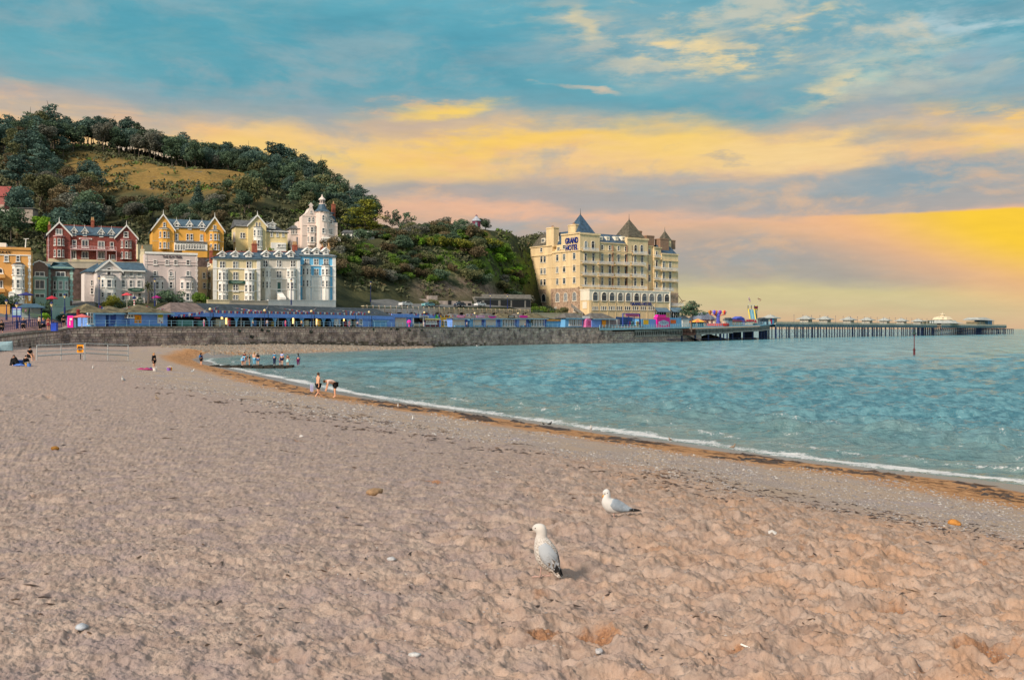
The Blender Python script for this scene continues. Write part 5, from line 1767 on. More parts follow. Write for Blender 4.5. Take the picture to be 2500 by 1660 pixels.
# windows of the left side
def sw(x0,x1,y0,y1,st='cross',g=None):
    h.swin(X5(x0),X5(x1),Y5(y0),Y5(y1),st,0.0,HWHITE,g)
for(y0,y1)in((645,720),(780,855),(910,985)):
    sw(281,311,y0,y1);sw(318,348,y0,y1)
sw(280,309,545,597,'sash')
for(y0,y1)in((625,703),(763,840),(900,975)):
    sw(464,496,y0,y1)
for(y0,y1)in((618,695),(757,832),(893,968)):
    sw(543,576,y0,y1)
for(y0,y1)in((604,682),(744,822),(885,960)):
    sw(659,693,y0,y1)
sw(541,574,515,560,'sash');sw(477,510,540,580,'sash')
for(x0,x1,y0,y1,g)in((296,346,1078,1178,0),(458,505,1068,1176,2),(553,598,1065,1170,2),(654,702,1055,1165,2)):
    h.swin(X5(x0),X5(x1),Y5(y0),Y5(y1),'arch',-.06,HWHITE,g)
for(x0,x1,y0,y1)in((222,250,1110,1180),(300,342,1235,1300),(445,475,1230,1290),(668,700,1225,1290)):
    h.swin(X5(x0),X5(x1),Y5(y0),Y5(y1),'mull',-.06,HWHITE)
sd_=h.swin(X5(298),X5(332),Y5(440),Y5(486),'mull',1.2,HWHITE);h.swin(X5(456),X5(500),Y5(415),Y5(472),'mull',2.4,HWHITE)
mb=MB();y_=h.side(X5(315),1.2);mb.box(1.25,4,y_-1.2,y_+1.2,h.zs(X5(315),Y5(490),1.2),h.zs(X5(315),Y5(436),1.2));h.sub('dormer',mb,HWHITE)
h.text('GRAND',X5(648),Y5(463),14.6,NAVY,name='lettering',wpx=31,off=.02,side=True)
h.text('HOTEL',X5(650),Y5(545),14.8,NAVY,name='lettering',wpx=29.5,off=.02,side=True)
# outside stair at the foot of the left side
st=MB();y0_,y1_=h.side(X5(780),-3),h.side(X5(640),-3)
st.add([(-3,y0_,h.zs(X5(780),Y5(1340),-3)),(-3,y1_,h.zs(X5(640),Y5(1235),-3)),(-1.6,y1_,h.zs(X5(640),Y5(1235),-3)),(-1.6,y0_,h.zs(X5(780),Y5(1340),-3)),
        (-3,y0_,h.zs(X5(780),Y5(1300),-3)),(-3,y1_,h.zs(X5(640),Y5(1195),-3)),(-2.9,y1_,h.zs(X5(640),Y5(1195),-3)),(-2.9,y0_,h.zs(X5(780),Y5(1300),-3))],[(0,3,2,1),(4,5,1,0),(7,3,2,6),(4,7,6,5)])
h.sub('outside_stair',st,mat('weathered_concrete',(0.24,0.23,0.21),.9,.2,1))

# windows of the sea front
def fw(xc,wd,y0,y1,st='cross',yo=0.0,g=None):
    h.win(X5(xc-wd/2),X5(xc+wd/2),Y5(y0),Y5(y1),st,yo,HWHITE,g)
def balc(x0,x1,y0,y1,yo=0.0,pr=1.2):
    """slab and white railing; y0 rail top, y1 slab foot"""
    xa,xb=h.t(X5(x0),yo-pr),h.t(X5(x1),yo-pr);zt,zb=h.z(X5((x0+x1)/2),Y5(y0),yo-pr),h.z(X5((x0+x1)/2),Y5(y1),yo-pr)
    mb=MB();mb.box(xa,xb,yo-pr,yo+.01,zb,zb+.22)
    for q in(.15,.85):
        xx=xa+(xb-xa)*q;mb.poly_x([(yo-pr*.8,zb),(yo,zb),(yo,zb-.6)],xx-.12,xx+.12)
    b_=h.sub('balcony',mb,HCREAM)
    rl=MB();rl.box(xa,xb,yo-pr+.02,yo-pr+.09,zt-.1,zt);rl.box(xa,xb,yo-pr+.02,yo-pr+.09,zb+.30,zb+.36)
    n=max(4,int((xb-xa)/.28))
    for i in range(n+1):
        xx=xa+(xb-xa)*i/n;rl.box(xx-.035,xx+.035,yo-pr+.03,yo-pr+.08,zb+.22,zt-.1)
    for xx in(xa,xb):
        rl.box(xx-.04,xx+.04,yo-pr+.09,yo,zt-.1,zt)
    h.sub('balcony_railing',rl,RAILW,b_)
PAIRS=((805,895),(998,1085),(1188,1272),(1380,1460))
for i,(a,b_)in enumerate(PAIRS):
    k=6*i
    yo=.6 if i in(1,2)else 0.0
    for x in(a,b_):
        for(y0,y1)in((608+k,708+k*.8),(746+k*.8,848+k*.7),(884+k*.6,985+k*.3)):
            fw(x,33,y0,y1,'cross',yo)
    for(y0,y1)in((698+k*.9,735+k*1.2),(834+k*.9,874+k*1.1)):
        balc(a-32,b_+46,y0,y1,yo,1.2+yo)
for x in(810,890):
    fw(x,42,465,568,'arch cross')
for x in(1385,1456):
    fw(x,38,513,605,'arch cross')
balc(780,962,548,592);balc(1362,1526,588,632)
for x in(998,1085,1188,1272):
    fw(x,32,512+(x-998)*.07,570+(x-998)*.07,'sash',.6)
for(y0,y1)in((562,632),(740,818),(860,940)):
    fw(1545,30,y0,y1,'cross',1.2)
for(y0,y1)in((584,632),(690,770),(815,895),(940,1018)):
    fw(1630,30,y0,y1,'cross',.4)
    if y0>600:
        fw(1712,32,y0+8,y1+12,'cross');fw(1786,32,y0+12,y1+16,'cross')
for(y0,y1)in((762,802),(892,925)):
    balc(1612,1682,y0,y1,.4);balc(1690,1885,y0+15,y1+17)
balc(1612,1682,630,662,.4)
for y in(830,950,1080):
    h.part('fire_escape',HBROWN).box(xE,xE+1.0,1,2.2,zf(1880,y+12),zf(1880,y+5));h.part('fire_escape',HBROWN).box(xE+.92,xE+1.0,1,2.2,zf(1880,y),zf(1880,y-22))
h.part('wall_band',HSTONE).box(xR1+.6,xE+.05,-.06,.0,3,zf(1785,1068))

# the veranda built out over the promenade
p=5.6
vx1=h.t(X5(1785),-p);vzt=h.z(X5(900),Y5(1032),-p);vzt2=h.z(X5(1780),Y5(1052),-p)
vm=MB();vm.box(0,vx1,-p,-.01,-5,vzt-.2);v=h.sub('veranda',vm,HCREAM)
tp=MB();tp.box(-.25,vx1+.3,-p-.25,-.01,vzt-.2,vzt+.25);h.sub('veranda_cornice',tp,HWHITE,v)
ar=MB();zA0,zA1=h.z(X5(1300),Y5(1165),-p),vzt-.2
ar.box(-.05,vx1,-p-.06,-p,zA0,zA1)
h.sub('arcade_facing',ar,HWHITE,v)
sf=MB();sf.box(-.09,-.0,-p,-.35,zA0,zA1);sf.box(-.14,-.09,-p*.75,-p*.3,zA0-3.2,zA0-.6);h.sub('side_panel',sf,HWHITE,v)
cents=(918,1020,1112,1208,1300,1397,1487,1572,1663,1748)
for i,x in enumerate(cents):
    k=i*2.8
    h.win(X5(x-31),X5(x+31),Y5(1056+k),Y5(1162+k*.5),'arch cross',-p-.06,HWHITE,(1,0,1,3)[i%4])
    if i<9:
        xx=(h.t(X5(x),-p)+h.t(X5(cents[i+1]),-p))/2
        h.part('arcade_pier',HBROWN).box(xx-.14,xx+.14,-p-.1,-p-.06,zA0,zA1-.6)
h.text('GRAND HOTEL',X5(1340),Y5(1202),7.2,NAVY,yo=-p-.1,wpx=58,off=.015)
for i,(a,b_)in enumerate(((880,950),(975,1050),(1070,1147),(1160,1233),(1255,1328),(1345,1422),(1438,1510),(1530,1602))):
    for q in range(3):
        xa=a+(b_-a)*q/3;xb=a+(b_-a)*(q+1)/3
        h.win(X5(xa+1),X5(xb-1),Y5(1225),Y5(1271),'plain',-p,HWHITE,2 if i<3 and q!=1 else(0,1,0)[q])
for x in(870,962,1060,1153,1244,1336,1430,1520,1612):
    xx=h.t(X5(x),-p);h.part('veranda_rib',HCREAM).box(xx-.16,xx+.16,-p-.12,-p,-5,zA0-.02)
for(a,b_)in((1617,1768),(1792,1925)):
    xa,xb=h.t(X5(a),-p-1),h.t(X5(b_),-p-1);z0_,z1_=h.z(X5(a),Y5(1285),-p-1),h.z(X5(a),Y5(1235),-p-1)
    mb=MB();mb.add([(xa,-p-2.2,z0_),(xb,-p-2.2,z0_),(xb,-p+.2,z1_),(xa,-p+.2,z1_),(xa,-p-2.2,z0_-.3),(xb,-p-2.2,z0_-.3)],[(0,1,2,3),(4,5,1,0)])
    h.sub('awning',mb,AWN)
    dk=MB();dk.box(xa+.3,xb-.5,-p-.05,-p+.6,-4,z0_+.4)
    h.sub('shopfront',dk,DARKIN)
    for q in np.linspace(0,1,6):
        xx=xa+.3+(xb-xa-.8)*q;h.part('shopfront_post',RAILW).box(xx-.08,xx+.08,-p-.15,-p-.05,-4,z0_+.3)
xx=h.t(X5(1780),-p);h.part('white_column',HWHITE).box(xx-.25,xx+.25,-p-.35,-p+.1,-5,vzt)
mb=MB();mb.box(vx1+.3,h.t(X5(1925),-p),-p,0,h.z(X5(1850),Y5(1230),-p),h.z(X5(1850),Y5(1222),-p));h.sub('terrace',mb,HCREAM)
balc(1792,1945,1190,1232,-p+1.3)
# long roof terrace railing on the veranda
balc(770,965,978,1008,-.6);balc(972,1150,982,1015,-.6);balc(1158,1345,988,1022,-.6);balc(1350,1520,994,1030,-.6);balc(1608,1830,1010,1052,-.6)
# escape frame on the right end
for(a,b_)in(((1890,1100),(1935,1160)),((1935,1160),(1975,1160)),((1895,1200),(1935,1160)),((1910,1210),(1950,1165))):
    h.part('steel_frame',HBROWN).tube((h.t(X5(a[0])),.5,zf(a[0],a[1])),(h.t(X5(b_[0])),.5,zf(b_[0],b_[1])),.13)
h.done()

# ================================================================== sea wall
STONES=[mat('wall_stone_%d'%i,c,.9,.45,.45,bump=.4,bscale=5)for i,c in enumerate(((0.50,0.385,0.345),(0.58,0.46,0.39),(0.42,0.34,0.325),(0.64,0.54,0.45),(0.27,0.235,0.21)))]
CORE=mat('wall_mortar',(0.27,0.22,0.195),.95,.3,1.2)
COPE=mat('wall_coping',(0.32,0.29,0.25),.95,.35,1.5)
TIDE=mat('wall_tide_stain',(0.20,0.165,0.12),.85,.5,.8,tint=(0.07,0.06,0.045))

def wall_sections(p0,p1,step=3.0):
    """evenly spaced points along the wall between two photo x values"""
    pts=[]
    for q in np.linspace(p0,p1,400):
        y=float(Yw(q));pts.append(((q-CX)/F*y,y,float(WALL_TZ(q)),q))
    d=[0.0]
    for a,b_ in zip(pts[:-1],pts[1:]):
        d.append(d[-1]+math.hypot(b_[0]-a[0],b_[1]-a[1]))
    n=max(2,int(d[-1]/step))
    A=np.array(pts)
    s=np.linspace(0,d[-1],n+1)
    return np.stack([np.interp(s,d,A[:,k])for k in range(4)],1)

def sea_wall(name,label,p0,p1,n_single,group=None,bottom=-1.2):
    S=wall_sections(p0,p1,2.5)
    root=thing(name,label,'sea wall',(S[0][0],S[0][1],0),0,group)
    o0=Vector((S[0][0],S[0][1],0))
    core=MB();cope=MB();stain=MB()
    for a,b_ in zip(S[:-1],S[1:]):
        A,B=Vector((a[0],a[1],0))-o0,Vector((b_[0],b_[1],0))-o0
        d=(B-A).normalized();nr=Vector((d.y,-d.x,0))
        za,zb=a[2],b_[2]
        f0,f1=A-nr*1.2,B-nr*1.2
        core.add([A+Vector((0,0,bottom)),B+Vector((0,0,bottom)),B+Vector((0,0,zb-.3)),A+Vector((0,0,za-.3)),f0+Vector((0,0,bottom)),f1+Vector((0,0,bottom)),f1+Vector((0,0,zb-.3)),f0+Vector((0,0,za-.3))],
                 [(0,1,2,3),(3,2,6,7),(5,4,7,6)])
        k=nr*.22;kk=-nr*1.25
        cope.add([A+k+Vector((0,0,za-.32)),B+k+Vector((0,0,zb-.32)),B+k+Vector((0,0,zb)),A+k+Vector((0,0,za)),A+kk+Vector((0,0,za-.32)),B+kk+Vector((0,0,zb-.32)),B+kk+Vector((0,0,zb)),A+kk+Vector((0,0,za))],
                 [(0,1,2,3),(3,2,6,7),(4,0,3,7),(1,5,6,2),(1,0,4,5)])
    core.build('core',CORE,root);cope.build('coping',COPE,root)
    # stones, course by course
    rr=random.Random(31)
    L=[0.0]
    for a,b_ in zip(S[:-1],S[1:]):
        L.append(L[-1]+math.hypot(b_[0]-a[0],b_[1]-a[1]))
    tot=L[-1]
    L=np.array(L)
    at=lambda s:np.array([np.interp(s,L,S[:,k])for k in range(4)])
    unit=[]
    for m_ in STONES:
        mb=MB();mb.box(-.5,.5,-1,.5,-.5,.5)
        # bevelled front: pull the front face in a little
        mb.v=[(x*(.93 if y<0 else 1),y,z*(.90 if y<0 else 1))for x,y,z in mb.v]
        unit.append(mb.mesh('stone',m_))
    rest=[MB()for _ in STONES]
    count=0;z=bottom+.9 if bottom<0 else bottom
    ztop=float(S[:,2].min())-.34
    zb_=[z]
    while zb_[-1]<ztop-.3:
        zb_.append(min(ztop,zb_[-1]+rr.uniform(.30,.60)))
    nc=len(zb_)-1
    for c_ in range(nc-1,-1,-1):
        hc=zb_[c_+1]-zb_[c_];s=-rr.uniform(0,.6)
        while s<tot:
            w_=rr.uniform(.6,1.5)
            sm=min(max(s+w_/2,0),tot)
            p_=at(sm);q_=at(min(sm+.4,tot));q0=at(max(sm-.4,0))
            d=Vector((q_[0]-q0[0],q_[1]-q0[1],0)).normalized();nr=Vector((d.y,-d.x,0))
            ext=p_[2]-float(S[:,2].min())
            zc=zb_[c_]+hc*.5+ext*(c_+1)/nc
            pos_=Vector((p_[0],p_[1],zc))-o0
            low=zc-(float(beach_z(np.array([p_[0]]),np.array([p_[1]]))[0]))
            tide=low<(.2+1.3*rr.random())*min(1,max(.25,(p_[3]-380)/500))and p_[3]>400
            i=4 if tide else rr.choice((0,0,1,1,2,3))
            pr=rr.uniform(.03,.13)
            hh=hc*(1+(ext/nc)/hc)-.07
            if low>-.5:
                if count<n_single and s>=0:
                    o=link('stone',unit[i],root,pos_,math.atan2(d.y,d.x))
                    o.scale=(w_-.08,pr,hh)
                    count+=1
                else:
                    ax,az=d*(w_-.08)/2,Vector((0,0,hh/2))
                    ce=pos_+nr*(pr*.25)
                    rest[i].obox(ce,ax,nr*(pr*.75),az)
            s+=w_
    for i,mb in enumerate(rest):
        if mb.v:
            o=mb.build('stonework',[TIDE if i==4 else STONES[i]],root);o['kind']='stuff'
    return root

sea_wall('promenade_wall','low stone promenade wall at the left end of the beach',-250,146,140,bottom=.5)
sea_wall('sea_wall','long high stone sea wall below the blue pavilions',146,1492,290)
# plants growing on the wall's face
rr_=random.Random(3)
V_,F_=leaf_cloud([((0,0,0),(.5,.16,.38))],130,.12,9)
me_=raw_mesh('wall_plant',V_,F_,LM['blue'])
for i,(px,py)in enumerate(((585,808),(640,806),(655,808),(912,804),(955,803),(970,804),(1000,806),(1030,806),(1130,803),(1165,803),(1185,804),(1240,803),(1270,803),(1318,802),(760,810),(615,822))):
    x,y,a=wallp(px,-.18)
    o=link('wall_plant',me_,None,(x,y,H-(py-HY)/F*y),a);o.scale=(rr_.uniform(.6,1.3),1,rr_.uniform(.5,.9))
    tag(o,'small dark plant growing out of the sea wall','plant','plants on the sea wall')

# ------------------------------------------------------------------ railings
PBLUE=mat('pale_blue_metal',lin(150,196,222)[:3],.5,.1,1)
LBLUE=mat('pavilion_blue',lin(120,166,246)[:3],.65,.12,.5)
LBLUE2=mat('pavilion_pale_blue',lin(110,176,226)[:3],.65,.12,.5)
DBLUE=mat('pavilion_dark_blue',lin(62,90,176)[:3],.65,.12,.5)
SHUT=mat('cream_shutter',lin(214,206,194)[:3],.6,.1,1.5)
RBROWN=mat('mossy_shingle',(0.17,0.145,0.085),.9,.45,.8)
RGREY=mat('pavilion_slate',(0.050,0.068,0.085),.7,.3,.9)
RGREY2=mat('pavilion_grey_roof',(0.16,0.15,0.14),.8,.35,.9)
RPINK=mat('pavilion_pinkish_roof',(0.22,0.165,0.15),.8,.3,.9)
PINK=mat('hot_pink',lin(244,24,168)[:3],.5,.05)
PINK2=mat('soft_pink',lin(236,90,170)[:3],.5,.08)
YELS=mat('sign_yellow',lin(246,196,40)[:3],.5,.06)
ORGS=mat('sign_orange',lin(250,160,20)[:3],.5,.06)
REDS=mat('sign_red',lin(190,60,80)[:3],.5,.06)
PURP=mat('kiosk_maroon',lin(96,34,56)[:3],.6,.1)
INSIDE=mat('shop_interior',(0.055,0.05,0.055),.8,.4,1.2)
SHOPWARM=bpy.data.materials.new('lit_shop_lamp');SHOPWARM.use_nodes=True
SHOPWARM.node_tree.nodes['Principled BSDF'].inputs['Emission Color'].default_value=(1,.62,.2,1)
SHOPWARM.node_tree.nodes['Principled BSDF'].inputs['Emission Strength'].default_value=1.6

def railing(name,label,p0,p1,off,hgt,m,nrail=2,step=2.4,zf_=None,r=.035,kind_posts='post'):
    S=wall_sections(p0,p1,step)
    pts=[]
    for s in S:
        x,y,a=wallp(s[3],off)
        pts.append(Vector((x,y,(s[2]if zf_ is None else zf_(s[3],y)))))
    root=thing(name,label,'railing',pts[0])
    pm=MB();pm.tube((0,0,-.1),(0,0,hgt),r*1.4,r*1.2,5);pm.ball((0,0,hgt),r*1.9,5,3)
    pme=pm.mesh(kind_posts,m)
    rail=[MB()for _ in range(nrail)]
    for i,p_ in enumerate(pts):
        link(kind_posts,pme,root,p_-pts[0])
        if i:
            for k in range(nrail):
                zz=Vector((0,0,hgt*(1-k*.44)-.03))
                rail[k].tube(pts[i-1]-pts[0]+zz,p_-pts[0]+zz,r,r,5)
    for mb in rail:
        mb.build('rail',m,root)
    return root

railing('seafront_railing','pale blue two bar railing along the top of the sea wall',206,1372,.35,1.12,PBLUE)
DARKB=mat('dark_blue_iron',lin(36,50,104)[:3],.5,.1)
railing('promenade_railing','dark blue railing on the promenade beside the seated people',-120,150,1.6,1.15,DARKB,2,1.9,lambda px,y:gz(px,y),.045)

# ------------------------------------------------------------------ pavilions
def facade(name,label,p0,p1,off,cat='kiosk',group=None,z0=5.42,sink=.6):
    """a House set between two photo x values, parallel to the wall there"""
    x0,y0,_=wallp(p0,off)
    h=House.__new__(House)
    x1,y1,_=wallp(p1,off)
    a=math.atan2(y1-y0,x1-x0)
    h.O=Vector((x0,y0,z0));h.a=a
    h.lx=Vector((math.cos(a),math.sin(a),0));h.ly=Vector((-math.sin(a),math.cos(a),0))
    h.root=thing(name,label,cat,h.O,a,group);h.sink=sink;h.acc={}
    h.W=math.hypot(x1-x0,y1-y0)
    return h

def hip(h,x0,x1,y0,y1,ze,zr,m,inset,over=.5,name='roof'):
    """hipped roof with a thin fascia"""
    xi=min(inset,(x1-x0)/2-.05);yi=min(inset,(y1-y0)/2-.05)
    a=[(x0-over,y0-over),(x1+over,y0-over),(x1+over,y1+over),(x0-over,y1+over)]
    b_=[(x0+xi,y0+yi),(x1-xi,y0+yi),(x1-xi,y1-yi),(x0+xi,y1-yi)]
    vs=[(p[0],p[1],ze)for p in a]+[(p[0],p[1],zr)for p in b_]+[(p[0],p[1],ze-.25)for p in a]
    h.part(name,m).add(vs,[(i,(i+1)%4,(i+1)%4+4,i+4)for i in range(4)]+[(4,5,6,7),(11,10,9,8)])
    fa=[(x0-over,x1+over,y0-over-.06,y0-over),]
    for q in fa:
        h.part('fascia',PBLUE).box(q[0],q[1],q[2],q[3],ze-.3,ze-.02)

def rect(h,px0,px1,py0,py1,m,name,yo=0.0,th=.06):
    mb=MB();pc=(px0+px1)/2
    xa,xb,za,zb=h.t(px0,yo),h.t(px1,yo),h.z(pc,py1,yo),h.z(pc,py0,yo)
    mb.box(-(xb-xa)/2,(xb-xa)/2,-th,0,-(zb-za)/2,(zb-za)/2)
    o=h.sub(name,mb,m);o.location=((xa+xb)/2,yo-.004,(za+zb)/2)
    return o,xb-xa,zb-za

def lines_on(h,o,w,hh,rows,m,name='sign_print',th=.06):
    """flat print too small to read: short strokes in rows [(centre z, width, thickness)]"""
    mb=MB()
    for(zc,wd,tk)in rows:
        n=max(3,int(wd*w/(tk*hh*1.2)))
        for i in range(n):
            xx=-wd*w/2+wd*w*(i+.12)/n
            mb.box(xx,xx+wd*w/n*.72,-th-.02,-th,(zc-tk/2)*hh,(zc+tk/2)*hh)
    e=h.sub(name,mb,m,o)
    e['kind']='stuff'

# left pavilion: three blue walled huts with mossy hipped roofs
h=facade('blue_pavilion','blue pavilion with three mossy hipped roofs, bay window and yellow notice',212,412,3.0,'pavilion')
W_=h.W
segs=((212,262,742,764,0),(262,320,747,764,.9),(314,412,744,764,.0))
for i,(a,b_,pr_,pe,yo)in enumerate(segs):
    x0,x1=h.t(a,yo),h.t(b_,yo);ze=h.z((a+b_)/2,pe,yo)
    h.part('wall',LBLUE).box(x0+.3,x1-.3 if i!=1 else x1+2,yo,yo+7,-.6,ze-.1)
    zr=h.z((a+b_)/2,pr_,yo+3)
    hip(h,x0,x1,yo-.2,yo+7.2,ze,zr,RBROWN,9,.7)
for(px0,px1)in((270,283),):
    rect(h,px0,px1,766,792,DBLUE,'shutter',.9)
mb=MB();x0=h.t(212);x1=h.t(227.5)
mb.poly_z([(x0,.0),(x0+.35,-1.0),(x1-.25,-1.0),(x1,.0)],-.4,h.z(220,766))
bb=h.sub('bay',mb,LBLUE2)
for px0,px1 in((213.5,219.6),(220.4,226.5)):
    h.win(px0,px1,763,791,'cross',-1.0,WHITE,1)
h.win(304,309,767,776,'mull',0.9);h.win(311,326,766,776,'mull cross',0)
o,w_,hh=rect(h,328,345,769,789,ORGS,'notice_board');lines_on(h,o,w_,hh,((-.18,.75,.09),(-.32,.6,.09),(.12,.12,.24)),BLACKP)
o,w_,hh=rect(h,384,398,766,790,WHITE,'poster')
mb=MB();mb.box(-w_*.42,w_*.42,-.09,-.061,hh*.12,hh*.45);h.sub('poster_picture',mb,mat('poster_lime',lin(205,200,60)[:3]),o)
mb=MB();mb.ball((-w_*.1,-.08,-hh*.22),(w_*.22,.02,hh*.09),8,4);mb.ball((w_*.12,-.08,-hh*.38),(w_*.24,.02,hh*.06),8,4);h.sub('poster_picture',mb,REDS,o)
rect(h,276,405,792.5,796,LBLUE2,'plinth',-.02,.2)
h.done()

# long colonnade with slate roof and open shop fronts
h=facade('colonnade','long blue colonnade with slate roof, bunting and open shop fronts',410,957,4.2,'pavilion')
x0,x1=0.0,h.W
ze=h.z(680,767.5);zr=h.z(680,746,3.4)
h.part('roof',RGREY).add([(h.t(505),-.8,ze),(x1,-.8,ze),(x1-3,3.4,zr),(h.t(505),3.4,zr),(h.t(505),6.2,ze),(x1,6.2,ze)],[(0,1,2,3),(3,2,5,4),(1,5,2)])
h.part('roof',RPINK).add([(x0,-.8,ze),(h.t(505)-.02,-.8,ze),(h.t(505)-.02,3.4,zr),(x0+3.5,3.4,zr),(x0,6.2,ze),(h.t(505),6.2,ze)],[(0,1,2,3),(3,2,5,4),(0,3,4)])
h.part('fascia',LBLUE).box(x0,x1,-.95,-.8,h.z(680,776),ze+.05)
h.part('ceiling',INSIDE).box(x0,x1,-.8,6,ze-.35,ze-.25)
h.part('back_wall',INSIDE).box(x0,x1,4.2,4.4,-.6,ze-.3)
h.part('floor',greypave).box(x0,x1,-.9,4.2,-.6,-.02)
h.part('end_wall',LBLUE).box(h.t(868),x1,-.6,4,-.6,ze-.35)
zz=h.z(680,776)
for px in(505,572,608,666,699,732,785,807,823,845):
    xx=h.t(px)
    mb=MB();mb.box(xx-.13,xx+.13,-.75,-.5,-.6,zz)
    for sg in(-1,1):
        mb.poly_y([(xx+sg*.13,zz-1.0),(xx+sg*.13,zz),(xx+sg*.9,zz)],-.68,-.6)
    h.sub('post',mb,LBLUE2)
for px in(515,551,561,594,643,684,724,770,778,796,834,858):
    xx=h.t(px);mb=MB();mb.box(xx-.11,xx+.11,.6,.8,-.6,zz);h.sub('shop_post',mb,WHITE)
rs=random.Random(9)
goods=[mat('goods_%d'%i,lin(*c)[:3],.7)for i,c in enumerate(((210,200,170),(190,60,80),(60,110,170),(220,190,80),(90,150,140),(150,80,150)))]
for(a,b_,y0,g)in((523,546,779,0),(430,468,781,4),(616,622,781,2),(556,559,778,1),(662,667,784,3),(690,697,783,2),(742,750,782,0),(776,779,780,3),(800,812,781,2),(838,846,784,1),(849,855,782,4),(862,868,780,0),(480,498,783,4)):
    o,w_,hh=rect(h,a,b_,y0,796,goods[g],'shop_display',.3,.5)
for px,py in((556,784),(719,783),(776.5,786),(545,780),(843,785)):
    mb=MB();mb.box(-.16,.16,-.1,.1,-.7,.7);l_=h.sub('shop_lamp',mb,SHOPWARM);l_.location=(h.t(px),.45,h.z(px,py))
rect(h,474,488,774.5,777.5,REDS,'shop_sign',-.97)
rect(h,462,466,765,769.5,WHITE,'floodlight',-1.0,.2)
for px in(512.5,647,760,861,900):
    h.part('downpipe',BLACKP).box(h.t(px)-.05,h.t(px)+.05,-1.02,-.96,-.6,ze)
for px,g in((820,2),(826,3),(852,0),(880,1)):
    h.win(px-4,px+4,779,793,'mull',-.61,WHITE,g)
h.done()
h=facade('storage_cabin','small pale blue flat topped cabin in front of the colonnade',911,945,3.2,'cabin')
h.part('wall',LBLUE2).box(0,h.W,0,2.4,-.4,h.z(928,784));h.part('roof',PBLUE).box(-.3,h.W+.3,-.4,2.6,h.z(928,784),h.z(928,782));h.done()

# booths further along
h=facade('shutter_booth','blue booth with one broad cream shutter',958,1001,5.5,'kiosk','seafront booths')
h.part('wall',LBLUE).box(0,h.W,0,5,-.5,h.z(980,768));h.part('fascia',LBLUE).box(-.6,h.W+.4,-.8,5,h.z(980,775),h.z(980,767))
rect(h,964.5,991.5,776,797,SHUT,'shutter');h.done()
h=facade('open_shop','open blue shop with dark interior, white sign and cream kiosk front',1003,1102,5.5,'shop')
zt=h.z(1050,768.5)
h.part('wall',LBLUE).box(0,h.W,3.5,6,-.5,zt);h.part('wall',LBLUE).box(0,h.t(1007),0,3.5,-.5,zt);h.part('fascia',LBLUE).box(-.4,h.t(1070),-.3,3.5,h.z(1040,776),zt)
h.part('shop_front',DARKIN).box(h.t(1007),h.t(1034),1.4,1.6,-.5,zt-.4)
o,w_,hh=rect(h,1024,1046,770.5,775.5,WHITE,'shop_sign',-.3);lines_on(h,o,w_,hh,((0,.8,.5),),BLACKP)
rect(h,1032,1034.5,776,797,WHITE,'post');rect(h,1007,1010,776,797,WHITE,'post')
rect(h,1008,1032,790.5,796,mat('goods_0',(0,0,0)),'counter',-.2,.3)
h.part('kiosk_body',PURP).box(h.t(1036),h.t(1071),-.2,3,-.5,h.z(1050,779));h.part('kiosk_top',mat('kiosk_cream',lin(250,226,160)[:3])).box(h.t(1035),h.t(1072),-.5,3,h.z(1050,781),h.z(1050,777.5))
for px in(1042,1049,1056,1063):
    h.win(px-2.5,px+2.5,783.5,791,'plain',-.2,WHITE,2)
o,w_,hh=rect(h,1073,1099,769.5,776,YELS,'shop_sign',-.4);lines_on(h,o,w_,hh,((0,.62,.55),),BLACKP)
rect(h,1075,1090,776.5,781.5,YELS,'sign_band',-.1)
rect(h,1063,1070,768,777,mat('sign_green_bright',lin(70,190,60)[:3]),'sign_picture',-.45);rect(h,1070,1074,767,776,DBLUE,'sign_picture',-.45)
h.win(1077,1083,783,797,'plain',-.01,YELS,0);h.win(1084,1091,783,797,'plain',-.01,WHITE,1)
h.done()
h=facade('pink_balloon_sign','hot pink round sign on a pole beside the open shop',997,1003,1.2,'sign')
mb=MB();mb.tube((.3,0,-.4),(.3,0,1.2),.2,.16,8);h.sub('pole',mb,PINK)
mb=MB();mb.ball((.3,0,h.z(1000,786.5)),(h.z(1000,781)-h.z(1000,792))/2,12,8);h.sub('disc',mb,PINK);h.done()
booths=((1104,1142,'blue booth with cream shutter under a magenta lozenge sign',1105,1134,(1116,1134,PINK2,'lozenge')),(1147,1183,'blue booth with cream shutter and a lilac lettered sign',1155,1180,(1163,1182,mat('sign_lilac',lin(220,150,200)[:3]),'bar')),
          (1183,1222,'blue booth with cream shutter under a pink ribbon sign',1186,1210,(1192,1211,PINK,'ribbon')),(1222,1262,'booth with white glazed doors under a black and white sign',None,None,(1240,1256,BLACKP,'bar')),
          (1262,1292,'blue booth with cream shutter under a large hot pink sign',1268,1284,(1268,1288,PINK,'oval')),(1292,1334,'end booth with white windows and brown hipped roof',None,None,None))
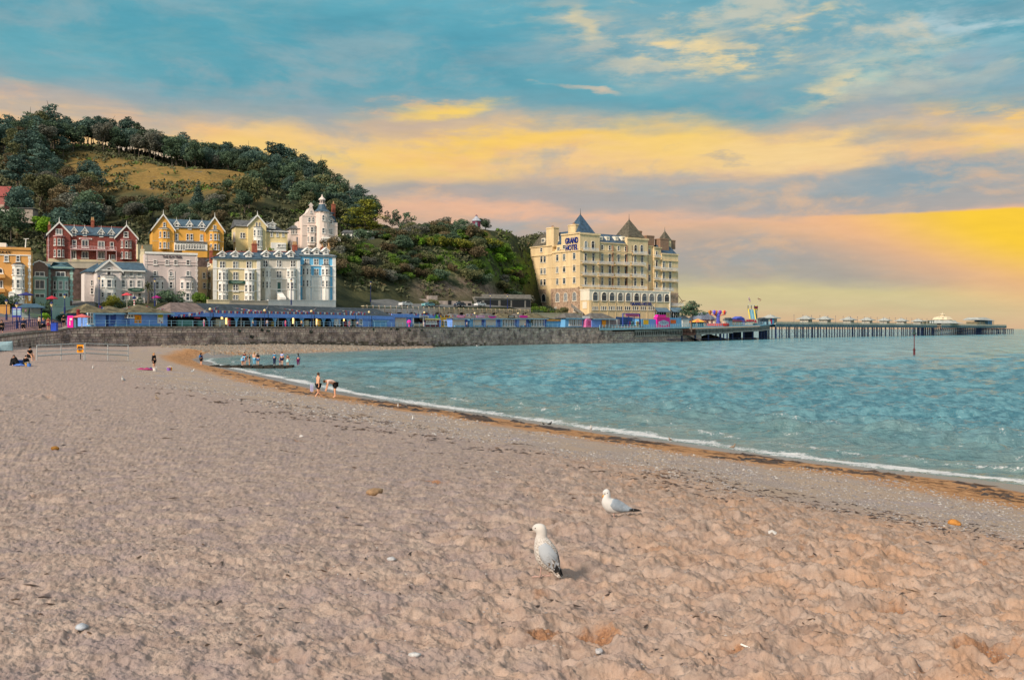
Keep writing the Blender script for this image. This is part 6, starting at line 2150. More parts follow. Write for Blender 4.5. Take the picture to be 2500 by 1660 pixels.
for i,(a,b_,lab,s0,s1,sg)in enumerate(booths):
    h=facade('seafront_booth',lab,a,b_,5.5,'kiosk','seafront booths')
    ze=h.z((a+b_)/2,777.5);zr=h.z((a+b_)/2,765.5,3)
    h.part('wall',LBLUE if i%2==0 else LBLUE2).box(0,h.W-.02,0,5,-.5,ze)
    hip(h,0,h.W,-.4,5.4,ze,zr,(RGREY2,RGREY2,RGREY2,RBROWN,RGREY2,RBROWN)[i],2.6,.25)
    if s0:
        rect(h,s0,s1,779,797,SHUT,'shutter',-.01)
        o,w_,hh=rect(h,s0+3,s1-3,795.2,798,LBLUE2,'counter',-.1,.4)
    else:
        n=5
        for q in range(n):
            xa=a+4+(b_-a-9)*q/n;xb=a+4+(b_-a-9)*(q+1)/n
            h.win(xa+.6,xb-.6,779.5,797,'cross',-.01,WHITE,(0,1,2,1,0)[q])
    rect(h,b_-8,b_-1,779,797,DBLUE,'door',-.01)
    if sg:
        px0,px1,m_,st=sg
        mb=MB();xa,xb=h.t(px0,-.8),h.t(px1,-.8);z0,z1=h.z((px0+px1)/2,776,-.8),h.z((px0+px1)/2,770,-.8)
        cx_,cz_=(xa+xb)/2,(z0+z1)/2;rx,rz=(xb-xa)/2,(z1-z0)/2
        if st=='bar':
            pts=[(cx_-rx,z0),(cx_+rx,z0),(cx_+rx,z1),(cx_-rx,z1)]
        else:
            pts=[(cx_+rx*math.copysign(abs(math.cos(q))**.6,math.cos(q)),cz_+rz*(1 if st!='ribbon' else .8)*math.sin(q)+(.18*math.cos(2*q)if st=='ribbon' else 0))for q in np.linspace(0,2*math.pi,17)[:-1]]
        mb.poly_y(pts,-.95,-.85);so=h.sub('sign',mb,m_)
        if st in('bar','lozenge','ribbon'):
            ln_=MB()
            for q in range(6):
                xq=cx_-rx*.7+rx*1.4*q/6
                ln_.box(xq,xq+rx*.15,-.98,-.951,cz_-rz*.35,cz_+rz*.35)
            e=h.sub('sign_print',ln_,WHITE if m_ is not PINK else DBLUE,so);e['kind']='stuff'
    h.done()
h=facade('low_kiosk','low blue kiosk with an orange topped counter',1334,1383,6.0,'kiosk')
h.part('wall',LBLUE2).box(0,h.W,0,4,-.5,h.z(1358,784));h.part('roof',mat('orange_fascia',lin(210,150,70)[:3])).box(-.2,h.W+.2,-.4,4,h.z(1358,784),h.z(1358,780));h.done()
h=facade('glazed_kiosk','pale blue kiosk with white windows and a bell shaped grey roof',1380,1425,3.6,'kiosk')
ze=h.z(1402,776.5);h.part('wall',LBLUE2).box(0,h.W,0,4.5,-.5,ze);hip(h,0,h.W,-.2,4.7,ze,h.z(1402,765,2),RGREY2,2.2,.5)
for q in range(6):
    px=1391+q*5.4;h.win(px-2,px+2,780,795,'cross',-.01,WHITE,(0,1,0,2,1,0)[q])
rect(h,1422,1440,772,777,WHITE,'sign',-.6);h.done()
h=facade('pink_kiosk','small pink kiosk with a rounded top',1431,1444,2.2,'kiosk')
W_=h.W;zt=h.z(1437,778);zb=-.4
pts=[(0,zb),(W_,zb),(W_,zt-.6),(W_*.85,zt-.15),(W_*.5,zt),(W_*.15,zt-.15),(0,zt-.6)]
h.part('body',mat('kiosk_dusty_pink',lin(222,120,178)[:3])).poly_y(pts,0,2.5);rect(h,1434,1441,783,793,mat('hatch_pink',lin(200,80,140)[:3]),'hatch',-.01);h.done()
h=facade('pier_shop','blue pier entrance shop with a grey hipped roof and orange board',1445,1516,7.0,'shop')
ze=h.z(1480,778.5);h.part('wall',LBLUE).box(0,h.W*.32,0,6,-.5,ze);h.part('wall',mat('stall_grey',lin(150,140,146)[:3])).box(h.W*.32+.01,h.W,.4,6,-.5,ze)
hip(h,0,h.t(1498),-.4,6.4,ze,h.z(1480,765,3),RGREY2,3.2,.6)
rect(h,1469.5,1479,782,801,ORGS,'notice_board',-.05)
for px in(1487,1506):
    rect(h,px-1,px+1,780,801,WHITE,'post',.2)
h.done()
h=facade('ride_frame','dark blue steel framed booth with a pink sign',1521,1562,6.5,'stall')
zt=h.z(1540,765)
for q in(0,.33,.66,1):
    h.part('frame',DBLUE).box(h.W*q-.15,h.W*q+.15,-.1,.2,-.5,zt)
h.part('frame',DBLUE).box(0,h.W,-.1,.2,zt-.3,zt);h.part('frame',DBLUE).box(0,h.W,-.1,.2,zt*.62,zt*.62+.25);h.part('frame',DBLUE).box(0,h.W,-.1,.2,zt*.3,zt*.3+.2)
h.part('back',mat('ride_blue',lin(70,110,170)[:3],.7,.3,.8)).box(0,h.W,3,3.2,-.5,zt*.75)
o,w_,hh=rect(h,1527,1560,767,773,PINK2,'sign',-.12);lines_on(h,o,w_,hh,((0,.8,.5),),mat('sign_brown',lin(130,90,60)[:3]))
for px,g in((1535,1),(1543,4),(1555,3),(1562,1)):
    rect(h,px-2,px+2,785,797,goods[g],'game',.5,.5)
h.done()
h=facade('yellow_hut','pale blue hut with a bright yellow hatch',1567,1602,6.0,'kiosk','huts by the pier entrance')
h.part('wall',LBLUE2).box(0,h.W,0,4,-.5,h.z(1585,779));rect(h,1571,1583,781,792,YELS,'hatch',-.01);rect(h,1587,1600,781,797,LBLUE,'door',-.01);h.done()
h=facade('pink_sweet_stall','hot pink stall with a domed top and swirling pale sign',1604,1635,5.5,'stall')
zt=h.z(1619,775);W_=h.W
h.part('body',PINK).box(0,W_,0,1.5,-.5,zt);h.part('top',PINK).poly_y([(W_*.02,zt),(W_*.72,zt),(W_*.68,zt+1.1),(W_*.1,zt+1.0)],0,1.4);h.part('brim',PINK2).box(-.3,W_*.8,-.35,1.5,zt-.1,zt+.12)
mb=MB()
pts=[(W_*(.52+.40*math.cos(q)),zt*.48+zt*.24*math.sin(q)+.12*math.sin(5*q))for q in np.linspace(0,2*math.pi,25)[:-1]]
mb.poly_y(pts,-.1,-.005);so=h.sub('swirl_sign',mb,mat('sign_pale_blue',lin(170,200,230)[:3]))
ln_=MB()
for q in range(5):
    ln_.ball((W_*(.28+.12*q),-.12,zt*.48+.1*math.sin(q*2)),(.26,.03,.3),7,4)
e=h.sub('sign_print',ln_,mat('sign_teal',lin(90,130,170)[:3]),so);e['kind']='stuff'
h.done()
h=facade('blue_hut','pale blue hut with an orange board next to the pink stall',1636,1664,5.5,'kiosk','huts by the pier entrance')
h.part('wall',LBLUE2).box(0,h.W,0,4,-.5,h.z(1650,776));rect(h,1637,1650,781,790,mat('board_orange',lin(220,110,50)[:3]),'board',-.01);h.done()
h=facade('white_hut','small white hut with a dark hipped roof at the pier entrance',1666,1683,5.2,'kiosk')
ze=h.z(1675,779);h.part('wall',WHITE).box(0,h.W,0,3,-.5,ze);hip(h,0,h.W,-.1,3.1,ze,h.z(1675,770,1.5),RGREY,1.6,.4);h.done()

# retaining wall of arches below the upper road
h=facade('arched_retaining_wall','cream retaining wall with arches and white posts below the upper road',888,1294,11.9,'wall',None,5.4,1)
WCRM=mat('weathered_cream_wall',lin(206,184,156)[:3],.9,.3,.6)
zt=lambda px:h.z(px,752)
n=14
for i in range(n):
    xa,xb=h.W*i/n,h.W*(i+1)/n
    za=float(np.interp((xa+xb)/2,[0,h.W],[h.z(890,752),h.z(1290,755)]))
    xm=(xa+xb)/2;r_=(xb-xa)*.36
    pts=[(xa,-1),(xm-r_,-1)]+[(xm-r_*math.cos(q),za-2.4+r_*.62*math.sin(q))for q in np.linspace(0,math.pi,9)]+[(xm+r_,-1),(xb,-1),(xb,za),(xa,za)]
    mb=MB();mb.poly_y(pts,0,.8);h.sub('arch',mb,WCRM)
    mb=MB();mb.box(xm-r_-.2,xm+r_+.2,.9,1.1,-1,za-.5);h.sub('arch_back',mb,DARKIN if i%3==1 else RPINK)
h.part('coping',CREAMW).box(0,h.W,-.15,.9,h.z(1090,753.5),h.z(1090,752))
mb=MB();mb.box(-.1,.1,-.2,.1,-2.0,.3);pm_=mb.mesh('post',WCRM)
for i in range(34):
    xx=h.W*(i+.5)/34
    link('post',pm_,h.root,(xx,-.02,h.z(1090,753)))
h.done()

# ------------------------------------------------------------------ bunting and string lights along the roofs
FLAGM=[mat('flag_white',(0.8,0.8,0.8),.7),mat('flag_red',(0.6,0.04,0.07),.7),mat('flag_blue',(0.06,0.1,0.45),.7)]
CORD=mat('cord',(0.6,0.6,0.6),.7)

def bunting(label,a,b_,sag,n,size=.42):
    a,b_=Vector(a),Vector(b_)
    t=thing('bunting',label,'bunting',a,0,'strings of bunting')
    L=b_-a;q=L.normalized()
    cord=MB();fl=MB();prev=None
    for i in range(n+1):
        s=i/n
        p_=L*s-Vector((0,0,sag*4*s*(1-s)))
        if prev is not None:
            cord.tube(prev,p_,.025,.025,4)
        prev=p_
        if 0<i<n:
            m_=i%3
            fl.add([p_-q*size*.5,p_+q*size*.5,p_-Vector((0,0,size*1.3)),p_-q*size*.5+Vector((.04,.04,0)),p_+q*size*.5+Vector((.04,.04,0)),p_-Vector((-.04,-.04,size*1.3))],[(0,1,2),(5,4,3),(0,3,4,1),(1,4,5,2),(2,5,3,0)],m_)
    cord.build('cord',CORD,t)
    o=fl.build('flags',FLAGM,t);o['kind']='stuff'
    return t

def onwall(px,py,off):
    x,y,_=wallp(px,off)
    return(x,y,H-(py-HY)/F*y)

bn_=[((404,766,3.3),(505,756,3.3),.5,16,'bunting across the pinkish end of the colonnade roof'),((512,756,3.3),(642,759,3.3),.2,26,'bunting along the colonnade eaves, first span from the left'),((642,759,3.3),(760,761,3.3),.15,24,'bunting along the colonnade eaves, middle span'),
       ((760,761,3.3),(895,764,3.3),.1,26,'bunting along the colonnade eaves, right span'),((540,746,7.4),(640,759,3.3),.1,18,'bunting slanting down the slate roof to the second lamp'),((655,747,7.4),(758,761,3.3),.1,18,'bunting slanting down the slate roof to the third lamp'),((778,750,7.4),(895,762,3.3),.2,18,'bunting slanting down the slate roof to the right end'),
       ((513,756,3.3),(538,746,7.4),.0,8,'short bunting rising from the yellow lamp to the ridge'),((646,759,3.3),(655,747,7.4),.0,5,'short bunting rising from the second lamp to the ridge'),((760,760,3.3),(776,750,7.4),.0,6,'short bunting rising from the third lamp to the ridge'),
       ((897,762,5),(1036,765,5),.3,26,'bunting over the shutter booth and the open shop'),((1036,764,5),(1160,765,5),.6,24,'bunting from the open shop to the booths'),((240,744,6),(318,747,6),1.0,20,'bunting drooping between the mossy roofs'),((355,744,7),(404,752,7),.5,12,'bunting from the largest mossy roof to the colonnade')]
for(a,b_,sg,n,lab)in bn_:
    bunting(lab,onwall(*a),onwall(*b_),sg,n,.5)
LAMPG=mat('lamp_globe',lin(250,226,170)[:3],.3,.03)
for i,(px,py)in enumerate(((513,755),(646,758),(760,760),(901,762),(1036,763),(1159,765),(1265,765))):
    x,y,_=wallp(px,1.0)
    t=thing('globe_lamp',('globe lamp at the left end of the slate roof','globe lamp where the first two bunting spans meet','globe lamp in the middle of the colonnade','globe lamp at the right end of the colonnade','globe lamp in front of the open shop','globe lamp among the shuttered booths','globe lamp before the hot pink booth sign')[i],'lamp',(x,y,5.45),0,'globe lamps along the sea wall')
    hh=H-(py-HY)/F*y-5.45
    mb=MB();mb.tube((0,0,0),(0,0,hh-.3),.07,.05,6);mb.build('post',DARKB,t)
    mb=MB();mb.ball((0,0,hh),.3,10,6);mb.build('globe',LAMPG,t,smooth=True)

# ================================================================== pier
IRON=mat('pier_iron',lin(52,70,110)[:3],.7,.3,.8)
IRONG=mat('pier_girder',lin(92,122,130)[:3],.7,.25,.5)
GIRD=mat('girder_grey',lin(168,166,160)[:3],.8,.25,.6)
GRUST=mat('girder_rust',lin(150,106,92)[:3],.85,.3,.8)
DECKM=mat('deck_planking',lin(176,172,160)[:3],.85,.2,.7)
RAILP=mat('pier_rail_paint',lin(206,200,178)[:3],.6,.12,.5)
RAILT=mat('pier_rail_blue',lin(160,206,224)[:3],.6,.12,.5)
KROOF=mat('kiosk_lead_roof',lin(176,180,176)[:3],.7,.15,.4)
PA,PB=Vector((141.0,522.0,7.9)),Vector((457.0,922.0,8.1))
PDIR=(PB-PA).normalized();PDIR.z=0
PN=Vector((PDIR.y,-PDIR.x,0)) # towards the viewer's side
pa=math.atan2(PDIR.y,PDIR.x)
PL=(PB-PA).length
pier=thing('pier','long Victorian pier on iron legs running out to sea','pier',PA,pa)
pt=lambda px:(lambda u:(u*PA.y-PA.x)/(PDIR.x-u*PDIR.y))((px-CX)/F) # photo x -> metres along
wid=lambda s:9.0 if s<pt(2285)else 22.0
mb=MB();s0,s1,s2=-2.0,pt(2288),pt(2449)
mb.box(s0,s1,0,9,-.45,0);mb.build('deck',DECKM,pier)
mb=MB();mb.box(s1,s2,-3,20,-.45,0.02);mb.build('pier_head_deck',DECKM,pier)
g=MB();g.box(s0,s1,-.05,.2,-1.9,-.46);g.box(s1,s2,-3.05,-2.8,-2.0,-.46);g.box(s0,s1,8.8,9,-1.9,-.46);g.build('edge_girder',IRONG,pier)
br=MB()
for i in range(int((s1-s0)/9)):
    x=s0+9*i
    for dx in(0,1):
        br.tube((x+9*dx,.1,-1.7),(x+9*(1-dx),.1,-6.8),.055,.055,4)
    br.tube((x,.1,-6.9),(x+9,.1,-6.9),.1,.1,4)
for i in range(int((s2-s1)/6)):
    x=s1+6*i
    for y in(-2.5,4):
        br.tube((x,y,-2),(x+6,y,-6.8),.09,.09,4);br.tube((x,y,-4.2),(x+6,y,-4.2),.14,.14,4)
    br.tube((x,-2.5,-6.9),(x+6,-2.5,-6.9),.16,.16,4)
o=br.build('cross_bracing',IRON,pier);o['kind']='stuff'
pl=MB();pl.tube((0,0,-12),(0,0,-.4),.30,.27,7);pl.tube((0,0,-1.4),(0,0,-.4),.3,.62,7)
pme=pl.mesh('pile',IRON)
x=s0+1
rr=random.Random(4)
while x<s2:
    if x<s1:
        for y in(.35,8.6):
            link('pile',pme,pier,(x,y,0))
        x+=rr.choice((4.5,9.0,9.0))
    else:
        for y in(-2.6,5,13,19):
            link('pile',pme,pier,(x,y,0))
        x+=6.0
rm=MB()
x=s0
while x<s2:
    yy_=.08 if x<s1 else-2.9
    rm.box(x-.06,x+.06,yy_-.05,yy_+.05,0,1.15)
    x+=1.5
rm.box(s0,s1,.02,.12,1.12,1.24);rm.box(s0,s1,.05,.09,.1,.75);rm.box(s1,s2,-2.95,-2.85,1.12,1.24);rm.box(s1,s2,-2.92,-2.88,.1,.75);rm.box(s0,s1,8.85,8.95,1.12,1.24);rm.box(s0,s1,8.88,8.92,.1,.9)
o=rm.build('railing',RAILP,pier)
# landing stage beyond the head
ls_=MB();s3=pt(2477)
ls_.box(s2,s3,1,10,-3.2,-2.8);ls_.build('landing_stage',IRON,pier)
for i in range(7):
    for y in(1.3,9.5):
        link('pile',pme,pier,(s2+2+(s3-s2-2)*i/6,y,-2.6))
for i in range(24):
    if i in(0,1):
        continue
    x=s0+(s1-s0)*i/24.0
    t=MB();t.tube((0,0,0),(0,0,4.6),.09,.06,5);t.ball((0,0,4.7),.22,6,4)
    o=t.build('pier_lamp',IRON,None,PA+PDIR*x+Vector((0,0,0))-PN*.5,0)
    tag(o,'slender lamp post on the pier deck between the kiosks','lamp post','lamp posts along the pier')

# kiosks on the pier
def pier_kiosk(px,label,w=7.6,dep=5.0,hgt=3.0,first=None,off=1.0):
    s=pt(px)
    pos_=PA+PDIR*s-PN*off
    t=thing('pier_kiosk',label,'kiosk',pos_,pa,'kiosks along the pier')
    if first is None:
        a=MB();a.box(-w/2+1.3,w/2-1.3,0,dep,0,hgt);a.build('wall',mat('kiosk_white',lin(206,200,190)[:3],.7,.12,.6),t)
        a=MB();o_=1.6
        c=[(-w/2-.2,-o_),(w/2+.2,-o_),(w/2+.2,dep+o_),(-w/2-.2,dep+o_)]
        d=[(-1.2,dep/2-.8),(1.2,dep/2-.8),(1.2,dep/2+.8),(-1.2,dep/2+.8)]
        vs=[(q[0],q[1],hgt-.1)for q in c]+[(q[0]*.5,(q[1]-dep/2)*.5+dep/2,hgt+.75)for q in c]+[(q[0],q[1],hgt+1.5)for q in d]+[(q[0],q[1],hgt-.4)for q in c]
        a.add(vs,[(i,(i+1)%4,(i+1)%4+4,i+4)for i in range(4)]+[(i+4,(i+1)%4+4,(i+1)%4+8,i+8)for i in range(4)]+[(8,9,10,11),(15,14,13,12)]+[(i+12,(i+1)%4+12,(i+1)%4,i)for i in range(4)])
        a.build('roof',KROOF,t)
        a=MB()
        for q in(-1,0,1):
            a=MB();a.box(q*1.6-.6,q*1.6+.6,-.06,-.002,.9,2.3);a.build('window',GLASS[0],t)
        a=MB();a.lathe([(.12,hgt+1.5),(.2,hgt+1.7),(.03,hgt+2.4)],(0,dep/2),6);a.build('finial',KROOF,t)
    else:
        for ch in first.children:
            c_=ch.copy();COL.objects.link(c_);c_.parent=t
    return t

kl=('nearest pier kiosk, at the bend beside the pink striped stall','second white kiosk out along the pier','third white kiosk out along the pier','fourth white kiosk out along the pier','fifth white kiosk, half way along the pier','sixth white kiosk out along the pier','seventh white kiosk behind the red sea marker','last white kiosk before the pier pavilion')
k0=None
for px,lab in zip((1897,1983,2029,2086,2131,2173,2214,2254),kl):
    k_=pier_kiosk(px,lab,first=k0,w=9.0 if px>2000 else 8.4,off=1.2)
    k0=k0 or k_

# pavilion at the pier head
s=pt(2322)
pv=thing('pier_pavilion','white tiered pavilion with a cupola at the pier head','pavilion',PA+PDIR*s,pa)
pv.scale=(.95,.8,.44)
sc_=1.0
PW=mat('pavilion_white',lin(224,208,178)[:3],.7,.12,.4)
a=MB();a.lathe([(15,0),(15,3.6)],(0,9),10);a.build('wall',PW,pv)
a=MB();a.lathe([(20.5,3.4),(20.3,3.8),(15,5.4),(13.2,8.2),(10.5,9.2),(10.2,9.2)],(0,9),12);a.build('lower_roof',KROOF,pv)
a=MB()
for i in range(8):
    q=i*math.pi/4+.3
    a=MB();a.obox((11.6*math.cos(q),9+11.6*math.sin(q),8.2),(-1.5*math.sin(q),1.5*math.cos(q),0),(1.2*math.cos(q),1.2*math.sin(q),0),(0,0,.8));a.build('dormer',IRONG,pv)
a=MB();a.lathe([(9.2,9),(9.2,10.2)],(2,9),8);a.build('upper_wall',PW,pv)
a=MB();a.lathe([(10.5,10.0),(9.6,11.2),(8.2,15.0),(3.2,16.8),(2.2,16.9)],(2,9),8);a.build('upper_roof',PW,pv)
a=MB();a.lathe([(2.6,16.6),(2.6,19.2),(3.4,19.3),(3.0,19.8),(.3,21.6),(.12,25.5)],(2,9),8);a.build('cupola',PW,pv)
a=MB();a.lathe([(.8,11),(.8,13.5),(1.3,13.6),(.2,15)],(-12,4),6);a.build('turret',PW,pv)
for i in range(9):
    q=math.pi*(1.05+.9*i/8)
    a=MB();a.obox((15.05*math.cos(q),9+15.05*math.sin(q),2),(-1.5*math.sin(q),1.5*math.cos(q),0),(.06*math.cos(q),.06*math.sin(q),0),(0,0,1.1));a.build('window',GLASS[1],pv)
s=pt(2412)
sh_=thing('pier_head_shelter','long low shelter with flat roof at the far end of the pier','shelter',PA+PDIR*s,pa)
a=MB();a.box(-22,22,4,13,0,3.4);a.build('wall',PW,sh_)
a=MB();a.box(8,24.5,2,13.2,.2,4.6);a.build('blue_screen',mat('screen_blue',lin(110,165,210)[:3]),sh_)
a=MB();a.add([(-28,0,5.0),(30,0,4.6),(30,15,4.6),(-28,15,5.0),(-22,4,7.2),(8,4,7.6),(8,12,7.6),(-22,12,7.2)],[(0,1,5,4),(1,2,6,5),(2,3,7,6),(3,0,4,7),(4,5,6,7),(3,2,1,0)]);a.build('roof',KROOF,sh_)
for i in range(10):
    a=MB();a.box(-26+5.6*i,-25.7+5.6*i,.4,.7,0,4.9);a.build('post',IRONG,sh_)
for(px,px1,lab)in((2268,2284,'pale open sided shelter just before the pier pavilion'),):
    s=pt(px);t=thing('pier_shelter',lab,'shelter',PA+PDIR*s,pa)
    L_=pt(px1)-s
    a=MB();a.box(0,L_,1,6,3.1,3.6);a.build('roof',KROOF,t)
    a=MB();a.box(.5,L_-.5,4.5,5,0,3.1);a.build('back',PW,t)
    for q in(0,.33,.66,1):
        a=MB();a.box(L_*q-.2,L_*q+.2,1.2,1.6,0,3.1);a.build('post',PW,t)

# ---- promenade deck on lattice girders between the sea wall and the pier
px_=np.array([1462,1480,1520,1560,1600,1650,1700,1760,1820,1862,1884])
yy_=np.array([343,346.5,354,362,372,385,401,421,443,464,505])
dz_=np.array([802.5,802.5,802,801,800.3,799.2,798,796.2,794.2,793,791])
EP=[Vector(((p_-CX)/F*y,y,H-(d_-HY)/F*y))for p_,y,d_ in zip(px_,yy_,dz_)]
ed=thing('promenade_deck','promenade deck on grey lattice girders leading to the pier','pier',EP[0])
o0=EP[0]
dk=MB();fs=MB()
seg_pts=[]
for a,b_ in zip(EP[:-1],EP[1:]):
    d=(b_-a);dd=Vector((d.x,d.y,0)).normalized();nr=Vector((-dd.y,dd.x,0))
    A,B=a-o0,b_-o0
    dk.add([A,B,B+nr*24,A+nr*24,A-Vector((0,0,.5)),B-Vector((0,0,.5)),B+nr*24-Vector((0,0,.5)),A+nr*24-Vector((0,0,.5))],[(0,1,2,3),(7,6,5,4),(0,4,5,1),(3,2,6,7)])
    k=-nr*.25
    fs.add([A+k-Vector((0,0,.45)),B+k-Vector((0,0,.45)),B+k+Vector((0,0,.06)),A+k+Vector((0,0,.06)),A-Vector((0,0,.45)),B-Vector((0,0,.45)),B+Vector((0,0,.06)),A+Vector((0,0,.06))],[(0,1,2,3),(3,2,6,7),(1,0,4,5)])
dk.build('deck',DECKM,ed);fs.build('deck_edge',RAILT,ed)
# evenly spaced samples along the edge
cum=[0.0]
for a,b_ in zip(EP[:-1],EP[1:]):
    cum.append(cum[-1]+(b_-a).length)
E=np.array([tuple(v)for v in EP])
def eat(s):
    p_=Vector([float(np.interp(s,cum,E[:,k]))for k in range(3)]);q=Vector([float(np.interp(min(s+.5,cum[-1]),cum,E[:,k]))for k in range(3)]);q0=Vector([float(np.interp(max(s-.5,0),cum,E[:,k]))for k in range(3)])
    d=(q-q0);d.z=0;d.normalize()
    return p_,d,Vector((-d.y,d.x,0))
tot=cum[-1]
rl=[MB(),MB(),MB()];pmb=MB();pmb.box(-.07,.07,-.07,.07,0,1.3);rpost=pmb.mesh('rail_post',RAILT)
prev=None;s=.5;n=0
while s<tot:
    p_,d,nr=eat(s)
    link('rail_post',rpost,ed,p_-o0+Vector((0,0,0)),math.atan2(d.y,d.x))
    if prev is not None:
        for k,zz in enumerate((1.2,.75,.3)):
            rl[k].tube(prev-o0+Vector((0,0,zz)),p_-o0+Vector((0,0,zz)),.05,.05,4)
    prev=p_;s+=1.9
for mb in rl:
    mb.build('rail',RAILT,ed)
# lattice girder panels: top and bottom chords with a row of pointed openings between
s=tot*.09+6;i=0
lens=[]
while s<tot-12:
    L_=12.5
    p0,d,nr=eat(s);p1,_,_=eat(min(s+L_,tot))
    dv=(p1-p0);L2=dv.length;dv.normalize()
    gm=MB();top,hh_=-.75,(2.55 if s<tot*.55 else 2.2)
    base=p0-o0+nr*.6
    up=Vector((0,0,1))
    def quadp(x0,z0,x1,z1,x2,z2,x3,z3):
        pts=[(x0,z0),(x1,z1),(x2,z2),(x3,z3)]
        f_=[base+dv*x+up*z for x,z in pts];b__=[v+nr*.18 for v in f_]
        gm.add(f_+b__,[(0,1,2,3),(7,6,5,4),(0,4,5,1),(1,5,6,2),(2,6,7,3),(3,7,4,0)])
    quadp(0,top-.35,L2,top-.35,L2,top,0,top);quadp(0,top-hh_,L2,top-hh_,L2,top-hh_+.35,0,top-hh_+.35)
    nb_=9;w_=L2/nb_;zt,zb=top-.36,top-hh_+.36;zm=(zt+zb)/2
    for k in range(nb_+1):
        x=k*w_
        xl,xr=max(0,x-w_*.36),min(L2,x+w_*.36)
        xn0,xn1=max(0,x-w_*.10),min(L2,x+w_*.10)
        gm.add([],[])
        quadp(xl,zb,xr,zb,xn1,zm,xn0,zm);quadp(xn0,zm,xn1,zm,xr,zt,xl,zt)
    rust=i==3
    gm.build('lattice_girder',GRUST if rust else GIRD,ed)
    s+=L_+.25;i+=1
    lens.append(s)
cm=MB();cm.tube((0,0,-12),(0,0,-3.0),.42,.38,8);cme=cm.mesh('column',IRON)
bm_=MB()
for k,s in enumerate(lens):
    p_,d,nr=eat(s)
    if k<2:
        continue
    for q in(1.0,12,22):
        link('column',cme,ed,p_-o0+nr*q)
    bm_.tube(p_-o0+nr*1+Vector((0,0,-p_.z+.9)),eat(max(0,s-12.7))[0]-o0+nr*1+Vector((0,0,-p_.z+.9)),.12,.12,5)
for s in np.arange(tot*.80,tot-1,3.2):
    p_,d,nr=eat(s)
    for q in(2,9,16):
        link('column',cme,ed,p_-o0+nr*q)
bm_.build('tie_rod',IRON,ed)
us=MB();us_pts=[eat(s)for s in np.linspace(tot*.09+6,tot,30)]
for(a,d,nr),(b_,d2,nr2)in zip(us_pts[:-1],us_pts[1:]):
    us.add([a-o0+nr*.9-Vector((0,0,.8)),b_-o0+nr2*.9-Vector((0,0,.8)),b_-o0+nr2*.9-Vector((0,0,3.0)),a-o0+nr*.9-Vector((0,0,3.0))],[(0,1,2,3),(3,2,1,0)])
us.build('shade_backing',DARKIN,ed)  # near-black sheet painting in the shade behind the lattice openings
# stone abutment under the girders, rubble mound behind the columns and under the bend
ab=thing('abutment_wall','stone abutment under the first lattice girders','wall',o0)
mb=MB()
prev=None
for s in np.linspace(0,tot*.42,14):
    p_,d,nr=eat(s)
    q=p_-o0+nr*1.3
    if prev is not None:
        zz0,zz1=-p_.z-1.5,-1.0
        mb.add([prev+Vector((0,0,zz0)),q+Vector((0,0,zz0)),q+Vector((0,0,zz1)),prev+Vector((0,0,zz1)),prev+nr*6+Vector((0,0,zz1)),q+nr*6+Vector((0,0,zz1))],[(0,1,2,3),(3,2,5,4)])
    prev=q
mb.build('core',CORE,ab)
rr=random.Random(8)
unit=[]
for m_ in STONES[:4]:
    u_=MB();u_.box(-.5,.5,-1,.5,-.5,.5);u_.v=[(x*(.93 if y<0 else 1),y,z*(.9 if y<0 else 1))for x,y,z in u_.v];unit.append(u_.mesh('stone',m_))
for c_ in range(9):
    s=rr.uniform(0,1)
    while s<tot*.41:
        w_=rr.uniform(1.0,2.4);p_,d,nr=eat(s+w_/2)
        zc=.35+.58*c_
        if zc<p_.z-1.2:
            o=link('stone',unit[rr.randrange(4)],ab,Vector((p_.x,p_.y,zc))-o0+nr*1.25,math.atan2(d.y,d.x));o.scale=(w_-.1,rr.uniform(.06,.2),.5)
        s+=w_
rockm=mat('rock_dark',(0.10,0.085,0.07),.95,.4,.5,bump=.6,bscale=2)

def mound(name,label,cx,cy,rx,ry,hh,rz,seed,m_):
    V=[];n,k=28,9
    for j in range(k+1):
        t_=j/k
        for i in range(n):
            a=2*math.pi*i/n
            V.append((math.cos(a)*rx*(1-t_),math.sin(a)*ry*(1-t_),hh*t_**.8-1.0))
    V=np.array(V)
    nz=fbm(V[:,0]/2.2+seed,V[:,1]/2.2+V[:,2],3,seed)-.5
    V+=np.stack([nz*1.5,(fbm(V[:,1]/2,V[:,0]/2,3,seed+4)-.5)*1.5,nz*1.6],-1)
    fs_=[(j*n+i,j*n+(i+1)%n,(j+1)*n+(i+1)%n,(j+1)*n+i)for j in range(k)for i in range(n)]
    mb=MB();mb.add([tuple(v)for v in V],fs_)
    o=mb.build(name,m_,None,(cx,cy,0),rz)
    return tag(o,label,'rocks')

for(px,y,rx,ry,hh,lab)in((1660,412,18,7,4.2,'rocky bank under the deck behind the first columns'),(1730,436,17,7,3.8,'rocky bank under the deck left of the open legs'),(1830,462,13,5,2.2,'low rubble mound at the foot of the pier bend')):
    mound('rock_bank',lab,(px-CX)/F*y,y,rx,ry,hh,pa,px,rockm)

# ---- amusements on the deck
def ondeck(px,back):
    """a spot on the deck, back metres behind its edge, at photo x"""
    y=float(np.interp(px,px_,yy_))+back*1.2
    return Vector(((px-CX)/F*y,y,float(np.interp(px,px_,E[:,2]))))

def zpx(py,y):
    return H-(py-HY)/F*y

